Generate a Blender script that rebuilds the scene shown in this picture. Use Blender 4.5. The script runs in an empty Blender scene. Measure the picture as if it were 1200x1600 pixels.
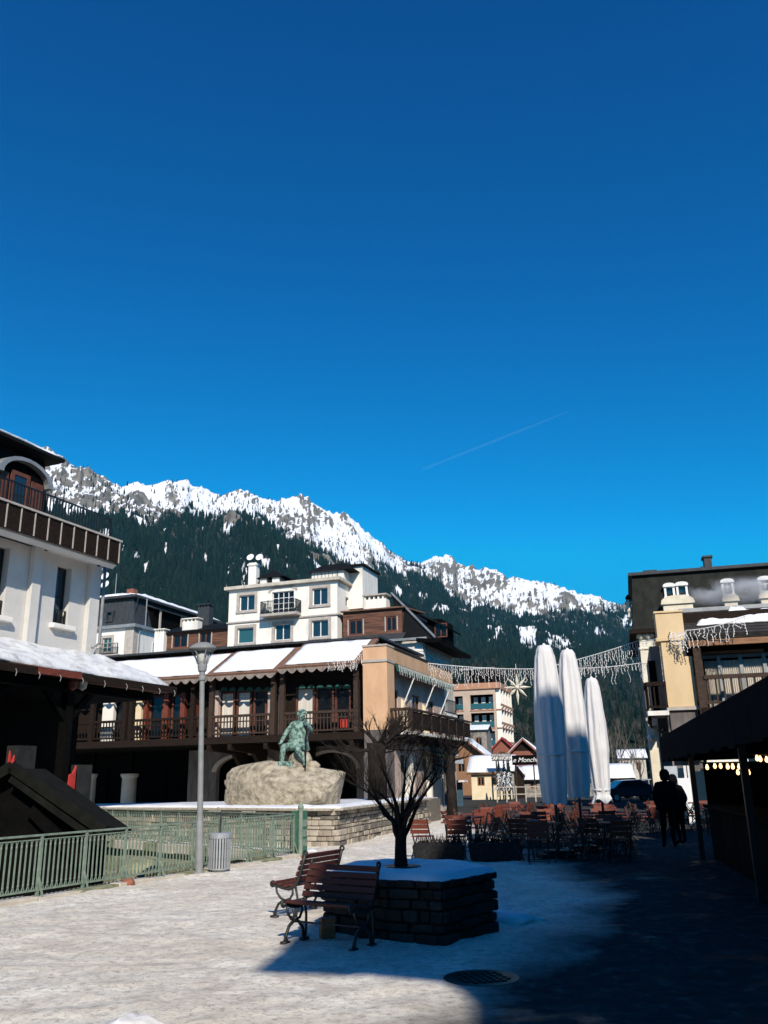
import bpy, bmesh, math, random
import numpy as np
from mathutils import Vector, Matrix, noise as mnoise

scene = bpy.context.scene
COL = scene.collection
PI = math.pi
R = math.radians

# ------------------------------------------------------------------ camera
F_PX = 1350.0                       # focal length in pixels of the 1200 x 1600 photograph
CAM_H = 1.65
PITCH = math.atan(420.0 / F_PX)
ROLL = R(-1.1)
cam_data = bpy.data.cameras.new('camera')
cam_data.sensor_width = 36.0
cam_data.lens = F_PX / 1600.0 * 36.0
cam_data.clip_start = 0.1
cam_data.clip_end = 40000.0
cam = bpy.data.objects.new('camera', cam_data)
COL.objects.link(cam)
CAM_M = Matrix.Rotation(PI / 2 + PITCH, 4, 'X') @ Matrix.Rotation(ROLL, 4, 'Z')
cam.matrix_world = Matrix.Translation((0, 0, CAM_H)) @ CAM_M
scene.camera = cam

# ------------------------------------------------------------------ sky, sun, exposure
SUN_EL = R(35.0)
SUN_AZ = R(-10.0)                    # shadows run away from the viewer, a little to the left
world = bpy.data.worlds.new('World')
scene.world = world
world.use_nodes = True
wt = world.node_tree
wt.nodes.clear()
sky = wt.nodes.new('ShaderNodeTexSky')
sky.sky_type = 'NISHITA'
sky.sun_disc = False
sky.sun_elevation = SUN_EL
sky.sun_rotation = PI + SUN_AZ
sky.altitude = 1500.0
sky.air_density = 1.0
sky.dust_density = 0.0
sky.ozone_density = 2.5
# one even colour grade of the whole sky: deep saturated winter blue
sep = wt.nodes.new('ShaderNodeSeparateColor')
comb = wt.nodes.new('ShaderNodeCombineColor')
wt.links.new(sky.outputs[0], sep.inputs[0])
for ch, (pw, gain, top) in enumerate(((1.0, 0.02, 0.25), (1.45, 0.74, 4.6), (1.12, 1.40, 9.6))):
    n1 = wt.nodes.new('ShaderNodeMath'); n1.operation = 'POWER'; n1.inputs[1].default_value = pw
    n2 = wt.nodes.new('ShaderNodeMath'); n2.operation = 'MULTIPLY'; n2.inputs[1].default_value = gain
    n3 = wt.nodes.new('ShaderNodeMath'); n3.operation = 'MINIMUM'; n3.inputs[1].default_value = top
    wt.links.new(sep.outputs[ch], n1.inputs[0])
    wt.links.new(n1.outputs[0], n2.inputs[0])
    wt.links.new(n2.outputs[0], n3.inputs[0])
    wt.links.new(n3.outputs[0], comb.inputs[ch])
bg = wt.nodes.new('ShaderNodeBackground')
bg.inputs['Strength'].default_value = 0.09
wo = wt.nodes.new('ShaderNodeOutputWorld')
wt.links.new(comb.outputs[0], bg.inputs['Color'])
wt.links.new(bg.outputs[0], wo.inputs['Surface'])

sun_data = bpy.data.lights.new('sun', 'SUN')
sun_data.energy = 5.0
sun_data.angle = R(0.5)
sun_data.color = (1.0, 0.92, 0.81)
sun = bpy.data.objects.new('sun', sun_data)
COL.objects.link(sun)
SUN_DIR = Vector((math.sin(SUN_AZ) * math.cos(SUN_EL), math.cos(SUN_AZ) * math.cos(SUN_EL), -math.sin(SUN_EL)))
sun.rotation_euler = SUN_DIR.to_track_quat('-Z', 'Y').to_euler()
sun.location = (-20, -60, 50)

vs = scene.view_settings
vs.view_transform = 'Standard'
vs.look = 'None'
vs.exposure = 0.0
vs.gamma = 1.0
vs.use_curve_mapping = False
scene.cycles.use_denoising = True
scene.cycles.use_adaptive_sampling = True
scene.cycles.max_bounces = 6
scene.cycles.diffuse_bounces = 3
scene.cycles.volume_bounces = 1
scene.cycles.transparent_max_bounces = 16
scene.cycles.caustics_reflective = False
scene.cycles.caustics_refractive = False

# ------------------------------------------------------------------ picture rays to places
CAM_P = Vector((0, 0, CAM_H))
CAM3 = CAM_M.to_3x3()


def ray(px, py):
    return CAM3 @ Vector(((px - 600) / F_PX, (800 - py) / F_PX, -1.0))


def at(px, py, Y):
    d = ray(px, py)
    return CAM_P + d * (Y / d.y)


def on_ground(px, py, z=0.0):
    d = ray(px, py)
    return CAM_P + d * ((z - CAM_H) / d.z)


class Frame:
    """local frame of a building: x along the facade to the right, y into the depth, z up"""

    def __init__(self, px, py, Y, ang):
        p = at(px, py, Y)
        self.loc = Vector((p.x, p.y, 0))
        self.ang = R(ang)
        self.M = Matrix.Translation(self.loc) @ Matrix.Rotation(self.ang, 4, 'Z')
        self.I = self.M.inverted()
        self.L = self.I @ CAM_P
        self.I3 = self.I.to_3x3()

    def f(self, px, py, y=0.0):
        d = self.I3 @ ray(px, py)
        p = self.L + d * ((y - self.L.y) / d.y)
        return p.x, p.z

    def s(self, px, py, x=0.0):
        d = self.I3 @ ray(px, py)
        p = self.L + d * ((x - self.L.x) / d.x)
        return p.y, p.z

    def rect(self, x0, y0, x1, y1, y=0.0):
        xm, ym = (x0 + x1) / 2, (y0 + y1) / 2
        return self.f(x0, ym, y)[0], self.f(x1, ym, y)[0], self.f(xm, y1, y)[1], self.f(xm, y0, y)[1]

    def srect(self, x0, y0, x1, y1, x=0.0):
        xm, ym = (x0 + x1) / 2, (y0 + y1) / 2
        return self.s(x0, ym, x)[0], self.s(x1, ym, x)[0], self.s(xm, y1, x)[1], self.s(xm, y0, x)[1]


# ------------------------------------------------------------------ materials
MATS = {}


def mat(name, col, rough=0.8, col2=None, scale=3.0, bump=0.0, bscale=None, metal=0.0, spec=0.3, detail=6.0,
        stretch=(1, 1, 1), lo=0.35, hi=0.65, emit=None, estr=0.0, trans=0.0, alpha=1.0, coat=0.0):
    if name in MATS:
        return MATS[name]
    m = bpy.data.materials.new(name)
    m.use_nodes = True
    nt = m.node_tree
    p = nt.nodes['Principled BSDF']
    p.inputs['Roughness'].default_value = rough
    p.inputs['Metallic'].default_value = metal
    p.inputs['Specular IOR Level'].default_value = spec
    p.inputs['Base Color'].default_value = (*col, 1)
    p.inputs['Transmission Weight'].default_value = trans
    p.inputs['Coat Weight'].default_value = coat
    if emit:
        p.inputs['Emission Color'].default_value = (*emit, 1)
        p.inputs['Emission Strength'].default_value = estr
    if col2 is not None or bump > 0:
        tc = nt.nodes.new('ShaderNodeTexCoord')
        mp = nt.nodes.new('ShaderNodeMapping')
        mp.inputs['Scale'].default_value = stretch
        nt.links.new(tc.outputs['Object'], mp.inputs['Vector'])
        n = nt.nodes.new('ShaderNodeTexNoise')
        n.inputs['Scale'].default_value = scale
        n.inputs['Detail'].default_value = detail
        n.inputs['Roughness'].default_value = 0.62
        nt.links.new(mp.outputs[0], n.inputs['Vector'])
        if col2 is not None:
            r = nt.nodes.new('ShaderNodeValToRGB')
            r.color_ramp.elements[0].position = lo
            r.color_ramp.elements[1].position = hi
            r.color_ramp.elements[0].color = (*col2, 1)
            r.color_ramp.elements[1].color = (*col, 1)
            nt.links.new(n.outputs['Fac'], r.inputs[0])
            nt.links.new(r.outputs[0], p.inputs['Base Color'])
        if bump > 0:
            b = nt.nodes.new('ShaderNodeBump')
            b.inputs['Strength'].default_value = 1.0
            b.inputs['Distance'].default_value = bump
            n2 = n
            if bscale:
                n2 = nt.nodes.new('ShaderNodeTexNoise')
                n2.inputs['Scale'].default_value = bscale
                n2.inputs['Detail'].default_value = 8
                nt.links.new(mp.outputs[0], n2.inputs['Vector'])
            nt.links.new(n2.outputs['Fac'], b.inputs['Height'])
            nt.links.new(b.outputs[0], p.inputs['Normal'])
    MATS[name] = m
    return m


mat('white_plaster', (0.84, 0.80, 0.72), 0.9, (0.60, 0.55, 0.47), 0.9, 0.006, 18, stretch=(1.6, 1.6, 0.35), lo=0.24, hi=0.47, detail=9)
mat('grey_plaster', (0.66, 0.63, 0.58), 0.9, (0.57, 0.55, 0.51), 1.2, 0.004, 20)
mat('cream_plaster', (0.80, 0.68, 0.47), 0.9, (0.66, 0.54, 0.36), 0.9, 0.005, 20, lo=0.3, hi=0.55)
mat('ochre_plaster', (0.72, 0.54, 0.32), 0.9, (0.57, 0.41, 0.23), 0.8, 0.005, 18, stretch=(1, 1, 0.5), lo=0.25, hi=0.6)
mat('peach_plaster', (0.67, 0.42, 0.25), 0.9, (0.53, 0.32, 0.18), 1.2, 0.005, 18, stretch=(1, 1, 0.4), lo=0.3, hi=0.6)
mat('pink_plaster', (0.60, 0.47, 0.39), 0.9, (0.42, 0.32, 0.27), 1.0, 0.004, 16)
mat('brown_plaster', (0.30, 0.25, 0.21), 0.9, (0.21, 0.17, 0.15), 1.0, 0.006, 18)
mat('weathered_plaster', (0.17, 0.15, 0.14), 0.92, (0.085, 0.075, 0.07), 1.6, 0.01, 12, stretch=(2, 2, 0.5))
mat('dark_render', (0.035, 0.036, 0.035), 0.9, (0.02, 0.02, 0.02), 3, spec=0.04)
mat('stone_trim', (0.50, 0.44, 0.38), 0.85, (0.38, 0.34, 0.30), 3.0, 0.006, 20)
mat('pale_stone', (0.62, 0.56, 0.47), 0.9, (0.45, 0.40, 0.33), 2.0, 0.01, 14)
mat('dark_wood', (0.030, 0.020, 0.015), 0.7, (0.014, 0.010, 0.008), 6, 0.004, 25, stretch=(1, 1, 6), spec=0.04)
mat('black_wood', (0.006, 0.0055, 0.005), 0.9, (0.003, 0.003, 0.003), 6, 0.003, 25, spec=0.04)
mat('brown_wood', (0.065, 0.038, 0.025), 0.75, (0.030, 0.018, 0.012), 5, 0.005, 20, stretch=(1, 1, 5))
mat('red_wood', (0.21, 0.052, 0.028), 0.65, (0.12, 0.030, 0.018), 6, 0.003, 24, stretch=(5, 1, 1))
mat('door_wood', (0.16, 0.060, 0.038), 0.7, (0.10, 0.036, 0.024), 5)
mat('warm_wood', (0.32, 0.17, 0.09), 0.75, (0.20, 0.10, 0.05), 4, stretch=(1, 1, 4))
mat('slate', (0.050, 0.055, 0.060), 0.6, (0.028, 0.032, 0.035), 7, 0.006, 22, stretch=(1, 1, 0.4))
mat('black_roof', (0.014, 0.015, 0.016), 0.65, (0.008, 0.008, 0.009), 9, 0.008, 14, spec=0.04)
mat('zinc', (0.35, 0.36, 0.36), 0.5, (0.24, 0.25, 0.25), 2, metal=0.3)
mat('white_paint', (0.80, 0.79, 0.76), 0.5, (0.70, 0.69, 0.66), 4)
mat('glass', (0.012, 0.030, 0.045), 0.06, spec=0.8)
mat('teal_glass', (0.03, 0.10, 0.11), 0.10, spec=0.7)
mat('dark_glass', (0.008, 0.010, 0.012), 0.12, spec=0.4)
mat('curtain', (0.78, 0.73, 0.64), 0.95, (0.52, 0.48, 0.42), 9, 0.02, 9, stretch=(3, 1, 0.05))
mat('black_iron', (0.010, 0.012, 0.013), 0.45, spec=0.5)
mat('iron_bench', (0.014, 0.016, 0.016), 0.5, (0.03, 0.03, 0.028), 20, spec=0.5)
mat('green_iron', (0.24, 0.30, 0.235), 0.5, (0.14, 0.19, 0.15), 8, 0.002, 40)
mat('green_sheet', (0.05, 0.16, 0.10), 0.55, (0.035, 0.11, 0.075), 3)
mat('grey_metal', (0.33, 0.34, 0.34), 0.45, (0.26, 0.27, 0.27), 5, metal=0.2)
mat('bin_metal', (0.42, 0.44, 0.46), 0.4, (0.33, 0.35, 0.37), 6, metal=0.3)
mat('lamp_grey', (0.27, 0.28, 0.28), 0.5, (0.21, 0.22, 0.22), 6)
mat('snow', (0.86, 0.87, 0.88), 0.7, (0.76, 0.77, 0.79), 2.0, 0.03, 5, spec=0.25)
mat('old_snow', (0.72, 0.72, 0.72), 0.75, (0.42, 0.41, 0.40), 2.2, 0.03, 7, lo=0.30, hi=0.52)
mat('bronze', (0.25, 0.39, 0.33), 0.65, (0.050, 0.092, 0.078), 8, 0.02, 14, metal=0.0, lo=0.42, hi=0.58)
mat('bark', (0.034, 0.028, 0.024), 0.9, (0.016, 0.013, 0.012), 12, 0.01, 20, stretch=(1, 1, 0.3), spec=0.04)
mat('fabric_white', (0.74, 0.73, 0.72), 0.85, (0.62, 0.61, 0.61), 4, 0.015, 6, stretch=(4, 4, 0.35))
mat('green_cloth', (0.020, 0.095, 0.070), 0.85)
mat('icicle', (0.86, 0.84, 0.80), 0.35, spec=0.5)
mat('star_gold', (0.74, 0.68, 0.54), 0.4)
mat('cloth_black', (0.004, 0.004, 0.005), 1.0, (0.007, 0.007, 0.008), 8, spec=0.04)
mat('cloth_dark', (0.007, 0.007, 0.009), 0.9, spec=0.04)
mat('skin', (0.35, 0.20, 0.14), 0.6)
mat('red_cloth', (0.55, 0.045, 0.035), 0.8, (0.35, 0.03, 0.025), 4)
mat('blue_cloth', (0.02, 0.07, 0.16), 0.8)
mat('bulb', (1.0, 0.75, 0.45), 0.4, emit=(1.0, 0.62, 0.28), estr=3.0)
mat('plant_green', (0.04, 0.075, 0.03), 0.7, (0.022, 0.045, 0.020), 9)
mat('flower_red', (0.45, 0.05, 0.03), 0.7)
mat('asphalt', (0.05, 0.05, 0.052), 0.6, (0.03, 0.03, 0.032), 8, 0.004, 60)
mat('tile_brown', (0.24, 0.13, 0.085), 0.85, (0.14, 0.075, 0.05), 6)
mat('brick_red', (0.30, 0.11, 0.07), 0.85, (0.2, 0.08, 0.055), 6)
mat('conc', (0.46, 0.42, 0.36), 0.9, (0.34, 0.31, 0.27), 1.5, 0.004, 15)
mat('apartment_wall', (0.54, 0.41, 0.31), 0.9, (0.44, 0.33, 0.25), 0.5)
mat('white_enamel', (0.82, 0.82, 0.80), 0.4)
mat('car_paint', (0.012, 0.020, 0.035), 0.25, spec=0.6, coat=0.6)
mat('tyre', (0.012, 0.012, 0.012), 0.8)
mat('water', (0.010, 0.022, 0.020), 0.08, bump=0.02, scale=3, spec=0.5)
mat('mossy_stone', (0.33, 0.33, 0.20), 0.9, (0.13, 0.14, 0.09), 3.5, 0.03, 8)
mat('wet_black', (0.012, 0.013, 0.014), 0.35, (0.03, 0.03, 0.03), 18, spec=0.04)

mat('pale_blue', (0.55, 0.58, 0.60), 0.85, (0.36, 0.41, 0.44), 1.6)
mat('blue_door', (0.05, 0.11, 0.15), 0.6, (0.03, 0.06, 0.09), 5)
mat('tan_slab', (0.52, 0.27, 0.16), 0.85, (0.40, 0.2, 0.12), 1.5)
mat('rubble', (0.36, 0.33, 0.28), 0.95, (0.17, 0.15, 0.13), 3.2, 0.05, 5)
mat('fir_needles', (0.018, 0.030, 0.022), 0.9, (0.010, 0.018, 0.013), 6)
mat('red_roof', (0.34, 0.04, 0.03), 0.7, (0.22, 0.03, 0.025), 5)
mat('pale_cream', (0.80, 0.72, 0.55), 0.85, (0.66, 0.58, 0.43), 3, 0.004, 20)
mat('mansard_slate', (0.026, 0.027, 0.022), 0.75, (0.013, 0.014, 0.012), 3, 0.01, 10, stretch=(1, 1, 0.4), spec=0.1)
mat('shingle', (0.055, 0.048, 0.045), 0.85, (0.025, 0.022, 0.021), 7, 0.02, 10)
mat('hut_wood', (0.014, 0.014, 0.012), 0.9, (0.008, 0.008, 0.007), 5, spec=0.05)
mat('granite', (0.46, 0.40, 0.30), 0.95, (0.17, 0.145, 0.105), 4.5, 0.06, 8, lo=0.32, hi=0.60, detail=10)
mat('bench_wood', (0.10, 0.028, 0.020), 0.6, (0.055, 0.018, 0.014), 7, 0.004, 24, stretch=(0.4, 3, 3))
mat('mortar', (0.20, 0.18, 0.15), 0.95, (0.12, 0.11, 0.09), 8, 0.01, 20)
mat('wall_stone', (0.36, 0.31, 0.24), 0.92, (0.22, 0.19, 0.15), 7, 0.012, 18)
mat('wall_stone_pale', (0.50, 0.44, 0.35), 0.92, (0.34, 0.30, 0.24), 6, 0.012, 18)
mat('wall_stone_dark', (0.20, 0.18, 0.15), 0.92, (0.11, 0.10, 0.085), 7, 0.012, 18)
mat('lamp_glass', (0.5, 0.5, 0.48), 0.25, spec=0.6)
mat('planter_stone', (0.035, 0.032, 0.028), 0.95, (0.016, 0.015, 0.013), 7, 0.02, 14)  # both planter stones coloured near-black to deepen the planter's shade
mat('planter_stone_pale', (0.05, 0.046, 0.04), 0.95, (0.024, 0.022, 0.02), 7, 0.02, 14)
mat('tile_end', (0.30, 0.25, 0.21), 0.85, (0.18, 0.14, 0.12), 5)
mat('hook_metal', (0.30, 0.30, 0.30), 0.5)
mat('grey_bark', (0.15, 0.125, 0.10), 0.9)

# ------------------------------------------------------------------ mesh helpers


class MB:
    def __init__(self):
        self.v = []
        self.f = []

    def add(self, vs_, fs_):
        n = len(self.v)
        self.v.extend([tuple(p) for p in vs_])
        self.f.extend([tuple(i + n for i in f) for f in fs_])
        return self

    def box(self, x0, x1, y0, y1, z0, z1):
        if x0 > x1: x0, x1 = x1, x0
        if y0 > y1: y0, y1 = y1, y0
        if z0 > z1: z0, z1 = z1, z0
        return self.add([(x0, y0, z0), (x1, y0, z0), (x1, y1, z0), (x0, y1, z0),
                         (x0, y0, z1), (x1, y0, z1), (x1, y1, z1), (x0, y1, z1)],
                        [(0, 3, 2, 1), (4, 5, 6, 7), (0, 1, 5, 4), (1, 2, 6, 5), (2, 3, 7, 6), (3, 0, 4, 7)])

    def beam(self, p, q, w, h=None, up=(0, 0, 1)):
        h = w if h is None else h
        p, q = Vector(p), Vector(q)
        d = (q - p).normalized()
        u = Vector(up)
        if abs(d.dot(u)) > 0.98:
            u = Vector((0, 1, 0))
        s = d.cross(u).normalized()
        t = s.cross(d)
        a, b = s * (w / 2), t * (h / 2)
        vs_ = [p - a - b, p + a - b, p + a + b, p - a + b, q - a - b, q + a - b, q + a + b, q - a + b]
        return self.add(vs_, [(0, 1, 2, 3), (7, 6, 5, 4), (1, 0, 4, 5), (2, 1, 5, 6), (3, 2, 6, 7), (0, 3, 7, 4)])

    def tube(self, pts, rad, n=8, caps=True):
        pts = [Vector(p) for p in pts]
        if not isinstance(rad, (list, tuple)):
            rad = [rad] * len(pts)
        base = len(self.v)
        prev = None
        for i, p in enumerate(pts):
            d = (pts[min(i + 1, len(pts) - 1)] - pts[max(i - 1, 0)])
            if d.length < 1e-9: d = Vector((0, 0, 1))
            d.normalize()
            if prev is None:
                u = Vector((0, 0, 1)) if abs(d.z) < 0.9 else Vector((1, 0, 0))
                prev = (u - d * u.dot(d)).normalized()
            else:
                prev = prev - d * prev.dot(d)
                prev = prev.normalized() if prev.length > 1e-6 else Vector((1, 0, 0))
            w = d.cross(prev)
            for k in range(n):
                a = 2 * PI * k / n
                self.v.append(tuple(p + (prev * math.cos(a) + w * math.sin(a)) * rad[i]))
        for i in range(len(pts) - 1):
            for k in range(n):
                a = base + i * n + k
                b = base + i * n + (k + 1) % n
                self.f.append((a, b, b + n, a + n))
        if caps:
            self.f.append(tuple(base + k for k in reversed(range(n))))
            self.f.append(tuple(base + (len(pts) - 1) * n + k for k in range(n)))
        return self

    def lathe(self, prof, n=16, c=(0, 0, 0), caps=True):
        base = len(self.v)
        for r, z in prof:
            for k in range(n):
                a = 2 * PI * k / n
                self.v.append((c[0] + r * math.cos(a), c[1] + r * math.sin(a), c[2] + z))
        for i in range(len(prof) - 1):
            for k in range(n):
                a = base + i * n + k
                b = base + i * n + (k + 1) % n
                self.f.append((a, b, b + n, a + n))
        if caps:
            self.f.append(tuple(base + k for k in reversed(range(n))))
            self.f.append(tuple(base + (len(prof) - 1) * n + k for k in range(n)))
        return self

    def prism(self, poly, y0, y1, axis='y'):
        """poly in (x,z) pushed along y; axis 'x': poly in (y,z) along x; axis 'z': poly in (x,y) along z"""
        n = len(poly)
        def mk(a, b, c):
            return (a, c, b) if axis == 'y' else ((c, a, b) if axis == 'x' else (a, b, c))
        vs_ = [mk(a, b, y0) for a, b in poly] + [mk(a, b, y1) for a, b in poly]
        fs_ = [tuple(range(n)), tuple(reversed(range(n, 2 * n)))]
        fs_ += [(i, i + n, (i + 1) % n + n, (i + 1) % n) for i in range(n)]
        return self.add(vs_, fs_)

    def loft(self, rings, close=True, caps=False):
        n = len(rings[0])
        base = len(self.v)
        for r in rings:
            self.v.extend([tuple(p) for p in r])
        for j in range(len(rings) - 1):
            for k in range(n if close else n - 1):
                a, b = base + j * n + k, base + j * n + (k + 1) % n
                self.f.append((a, b, b + n, a + n))
        if caps:
            self.f.append(tuple(base + k for k in range(n)))
            self.f.append(tuple(base + (len(rings) - 1) * n + k for k in reversed(range(n))))
        return self

    def quadslab(self, a, b, c, d, th):
        """a slab whose top is a,b,c,d (counter-clockwise from above)"""
        a, b, c, d = map(Vector, (a, b, c, d))
        n = (b - a).cross(d - a).normalized() * th
        return self.add([a, b, c, d, a - n, b - n, c - n, d - n],
                        [(0, 1, 2, 3), (7, 6, 5, 4), (0, 4, 5, 1), (1, 5, 6, 2), (2, 6, 7, 3), (3, 7, 4, 0)])

    def build(self, name, m, parent=None, smooth=False, bevel=0.0, loc=None, rot=None, seg=2):
        me = bpy.data.meshes.new(name)
        me.from_pydata(self.v, [], self.f)
        me.update()
        return link(name, me, m, parent, smooth, bevel, loc, rot, seg)


def link(name, me, m, parent=None, smooth=False, bevel=0.0, loc=None, rot=None, seg=2):
    if m is not None and len(me.materials) == 0:
        me.materials.append(MATS[m] if isinstance(m, str) else m)
    if smooth:
        me.polygons.foreach_set('use_smooth', [True] * len(me.polygons))
    o = bpy.data.objects.new(name, me)
    COL.objects.link(o)
    if parent is not None: o.parent = parent
    if loc is not None: o.location = loc
    if rot is not None: o.rotation_euler = rot if not isinstance(rot, (int, float)) else (0, 0, rot)
    if bevel > 0:
        b = o.modifiers.new('bevel', 'BEVEL')
        b.width = bevel
        b.segments = seg
        b.limit_method = 'ANGLE'
    return o


def put(name, me, parent=None, loc=(0, 0, 0), rot=(0, 0, 0), scale=None):
    """another object that shares mesh data"""
    o = bpy.data.objects.new(name, me)
    COL.objects.link(o)
    if parent is not None: o.parent = parent
    o.location = loc
    o.rotation_euler = rot
    if scale is not None: o.scale = scale
    return o


def thing(name, label, cat, loc=(0, 0, 0), rotz=0.0, group=None):
    o = bpy.data.objects.new(name, None)
    COL.objects.link(o)
    o.location = loc
    o.rotation_euler = (0, 0, rotz)
    return tag(o, label, cat, group)


def tag(o, label=None, cat=None, group=None, kind=None):
    if label: o['label'] = label
    if cat: o['category'] = cat
    if group: o['group'] = group
    if kind: o['kind'] = kind
    return o


def copy_tree(root, loc, rotz, label, group=None, scale=None):
    def cp(o, parent):
        c = o.copy()
        COL.objects.link(c)
        c.parent = parent
        for ch in o.children:
            cp(ch, c)
        return c
    r = cp(root, None)
    r.location = loc
    r.rotation_euler = (0, 0, rotz)
    if scale: r.scale = (scale,) * 3
    r['label'] = label
    if group: r['group'] = group
    return r


def cells(mb, x0, x1, z0, z1, holes, y0, y1, conv=None):
    """a wall slab with rectangular holes [(xa,xb,za,zb)...]"""
    xs = sorted({x0, x1, *[min(max(h[i], x0), x1) for h in holes for i in (0, 1)]})
    for a, b in zip(xs, xs[1:]):
        if b - a < 1e-5: continue
        c = (a + b) / 2
        hs_ = sorted([(h[2], h[3]) for h in holes if h[0] < c < h[1]])
        z = z0
        for ha, hb in hs_ + [(z1, z1)]:
            if ha - z > 1e-5:
                if conv == 'x': mb.box(y0, y1, a, b, z, ha)
                else: mb.box(a, b, y0, y1, z, ha)
            z = max(z, hb)
    return mb


def fbm1(x, y, z=0.0, o=4):
    return mnoise.fractal(Vector((x, y, z)), 0.9, 2.1, o)


def snow_slab(a, b, c, d, th, nx, ny, seed=0.0, amp=0.35, bottom=-0.02):
    """lumpy closed snow blanket on quad a (eave left), b (eave right), c (top right), d (top left)"""
    a, b, c, d = map(Vector, (a, b, c, d))
    nrm = (b - a).cross(d - a).normalized()
    mb = MB()
    vs_, fs_ = [], []
    for j in range(ny + 1):
        for i in range(nx + 1):
            u, v = i / nx, j / ny
            p = (a * (1 - u) + b * u) * (1 - v) + (d * (1 - u) + c * u) * v
            e = min(u, 1 - u) * nx
            g = min(v, 1 - v) * ny
            k = min(1.0, 0.15 + 0.6 * min(e, 1.5) / 1.5) * min(1.0, 0.25 + 0.75 * min(g, 1.5) / 1.5)
            h = th * k * (1 + amp * fbm1(p.x * 1.1 + seed, p.y * 1.1, p.z))
            # ragged lower edge
            if j == 0:
                p = p + (a - d).normalized() * (0.12 * th + th * 0.6 * fbm1(u * 9 + seed, 3.1))
            vs_.append(p + nrm * max(h, 0.015))
    n = (nx + 1) * (ny + 1)
    for j in range(ny):
        for i in range(nx):
            k = j * (nx + 1) + i
            fs_.append((k, k + 1, k + nx + 2, k + nx + 1))
    bvs = []
    for j in range(ny + 1):
        for i in range(nx + 1):
            u, v = i / nx, j / ny
            p = (a * (1 - u) + b * u) * (1 - v) + (d * (1 - u) + c * u) * v
            bvs.append(p + nrm * bottom)
    ring = [i for i in range(nx + 1)] + [(j + 1) * (nx + 1) - 1 for j in range(1, ny + 1)] \
        + [ny * (nx + 1) + i for i in range(nx - 1, -1, -1)] + [j * (nx + 1) for j in range(ny - 1, 0, -1)]
    for i in range(len(ring)):
        p, q = ring[i], ring[(i + 1) % len(ring)]
        fs_.append((p, p + n, q + n, q))
    mb.add(vs_ + bvs, fs_)
    return mb


def window(parent, x0, x1, z0, z1, y, nx=2, nz=1, fm='white_paint', gm='glass', fw=0.06, dep=0.08, name='window',
           side=None, curtain=False):
    """casement set into an opening: y is the outer face of the frame, looking along +y; side='x': on a wall of constant x"""
    w = MB()
    def bx(mb, a, b, c, d, e, f):
        if side == 'x': mb.box(c, d, a, b, e, f)
        elif side == '-x': mb.box(c, d, a, b, e, f)
        else: mb.box(a, b, c, d, e, f)
    sg = -1 if side == 'x' else 1
    y1 = y + sg * dep
    bx(w, x0, x1, y, y1, z0, z0 + fw)
    bx(w, x0, x1, y, y1, z1 - fw, z1)
    bx(w, x0, x0 + fw, y, y1, z0 + fw, z1 - fw)
    bx(w, x1 - fw, x1, y, y1, z0 + fw, z1 - fw)
    xs = [x0 + fw + (x1 - x0 - 2 * fw) * i / nx for i in range(nx + 1)]
    zs = [z0 + fw + (z1 - z0 - 2 * fw) * i / nz for i in range(nz + 1)]
    for a in xs[1:-1]:
        bx(w, a - fw / 2, a + fw / 2, y + sg * 0.005, y1 - sg * 0.005, z0 + fw, z1 - fw)
    for a in zs[1:-1]:
        bx(w, x0 + fw, x1 - fw, y + sg * 0.012, y1 - sg * 0.012, a - fw / 3, a + fw / 3)
    o = w.build(name, fm, parent)
    for i in range(nx):
        g = MB()
        bx(g, xs[i] - 0.01, xs[i + 1] + 0.01, y + sg * (dep * 0.5), y + sg * (dep * 0.5 + 0.012), z0 + fw * 0.6, z1 - fw * 0.6)
        g.build('pane', gm, o)
    if curtain:
        g = MB()
        bx(g, x0 + fw, x1 - fw, y + sg * (dep + 0.05), y + sg * (dep + 0.07), z0 + fw, z1 - fw)
        g.build('curtain', 'curtain', o)
    return o


def stone_surround(parent, x0, x1, z0, z1, y, w=0.18, pro=0.05, m='stone_trim', sill=True):
    mb = MB()
    mb.box(x0 - w, x0, y - pro, y + 0.05, z0, z1)
    mb.box(x1, x1 + w, y - pro, y + 0.05, z0, z1)
    mb.box(x0 - w, x1 + w, y - pro, y + 0.05, z1, z1 + w)
    mb.box(x0 - w - 0.02, x1 + w + 0.02, y - pro - (0.05 if sill else 0), y + 0.05, z0 - w * 0.8, z0)
    return mb.build('surround', m, parent)


def rail(parent, p, q, h=1.0, pitch=0.14, bw=0.05, m='brown_wood', top=(0.10, 0.09), bot=0.12, mid=False, name='railing'):
    """balustrade between two local points: top rail, bottom rail and one object per baluster"""
    p, q = Vector(p), Vector(q)
    d = q - p
    L = d.length
    d.normalize()
    mb = MB()
    mb.beam(p + Vector((0, 0, h)), q + Vector((0, 0, h)), top[0], top[1])
    mb.beam(p + Vector((0, 0, bot)), q + Vector((0, 0, bot)), 0.07, 0.08)
    if mid:
        mb.beam(p + Vector((0, 0, h * 0.72)), q + Vector((0, 0, h * 0.72)), 0.06, 0.06)
    e = min(0.03, L * 0.1)
    for k in (e, L - e):                         # end uprights tie the rails together
        mb.beam(p + d * k + Vector((0, 0, bot - 0.02)), p + d * k + Vector((0, 0, h)), 0.05, 0.05)
    o = mb.build(name, m, parent)
    n = max(1, int(L / pitch))
    me = None
    ang = math.atan2(d.y, d.x)
    for i in range(n):
        c = p + d * (L * (i + 0.5) / n)
        if me is None:
            b = MB()
            b.box(-bw / 2, bw / 2, -0.02, 0.02, bot, h - top[1] / 2 + 0.01)
            me = b.build('baluster', m, o, loc=c, rot=ang).data
        else:
            put('baluster', me, o, c, (0, 0, ang))
    return o


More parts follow.
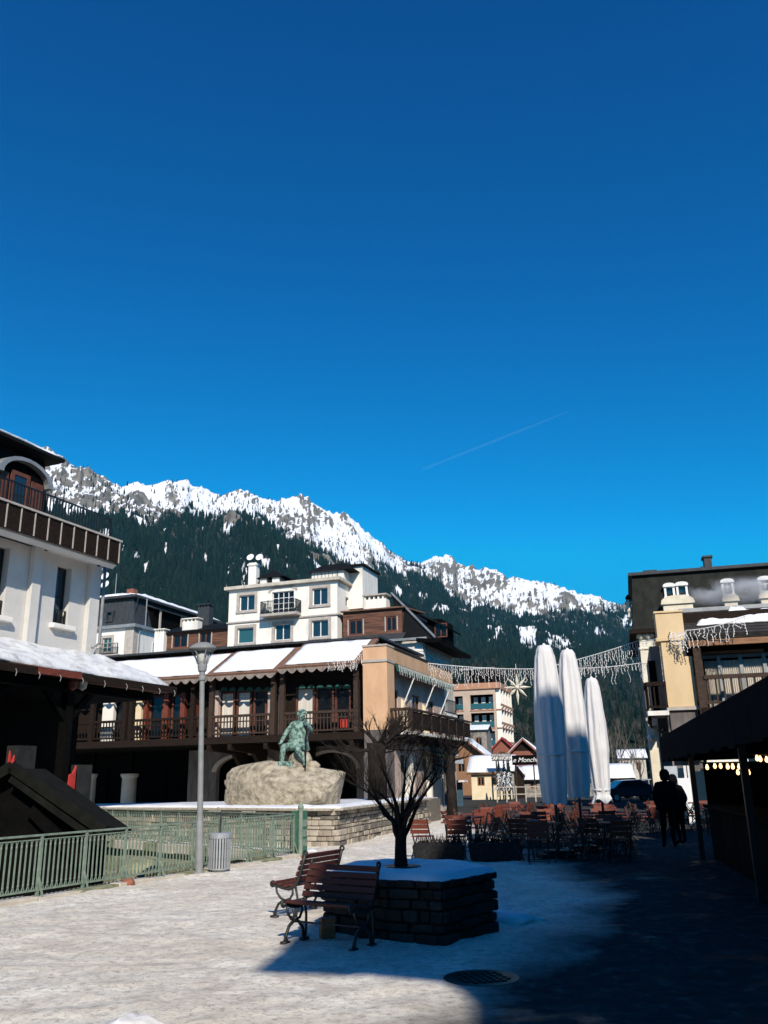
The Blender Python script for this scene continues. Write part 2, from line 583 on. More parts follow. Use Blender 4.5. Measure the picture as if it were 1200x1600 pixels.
def dish(parent, c, r, tilt=R(25), turn=0.0):
    mb = MB()
    prof = [(0.001, 0.0), (r * 0.5, r * 0.07), (r * 0.85, r * 0.2), (r, r * 0.30), (r * 0.97, r * 0.31), (r * 0.8, r * 0.22), (r * 0.4, r * 0.09)]
    mb.lathe(prof, 20)
    mb.tube([(0, 0, 0.02), (0, 0, r * 1.0)], r * 0.03, 5)
    mb.lathe([(r * 0.08, r * 0.95), (r * 0.1, r * 1.1), (0.002, r * 1.12)], 8)
    return mb.build('satellite_dish', 'white_enamel', parent, smooth=False, loc=c, rot=(PI / 2 - tilt, 0, turn))

# ------------------------------------------------------------------ numpy value noise
def _hash(ix, iy, seed):
    h = (ix.astype(np.int64) * 374761393 + iy.astype(np.int64) * 668265263 + seed * 974711) & 0xFFFFFFFF
    h = ((h ^ (h >> 13)) * 1274126177) & 0xFFFFFFFF
    return ((h ^ (h >> 16)) & 0xFFFF) / 65535.0


def vnoise(x, y, seed=0):
    ix, iy = np.floor(x), np.floor(y)
    fx, fy = x - ix, y - iy
    fx = fx * fx * fx * (fx * (fx * 6 - 15) + 10)
    fy = fy * fy * fy * (fy * (fy * 6 - 15) + 10)
    a, b = _hash(ix, iy, seed), _hash(ix + 1, iy, seed)
    c, d = _hash(ix, iy + 1, seed), _hash(ix + 1, iy + 1, seed)
    return (a * (1 - fx) + b * fx) * (1 - fy) + (c * (1 - fx) + d * fx) * fy


def fbm(x, y, o=5, seed=0, g=0.5, ridged=False):
    s, a, t = 0.0, 1.0, 0.0
    for k in range(o):
        n = vnoise(x * 2 ** k + 17.3 * k, y * 2 ** k - 9.1 * k, seed + k)
        if ridged:
            n = 1 - np.abs(2 * n - 1)
            n = n * n
        s = s + a * n
        t += a
        a *= g
    return s / t


def sstep(a, b, x):
    t = np.clip((x - a) / (b - a), 0, 1)
    return t * t * (3 - 2 * t)


# ------------------------------------------------------------------ the mountain ridge
RIDGE = [(-500, 610), (-200, 650), (-60, 674), (0, 686), (22, 692), (40, 694), (52, 709), (72, 704), (95, 720), (120, 738), (150, 752),
         (178, 761), (192, 762), (214, 752), (240, 755), (265, 752), (290, 746), (303, 756), (325, 765), (345, 773), (363, 770), (386, 762), (400, 770),
         (430, 778), (460, 772), (482, 777), (505, 793), (530, 802), (552, 811), (575, 828), (600, 850), (618, 868), (640, 876), (662, 879),
         (681, 864), (696, 871), (722, 886), (750, 890), (790, 903), (820, 908), (850, 912), (880, 915), (902, 926), (930, 929), (950, 939),
         (972, 946), (1000, 950), (1100, 965), (1250, 985), (1500, 1010), (1900, 1050)]
TREES = [(-500, 720), (60, 765), (120, 776), (170, 792), (200, 812), (235, 826), (262, 812), (290, 795), (330, 798), (370, 806), (410, 816), (450, 842),
         (490, 862), (540, 876), (600, 880), (650, 892), (690, 908), (730, 936), (770, 956), (810, 968), (835, 962), (860, 950), (900, 946),
         (950, 950), (1000, 957), (1300, 1000), (1900, 1060)]


def to_azel(pts):
    az, el = [], []
    for x, y in pts:
        d = ray(x, y)
        az.append(math.atan2(d.x, d.y))
        el.append(d.z / math.hypot(d.x, d.y))
    return np.array(az), np.array(el)


raz, rel = to_azel(RIDGE)
taz, tel = to_azel(TREES)
NC, NR = 900, 300
azs = np.linspace(R(-33), R(34), NC)
tan_ridge = np.interp(azs, raz, rel)
tan_ridge = tan_ridge + 0.006 * (fbm(azs * 260, azs * 0 + 3, 4, 5) - 0.5) * (1.2 - np.abs(azs))
tan_tree = np.interp(azs, taz, tel)
R1 = np.interp(azs, [R(-33), R(-13), 0, R(5), R(17), R(34)], [3000, 3200, 3700, 4500, 5600, 6000])
R0 = 460.0
tt = np.linspace(0, 1, NR) ** 1.15
T, A = np.meshgrid(tt, azs, indexing='ij')
RR = R0 + (R1[None, :] - R0) * T
prof = 0.18 * T + 0.82 * T ** 1.45
ZR = (R1 * tan_ridge)[None, :]
ZZ = ZR * prof
XX, YY = RR * np.sin(A), RR * np.cos(A)
wgt = sstep(0.10, 0.5, T) * (1 - 0.80 * sstep(0.80, 1.0, T))
sx = A * 2600.0                      # runs along the slope
warp = 260 * (fbm(XX / 700, YY / 700, 3, 40) - 0.5)
butt = fbm((sx + warp) / 520, RR / 1500, 4, 11, 0.5, True) - 0.35
crag = fbm((sx + warp * 0.8) / 150, RR / 420, 5, 23, 0.55, True) - 0.35
fine = fbm(XX / 60, YY / 60, 3, 31, 0.5, True) - 0.35
up = sstep(0.30, 0.65, T)
ZZ = ZZ + wgt * (170 * butt + 70 * crag * up + 16 * fine * up)
ZZ = ZZ + sstep(0.80, 0.97, T) * (14 * fine + 26 * (crag - 0.05))
ZZ[0, :] = -6.0
TAN = ZZ / RR
# rows behind the ridge
NB = 5
for k in range(1, NB + 1):
    rb = R1 + k * 120
    XX = np.vstack([XX, rb * np.sin(azs)])
    YY = np.vstack([YY, rb * np.cos(azs)])
    ZZ = np.vstack([ZZ, ZZ[NR - 1] - k * 95])
NT = NR + NB
P = np.stack([XX, YY, ZZ], -1)
du = np.gradient(P, axis=1)
dv = np.gradient(P, axis=0)
N = np.cross(du, dv)
N /= np.linalg.norm(N, axis=-1, keepdims=True) + 1e-9
nz = np.abs(N[..., 2])
Tfull = np.vstack([T, np.ones((NB, NC))])
sxf = np.vstack([sx, np.repeat(sx[-1:], NB, 0)])
RRf = np.vstack([RR, np.repeat(RR[-1:], NB, 0)])
TANf = np.vstack([TAN, np.repeat(TAN[-1:], NB, 0)])
cragf = np.vstack([crag, np.repeat(crag[-1:], NB, 0)])
buttf = np.vstack([butt, np.repeat(butt[-1:], NB, 0)])
rock = 1 - sstep(0.66, 0.86, nz + 0.10 * (fbm(XX / 90, YY / 90, 4, 77) - 0.5))
rock = np.clip(-0.09 + 0.62 * rock + 1.0 * (cragf + 0.05) + 0.45 * buttf + 0.75 * (fbm(XX / 330, YY / 330, 4, 78) - 0.5), 0, 1)
rel_h = TANf / (tan_tree[None, :])
edge = rel_h + 0.16 * (fbm(XX / 160, YY / 160, 4, 55) - 0.5) + 0.13 * (fbm(sxf / 90, RRf / 600, 3, 56) - 0.5)
forest = 1 - sstep(0.97, 1.02, edge)
gully = fbm((sxf + 0.6 * np.vstack([warp, np.repeat(warp[-1:], NB, 0)])) / 210, RRf / 1500, 3, 91, 0.5, True)
gully = 0.75 * sstep(0.80, 0.86, gully) * sstep(0.45, 0.8, rel_h)
azf = np.vstack([A, np.repeat(A[-1:], NB, 0)])
patch = fbm(sxf / 110, RRf / 420, 5, 93, 0.6)
clear = 0.8 * sstep(0.68, 0.76, patch) * sstep(0.50, 0.85, rel_h)
# open snow field among the trees on the far right slope
field = np.exp(-((azf - R(11.2)) / R(1.5)) ** 2 - ((rel_h - 0.78) / 0.10) ** 2) * (0.4 + 1.2 * patch)
field2 = np.exp(-((azf - R(8.0)) / R(1.4)) ** 2 - ((rel_h - 0.84 + (azf - R(8.0)) * 1.1) / 0.035) ** 2)
fleck = sstep(0.65, 0.69, fbm(sxf / 24, RRf / 110, 3, 97)) * sstep(0.38, 0.9, rel_h)
rock = rock * np.where(rel_h < 0.97, 0.35, 1.0)
rock = np.clip(rock - 0.20 * sstep(R(-9), R(-17), azf) - 0.03, 0, 1)
forest = forest * (1 - 0.95 * np.clip(gully * 1.0 + fleck + clear + 0.6 * sstep(0.86, 1.05, field * (0.45 + 1.0 * patch)) + 0.6 * sstep(0.80, 1.0, field2 * (0.4 + 1.1 * patch)), 0, 1))

verts = P.reshape(-1, 3)
ids = np.arange(NT * NC).reshape(NT, NC)
quads = np.stack([ids[:-1, :-1], ids[:-1, 1:], ids[1:, 1:], ids[1:, :-1]], -1).reshape(-1, 4)
me = bpy.data.meshes.new('mountain')
me.vertices.add(len(verts))
me.vertices.foreach_set('co', verts.astype(np.float32).ravel())
me.loops.add(len(quads) * 4)
me.loops.foreach_set('vertex_index', quads.astype(np.int32).ravel())
me.polygons.add(len(quads))
me.polygons.foreach_set('loop_start', np.arange(0, len(quads) * 4, 4, dtype=np.int32))
me.update(calc_edges=True)
me.polygons.foreach_set('use_smooth', [True] * len(quads))
for nm, arr in (('rock', rock), ('forest', forest)):
    at_ = me.attributes.new(nm, 'FLOAT', 'POINT')
    at_.data.foreach_set('value', arr.astype(np.float32).ravel())


def mountain_material():
    m = bpy.data.materials.new('mountain_ground')
    m.use_nodes = True
    nt = m.node_tree
    L = nt.links.new
    p = nt.nodes['Principled BSDF']
    p.inputs['Roughness'].default_value = 0.85
    p.inputs['Specular IOR Level'].default_value = 0.1
    tc = nt.nodes.new('ShaderNodeTexCoord')
    def noise(s, d=8, r=0.65):
        n = nt.nodes.new('ShaderNodeTexNoise')
        n.inputs['Scale'].default_value = s
        n.inputs['Detail'].default_value = d
        n.inputs['Roughness'].default_value = r
        L(tc.outputs['Object'], n.inputs['Vector'])
        return n
    def attr(a):
        n = nt.nodes.new('ShaderNodeAttribute')
        n.attribute_name = a
        return n
    def ramp(src, stops):
        r = nt.nodes.new('ShaderNodeValToRGB')
        e = r.color_ramp.elements
        while len(e) < len(stops): e.new(0.5)
        for i, (pos, c) in enumerate(stops):
            e[i].position = pos
            e[i].color = (*c, 1)
        L(src, r.inputs[0])
        return r
    def math_(op, a, b):
        n = nt.nodes.new('ShaderNodeMath')
        n.operation = op
        for i, v in enumerate((a, b)):
            if isinstance(v, (int, float)): n.inputs[i].default_value = v
            else: L(v, n.inputs[i])
        return n
    def mix(f, a, b):
        n = nt.nodes.new('ShaderNodeMix')
        n.data_type = 'RGBA'
        L(f, n.inputs[0])
        for i, v in ((6, a), (7, b)):
            if isinstance(v, tuple): n.inputs[i].default_value = (*v, 1)
            else: L(v, n.inputs[i])
        return n
    rockc = ramp(noise(0.02, 10).outputs['Fac'], [(0.3, (0.10, 0.088, 0.075)), (0.55, (0.21, 0.185, 0.155)), (0.75, (0.33, 0.29, 0.245))])
    n2 = noise(0.032, 9, 0.70)
    k = math_('ADD', attr('rock').outputs['Fac'], math_('MULTIPLY', math_('SUBTRACT', n2.outputs['Fac'], 0.5).outputs[0], 0.75).outputs[0])
    kr = ramp(k.outputs[0], [(0.40, (0, 0, 0)), (0.50, (1, 1, 1))])
    c1 = mix(kr.outputs[0], (0.86, 0.87, 0.90), rockc.outputs[0])
    n3 = noise(0.03, 8, 0.7)
    fl = ramp(n3.outputs['Fac'], [(0.42, (0.030, 0.032, 0.024)), (0.58, (0.055, 0.055, 0.045)), (0.64, (0.50, 0.50, 0.52))])
    ff = ramp(attr('forest').outputs['Fac'], [(0.3, (0, 0, 0)), (0.6, (1, 1, 1))])
    c2 = mix(ff.outputs[0], c1.outputs[2], fl.outputs[0])
    L(c2.outputs[2], p.inputs['Base Color'])
    b = nt.nodes.new('ShaderNodeBump')
    b.inputs['Distance'].default_value = 9.0
    b.inputs['Strength'].default_value = 0.8
    L(n2.outputs['Fac'], b.inputs['Height'])
    L(b.outputs[0], p.inputs['Normal'])
    return m


mountain = link('mountain', me, mountain_material())
tag(mountain, kind='structure')

# ------------------------------------------------------------------ the forest on the slope: one mass


def conifer_mesh():
    mb = MB()
    rnd = random.Random(3)
    mb.lathe([(0.02, 0.0), (0.012, 0.25)], 4, caps=False)
    for k in range(7):
        z0 = 0.06 + k * 0.125
        z1 = z0 + 0.24 - k * 0.008
        r0 = 0.150 * (1 - k / 7.4) + 0.012
        n = 7
        base = len(mb.v)
        for i in range(n):
            a = 2 * PI * i / n + k * 0.5
            rr = r0 * rnd.uniform(0.65, 1.25)
            mb.v.append((rr * math.cos(a), rr * math.sin(a), z0 + rnd.uniform(-0.03, 0.03)))
        mb.v.append((0, 0, min(z1, 1.0)))
        for i in range(n):
            mb.f.append((base + i, base + (i + 1) % n, base + n))
    m = bpy.data.meshes.new('conifer')
    m.from_pydata(mb.v, [], mb.f)
    return m


def bare_tree_mesh():
    mb = MB()
    rnd = random.Random(8)
    mb.tube([(0, 0, 0), (0.01, 0, 0.5), (0, 0.01, 1.0)], [0.014, 0.009, 0.002], 4, False)
    for k in range(34):
        z = rnd.uniform(0.22, 0.92)
        a = rnd.uniform(0, 2 * PI)
        l = 0.30 * (1.05 - z) + 0.05
        d = Vector((math.cos(a) * l, math.sin(a) * l, l * rnd.uniform(0.7, 1.4)))
        p = Vector((0, 0, z))
        w = Vector((-math.sin(a), math.cos(a), 0)) * 0.007
        mb.add([p - w, p + w, p + d], [(0, 1, 2)])
        for _ in range(3):
            q = p + d * rnd.uniform(0.3, 0.8)
            e = Vector((rnd.uniform(-1, 1), rnd.uniform(-1, 1), rnd.uniform(0.3, 1))) * 0.10
            mb.add([q - w * 0.7, q + w * 0.7, q + e], [(0, 1, 2)])
    m = bpy.data.meshes.new('bare_tree')
    m.from_pydata(mb.v, [], mb.f)
    return m


def leaf_material(name, c1, c2, c3):
    m = bpy.data.materials.new(name)
    m.use_nodes = True
    nt = m.node_tree
    p = nt.nodes['Principled BSDF']
    p.inputs['Roughness'].default_value = 0.9
    p.inputs['Specular IOR Level'].default_value = 0.05
    oi = nt.nodes.new('ShaderNodeObjectInfo')
    r = nt.nodes.new('ShaderNodeValToRGB')
    e = r.color_ramp.elements
    e.new(0.5)
    for i, (pos, c) in enumerate(((0.0, c1), (0.6, c2), (1.0, c3))):
        e[i].position = pos
        e[i].color = (*c, 1)
    nt.links.new(oi.outputs['Random'], r.inputs[0])
    nt.links.new(r.outputs[0], p.inputs['Base Color'])
    return m


MATS['conifer'] = leaf_material('conifer', (0.005, 0.012, 0.010), (0.009, 0.020, 0.015), (0.018, 0.030, 0.020))
MATS['bare'] = leaf_material('bare', (0.065, 0.058, 0.048), (0.085, 0.075, 0.062), (0.11, 0.098, 0.082))


def instancer(name, pts, sizes, src_mesh, m, label):
    src_mesh.materials.append(MATS[m])
    src = bpy.data.objects.new(name + '_source', src_mesh)
    pm = bpy.data.meshes.new(name)
    pm.vertices.add(len(pts))
    pm.vertices.foreach_set('co', np.asarray(pts, dtype=np.float32).ravel())
    a = pm.attributes.new('size', 'FLOAT', 'POINT')
    a.data.foreach_set('value', np.asarray(sizes, dtype=np.float32))
    o = bpy.data.objects.new(name, pm)
    COL.objects.link(o)
    tag(o, label, None, kind='stuff')
    ng = bpy.data.node_groups.new(name, 'GeometryNodeTree')
    ng.interface.new_socket('Geometry', in_out='INPUT', socket_type='NodeSocketGeometry')
    ng.interface.new_socket('Geometry', in_out='OUTPUT', socket_type='NodeSocketGeometry')
    gi = ng.nodes.new('NodeGroupInput')
    go = ng.nodes.new('NodeGroupOutput')
    m2p = ng.nodes.new('GeometryNodeMeshToPoints')
    inst = ng.nodes.new('GeometryNodeInstanceOnPoints')
    obi = ng.nodes.new('GeometryNodeObjectInfo')
    obi.inputs['Object'].default_value = src
    na = ng.nodes.new('GeometryNodeInputNamedAttribute')
    na.data_type = 'FLOAT'
    na.inputs['Name'].default_value = 'size'
    rv = ng.nodes.new('FunctionNodeRandomValue')
    rv.data_type = 'FLOAT_VECTOR'
    rv.inputs[0].default_value = (-0.05, -0.05, 0)
    rv.inputs[1].default_value = (0.05, 0.05, 6.28)
    L = ng.links.new
    L(gi.outputs[0], m2p.inputs['Mesh'])
    L(m2p.outputs[0], inst.inputs['Points'])
    L(obi.outputs['Geometry'], inst.inputs['Instance'])
    L(na.outputs['Attribute'], inst.inputs['Scale'])
    L(rv.outputs[0], inst.inputs['Rotation'])
    L(inst.outputs[0], go.inputs[0])
    md = o.modifiers.new('scatter', 'NODES')
    md.node_group = ng
    return o


rng = np.random.default_rng(5)
n_try = 210000
ci = rng.uniform(0, NC - 1.01, n_try)
ri = rng.uniform(1, NR - 2, n_try)


def bil(arr, r_, c_):
    r0, c0 = r_.astype(int), c_.astype(int)
    fr, fc = r_ - r0, c_ - c0
    if arr.ndim == 3: fr, fc = fr[:, None], fc[:, None]
    return (arr[r0, c0] * (1 - fr) + arr[r0 + 1, c0] * fr) * (1 - fc) + (arr[r0, c0 + 1] * (1 - fr) + arr[r0 + 1, c0 + 1] * fr) * fc


fm_ = bil(forest, ri, ci)
pos = bil(P, ri, ci)
dist = np.hypot(pos[:, 0], pos[:, 1])
u = rng.uniform(0, 1, n_try)
# some stunted trees climb into the rocks above the closed wood
rh = bil(rel_h, ri, ci)
scat = 0.10 * (1 - sstep(1.0, 1.20, rh)) * (rh > 0.97)
keep = (u < np.maximum(fm_ * (0.95 - 0.25 * sstep(0.7, 1.0, rh)), scat))
hgt = np.clip(rng.lognormal(3.0, 0.34, n_try), 8, 36) * np.where(fm_ > 0.4, 1.0, 0.6)
low = (rh < 0.60 + 0.16 * (fbm(pos[:, 0] / 140, pos[:, 1] / 140, 3, 61) - 0.5) * 2) & (pos[:, 0] > -100)
isb = low & (rng.uniform(0, 1, n_try) < 0.72)
con = keep & ~isb & (dist > 420)
bar = keep & isb & (rng.uniform(0, 1, n_try) < 0.55)
pos[:, 2] -= 1.0
instancer('conifer_forest', pos[con], hgt[con], conifer_mesh(), 'conifer', 'dark spruce forest covering the mountainside')
instancer('bare_wood', pos[bar], hgt[bar] * 0.8, bare_tree_mesh(), 'bare', 'grey brown leafless wood at the foot of the slope')

# ------------------------------------------------------------------ ground with the sunken river bed
FA = on_ground(-60, 1424)
FB = on_ground(463, 1337)
FARB = at(130, 1296, 31.0)
FARB.z = 0
fdir = (FB - FA).normalized()
FA2 = FA - fdir * 14
CHAN = [(FB.x, FB.y), (FA.x, FA.y), (FA2.x, FA2.y), (-34, 2), (-40, 40), (FARB.x - 9, FARB.y + 8), (FARB.x, FARB.y)]


def in_chan(x, y):
    c = False
    j = len(CHAN) - 1
    for i in range(len(CHAN)):
        xi, yi = CHAN[i]
        xj, yj = CHAN[j]
        if (yi > y) != (yj > y) and x < (xj - xi) * (y - yi) / (yj - yi) + xi:
            c = not c
        j = i
    return c


MANHOLE = on_ground(752, 1528)


def ground_z(x, y):
    k = min(1.0, max(0.0, (math.hypot(x - MANHOLE.x, y - MANHOLE.y) - 0.45) / 0.5))
    return k * (0.030 * fbm1(x * 0.8, y * 0.8, 0.3, 3) + 0.024 * fbm1(x * 3.0, y * 3.0, 2.0, 4))


def make_ground():
    vs_, fs_ = [], []
    idx = {}
    def vid(x, y, flat):
        k = (round(x, 3), round(y, 3))
        if k not in idx:
            idx[k] = len(vs_)
            vs_.append((x, y, 0.0 if flat else ground_z(x, y)))
        return idx[k]
    X0, X1, Y0, Y1 = -8.0, 10.0, 4.0, 34.0
    s = 0.11
    nx, ny = int(round((X1 - X0) / s)), int(round((Y1 - Y0) / s))
    for i in range(nx):
        for j in range(ny):
            a, b = X0 + (X1 - X0) * i / nx, X0 + (X1 - X0) * (i + 1) / nx
            c, d = Y0 + (Y1 - Y0) * j / ny, Y0 + (Y1 - Y0) * (j + 1) / ny
            if in_chan((a + b) / 2, (c + d) / 2): continue
            def e(x, y):
                return x <= X0 + 1e-6 or x >= X1 - 1e-6 or y <= Y0 + 1e-6 or y >= Y1 - 1e-6
            fs_.append((vid(a, c, e(a, c)), vid(b, c, e(b, c)), vid(b, d, e(b, d)), vid(a, d, e(a, d))))
    # coarse cells round it
    for i in range(-60, 60):
        for j in range(-40, 120):
            if X0 <= i < X1 and Y0 <= j < Y1: continue
            if in_chan(i + 0.5, j + 0.5): continue
            n = len(vs_)
            vs_.extend([(i, j, 0), (i + 1, j, 0), (i + 1, j + 1, 0), (i, j + 1, 0)])
            fs_.append((n, n + 1, n + 2, n + 3))
    B = 9000
    for a, b, c, d in ((-B, -60, -B, B), (60, B, -B, B), (-60, 60, -B, -40), (-60, 60, 120, B)):
        n = len(vs_)
        vs_.extend([(a, c, 0), (b, c, 0), (b, d, 0), (a, d, 0)])
        fs_.append((n, n + 1, n + 2, n + 3))
    m = bpy.data.meshes.new('ground')
    m.from_pydata(vs_, [], fs_)
    m.update()
    return m


def ground_material():
    m = bpy.data.materials.new('packed_snow_square')
    m.use_nodes = True
    nt = m.node_tree
    L = nt.links.new
    p = nt.nodes['Principled BSDF']
    p.inputs['Specular IOR Level'].default_value = 0.35
    tc = nt.nodes.new('ShaderNodeTexCoord')
    def noise(s, d=8, r=0.62, st=(1, 1, 1)):
        mp = nt.nodes.new('ShaderNodeMapping')
        mp.inputs['Scale'].default_value = st
        L(tc.outputs['Object'], mp.inputs['Vector'])
        n = nt.nodes.new('ShaderNodeTexNoise')
        n.inputs['Scale'].default_value = s
        n.inputs['Detail'].default_value = d
        n.inputs['Roughness'].default_value = r
        L(mp.outputs[0], n.inputs['Vector'])
        return n.outputs['Fac']
    def ramp(src, stops):
        r = nt.nodes.new('ShaderNodeValToRGB')
        e = r.color_ramp.elements
        while len(e) < len(stops): e.new(0.5)
        for i, (pos_, c) in enumerate(stops):
            e[i].position = pos_
            e[i].color = (*c, 1)
        L(src, r.inputs[0])
        return r.outputs[0]
    def mix(f, a, b, bt='MIX'):
        n = nt.nodes.new('ShaderNodeMix')
        n.data_type = 'RGBA'
        n.blend_type = bt
        if isinstance(f, float): n.inputs[0].default_value = f
        else: L(f, n.inputs[0])
        for i, v in ((6, a), (7, b)):
            if isinstance(v, tuple): n.inputs[i].default_value = (*v, 1)
            else: L(v, n.inputs[i])
        return n.outputs[2]
    def math_(op, a, b):
        n = nt.nodes.new('ShaderNodeMath')
        n.operation = op
        for i, v in enumerate((a, b)):
            if isinstance(v, (int, float)): n.inputs[i].default_value = v
            else: L(v, n.inputs[i])
        return n.outputs[0]
    big = noise(0.45, 5)
    med = noise(2.3, 8, 0.7)
    fin = noise(11, 8, 0.75)
    base = ramp(big, [(0.35, (0.74, 0.67, 0.54)), (0.62, (0.90, 0.86, 0.75))])
    base = mix(ramp(med, [(0.44, (0, 0, 0)), (0.64, (0.85, 0.85, 0.85))]), base, (0.60, 0.53, 0.44))
    base = mix(ramp(fin, [(0.48, (0, 0, 0)), (0.64, (0.8, 0.8, 0.8))]), base, (0.40, 0.35, 0.31))
    base = mix(ramp(noise(26, 6, 0.7), [(0.60, (0, 0, 0)), (0.70, (0.9, 0.9, 0.9))]), base, (0.80, 0.80, 0.80))
    base = mix(ramp(noise(34, 3, 0.5, (1, 1.3, 1)), [(0.65, (0, 0, 0)), (0.70, (0.85, 0.85, 0.85))]), base, (0.12, 0.10, 0.09))
    # bare wet paving east of the planter, and a thawed patch
    sep = nt.nodes.new('ShaderNodeSeparateXYZ')
    L(tc.outputs['Object'], sep.inputs[0])
    ex = math_('ADD', math_('MULTIPLY', math_('ADD', math_('SUBTRACT', sep.outputs['X'], math_('MULTIPLY', math_('MINIMUM', sep.outputs['Y'], 13.6), 0.43)), 3.30), 0.90), math_('MULTIPLY', math_('SUBTRACT', noise(0.7, 6), 0.5), 1.5))
    wet = ramp(ex, [(0.05, (0, 0, 0)), (0.45, (0.45, 0.45, 0.45)), (1.0, (1, 1, 1))])
    pave = ramp(noise(5, 8, 0.7), [(0.32, (0.035, 0.037, 0.038)), (0.55, (0.060, 0.060, 0.058)), (0.68, (0.12, 0.12, 0.115)), (0.78, (0.30, 0.30, 0.29))])
    L(base, p.inputs['Base Color'])
    p.inputs['Roughness'].default_value = 0.75
    p.inputs['Specular IOR Level'].default_value = 0.2
    df = nt.nodes.new('ShaderNodeBsdfDiffuse')
    L(pave, df.inputs['Color'])
    gl = nt.nodes.new('ShaderNodeBsdfGlossy')
    gl.inputs['Color'].default_value = (0.35, 0.38, 0.40, 1)
    gl.inputs['Roughness'].default_value = 0.22
    m1 = nt.nodes.new('ShaderNodeMixShader')
    L(ramp(noise(0.8, 5), [(0.56, (0.0, 0.0, 0.0)), (0.70, (0.22, 0.22, 0.22))]), m1.inputs[0])
    L(df.outputs[0], m1.inputs[1])
    L(gl.outputs[0], m1.inputs[2])
    m2 = nt.nodes.new('ShaderNodeMixShader')
    L(wet, m2.inputs[0])
    L(p.outputs[0], m2.inputs[1])
    L(m1.outputs[0], m2.inputs[2])
    L(m2.outputs[0], nt.nodes['Material Output'].inputs['Surface'])
    b = nt.nodes.new('ShaderNodeBump')
    b.inputs['Distance'].default_value = 0.035
    vo = nt.nodes.new('ShaderNodeTexVoronoi')
    vo.feature = 'SMOOTH_F1'
    vo.inputs['Scale'].default_value = 3.4
    vo.inputs['Smoothness'].default_value = 0.35
    wv = nt.nodes.new('ShaderNodeMixRGB')
    wv.inputs[0].default_value = 0.12
    nz_ = nt.nodes.new('ShaderNodeTexNoise')
    nz_.inputs['Scale'].default_value = 2.0
    L(tc.outputs['Object'], nz_.inputs['Vector'])
    L(tc.outputs['Object'], wv.inputs[1])
    L(nz_.outputs['Color'], wv.inputs[2])
    L(wv.outputs[0], vo.inputs['Vector'])
    hsum = math_('ADD', math_('ADD', med, math_('MULTIPLY', fin, 0.45)), math_('MULTIPLY', vo.outputs['Distance'], 0.7))
    L(hsum, b.inputs['Height'])
    inv = nt.nodes.new('ShaderNodeMath')
    inv.operation = 'SUBTRACT'
    inv.inputs[0].default_value = 1.0
    L(wet, inv.inputs[1])
    L(math_('ADD', math_('MULTIPLY', inv.outputs[0], 0.85), 0.1), b.inputs['Strength'])
    L(b.outputs[0], p.inputs['Normal'])
    return m


ground = link('ground', make_ground(), ground_material(), smooth=True)
tag(ground, kind='structure')

# river bed, water and the bank walls
mb = MB()
mb.add([(-60, -20, -3.2), (2, -20, -3.2), (2, 60, -3.2), (-60, 60, -3.2)], [(0, 1, 2, 3)])
tag(mb.build('river_water', 'water'), kind='structure')
bank = MB()
for p, q in ((FA2, FB), (FB, FARB), (FARB, Vector((FARB.x - 9, FARB.y + 8, 0)))):
    d = (q - p).normalized()
    nrm = Vector((-d.y, d.x, 0))
    bank.beam(p + Vector((0, 0, -1.70)) - nrm * 0.22, q + Vector((0, 0, -1.70)) - nrm * 0.22, 0.40, 3.32)
tag(bank.build('river_bank', 'mossy_stone'), kind='structure')

GRID = -19.0
# ================================================================== terrace building with arcade, peach pillar and side balcony
T_ = Frame(605, 1070, 44.0, GRID)
tb = thing('terrace_building', 'arcaded timber terrace building with snowy eaves and a peach corner pillar', 'building', T_.loc, T_.ang)


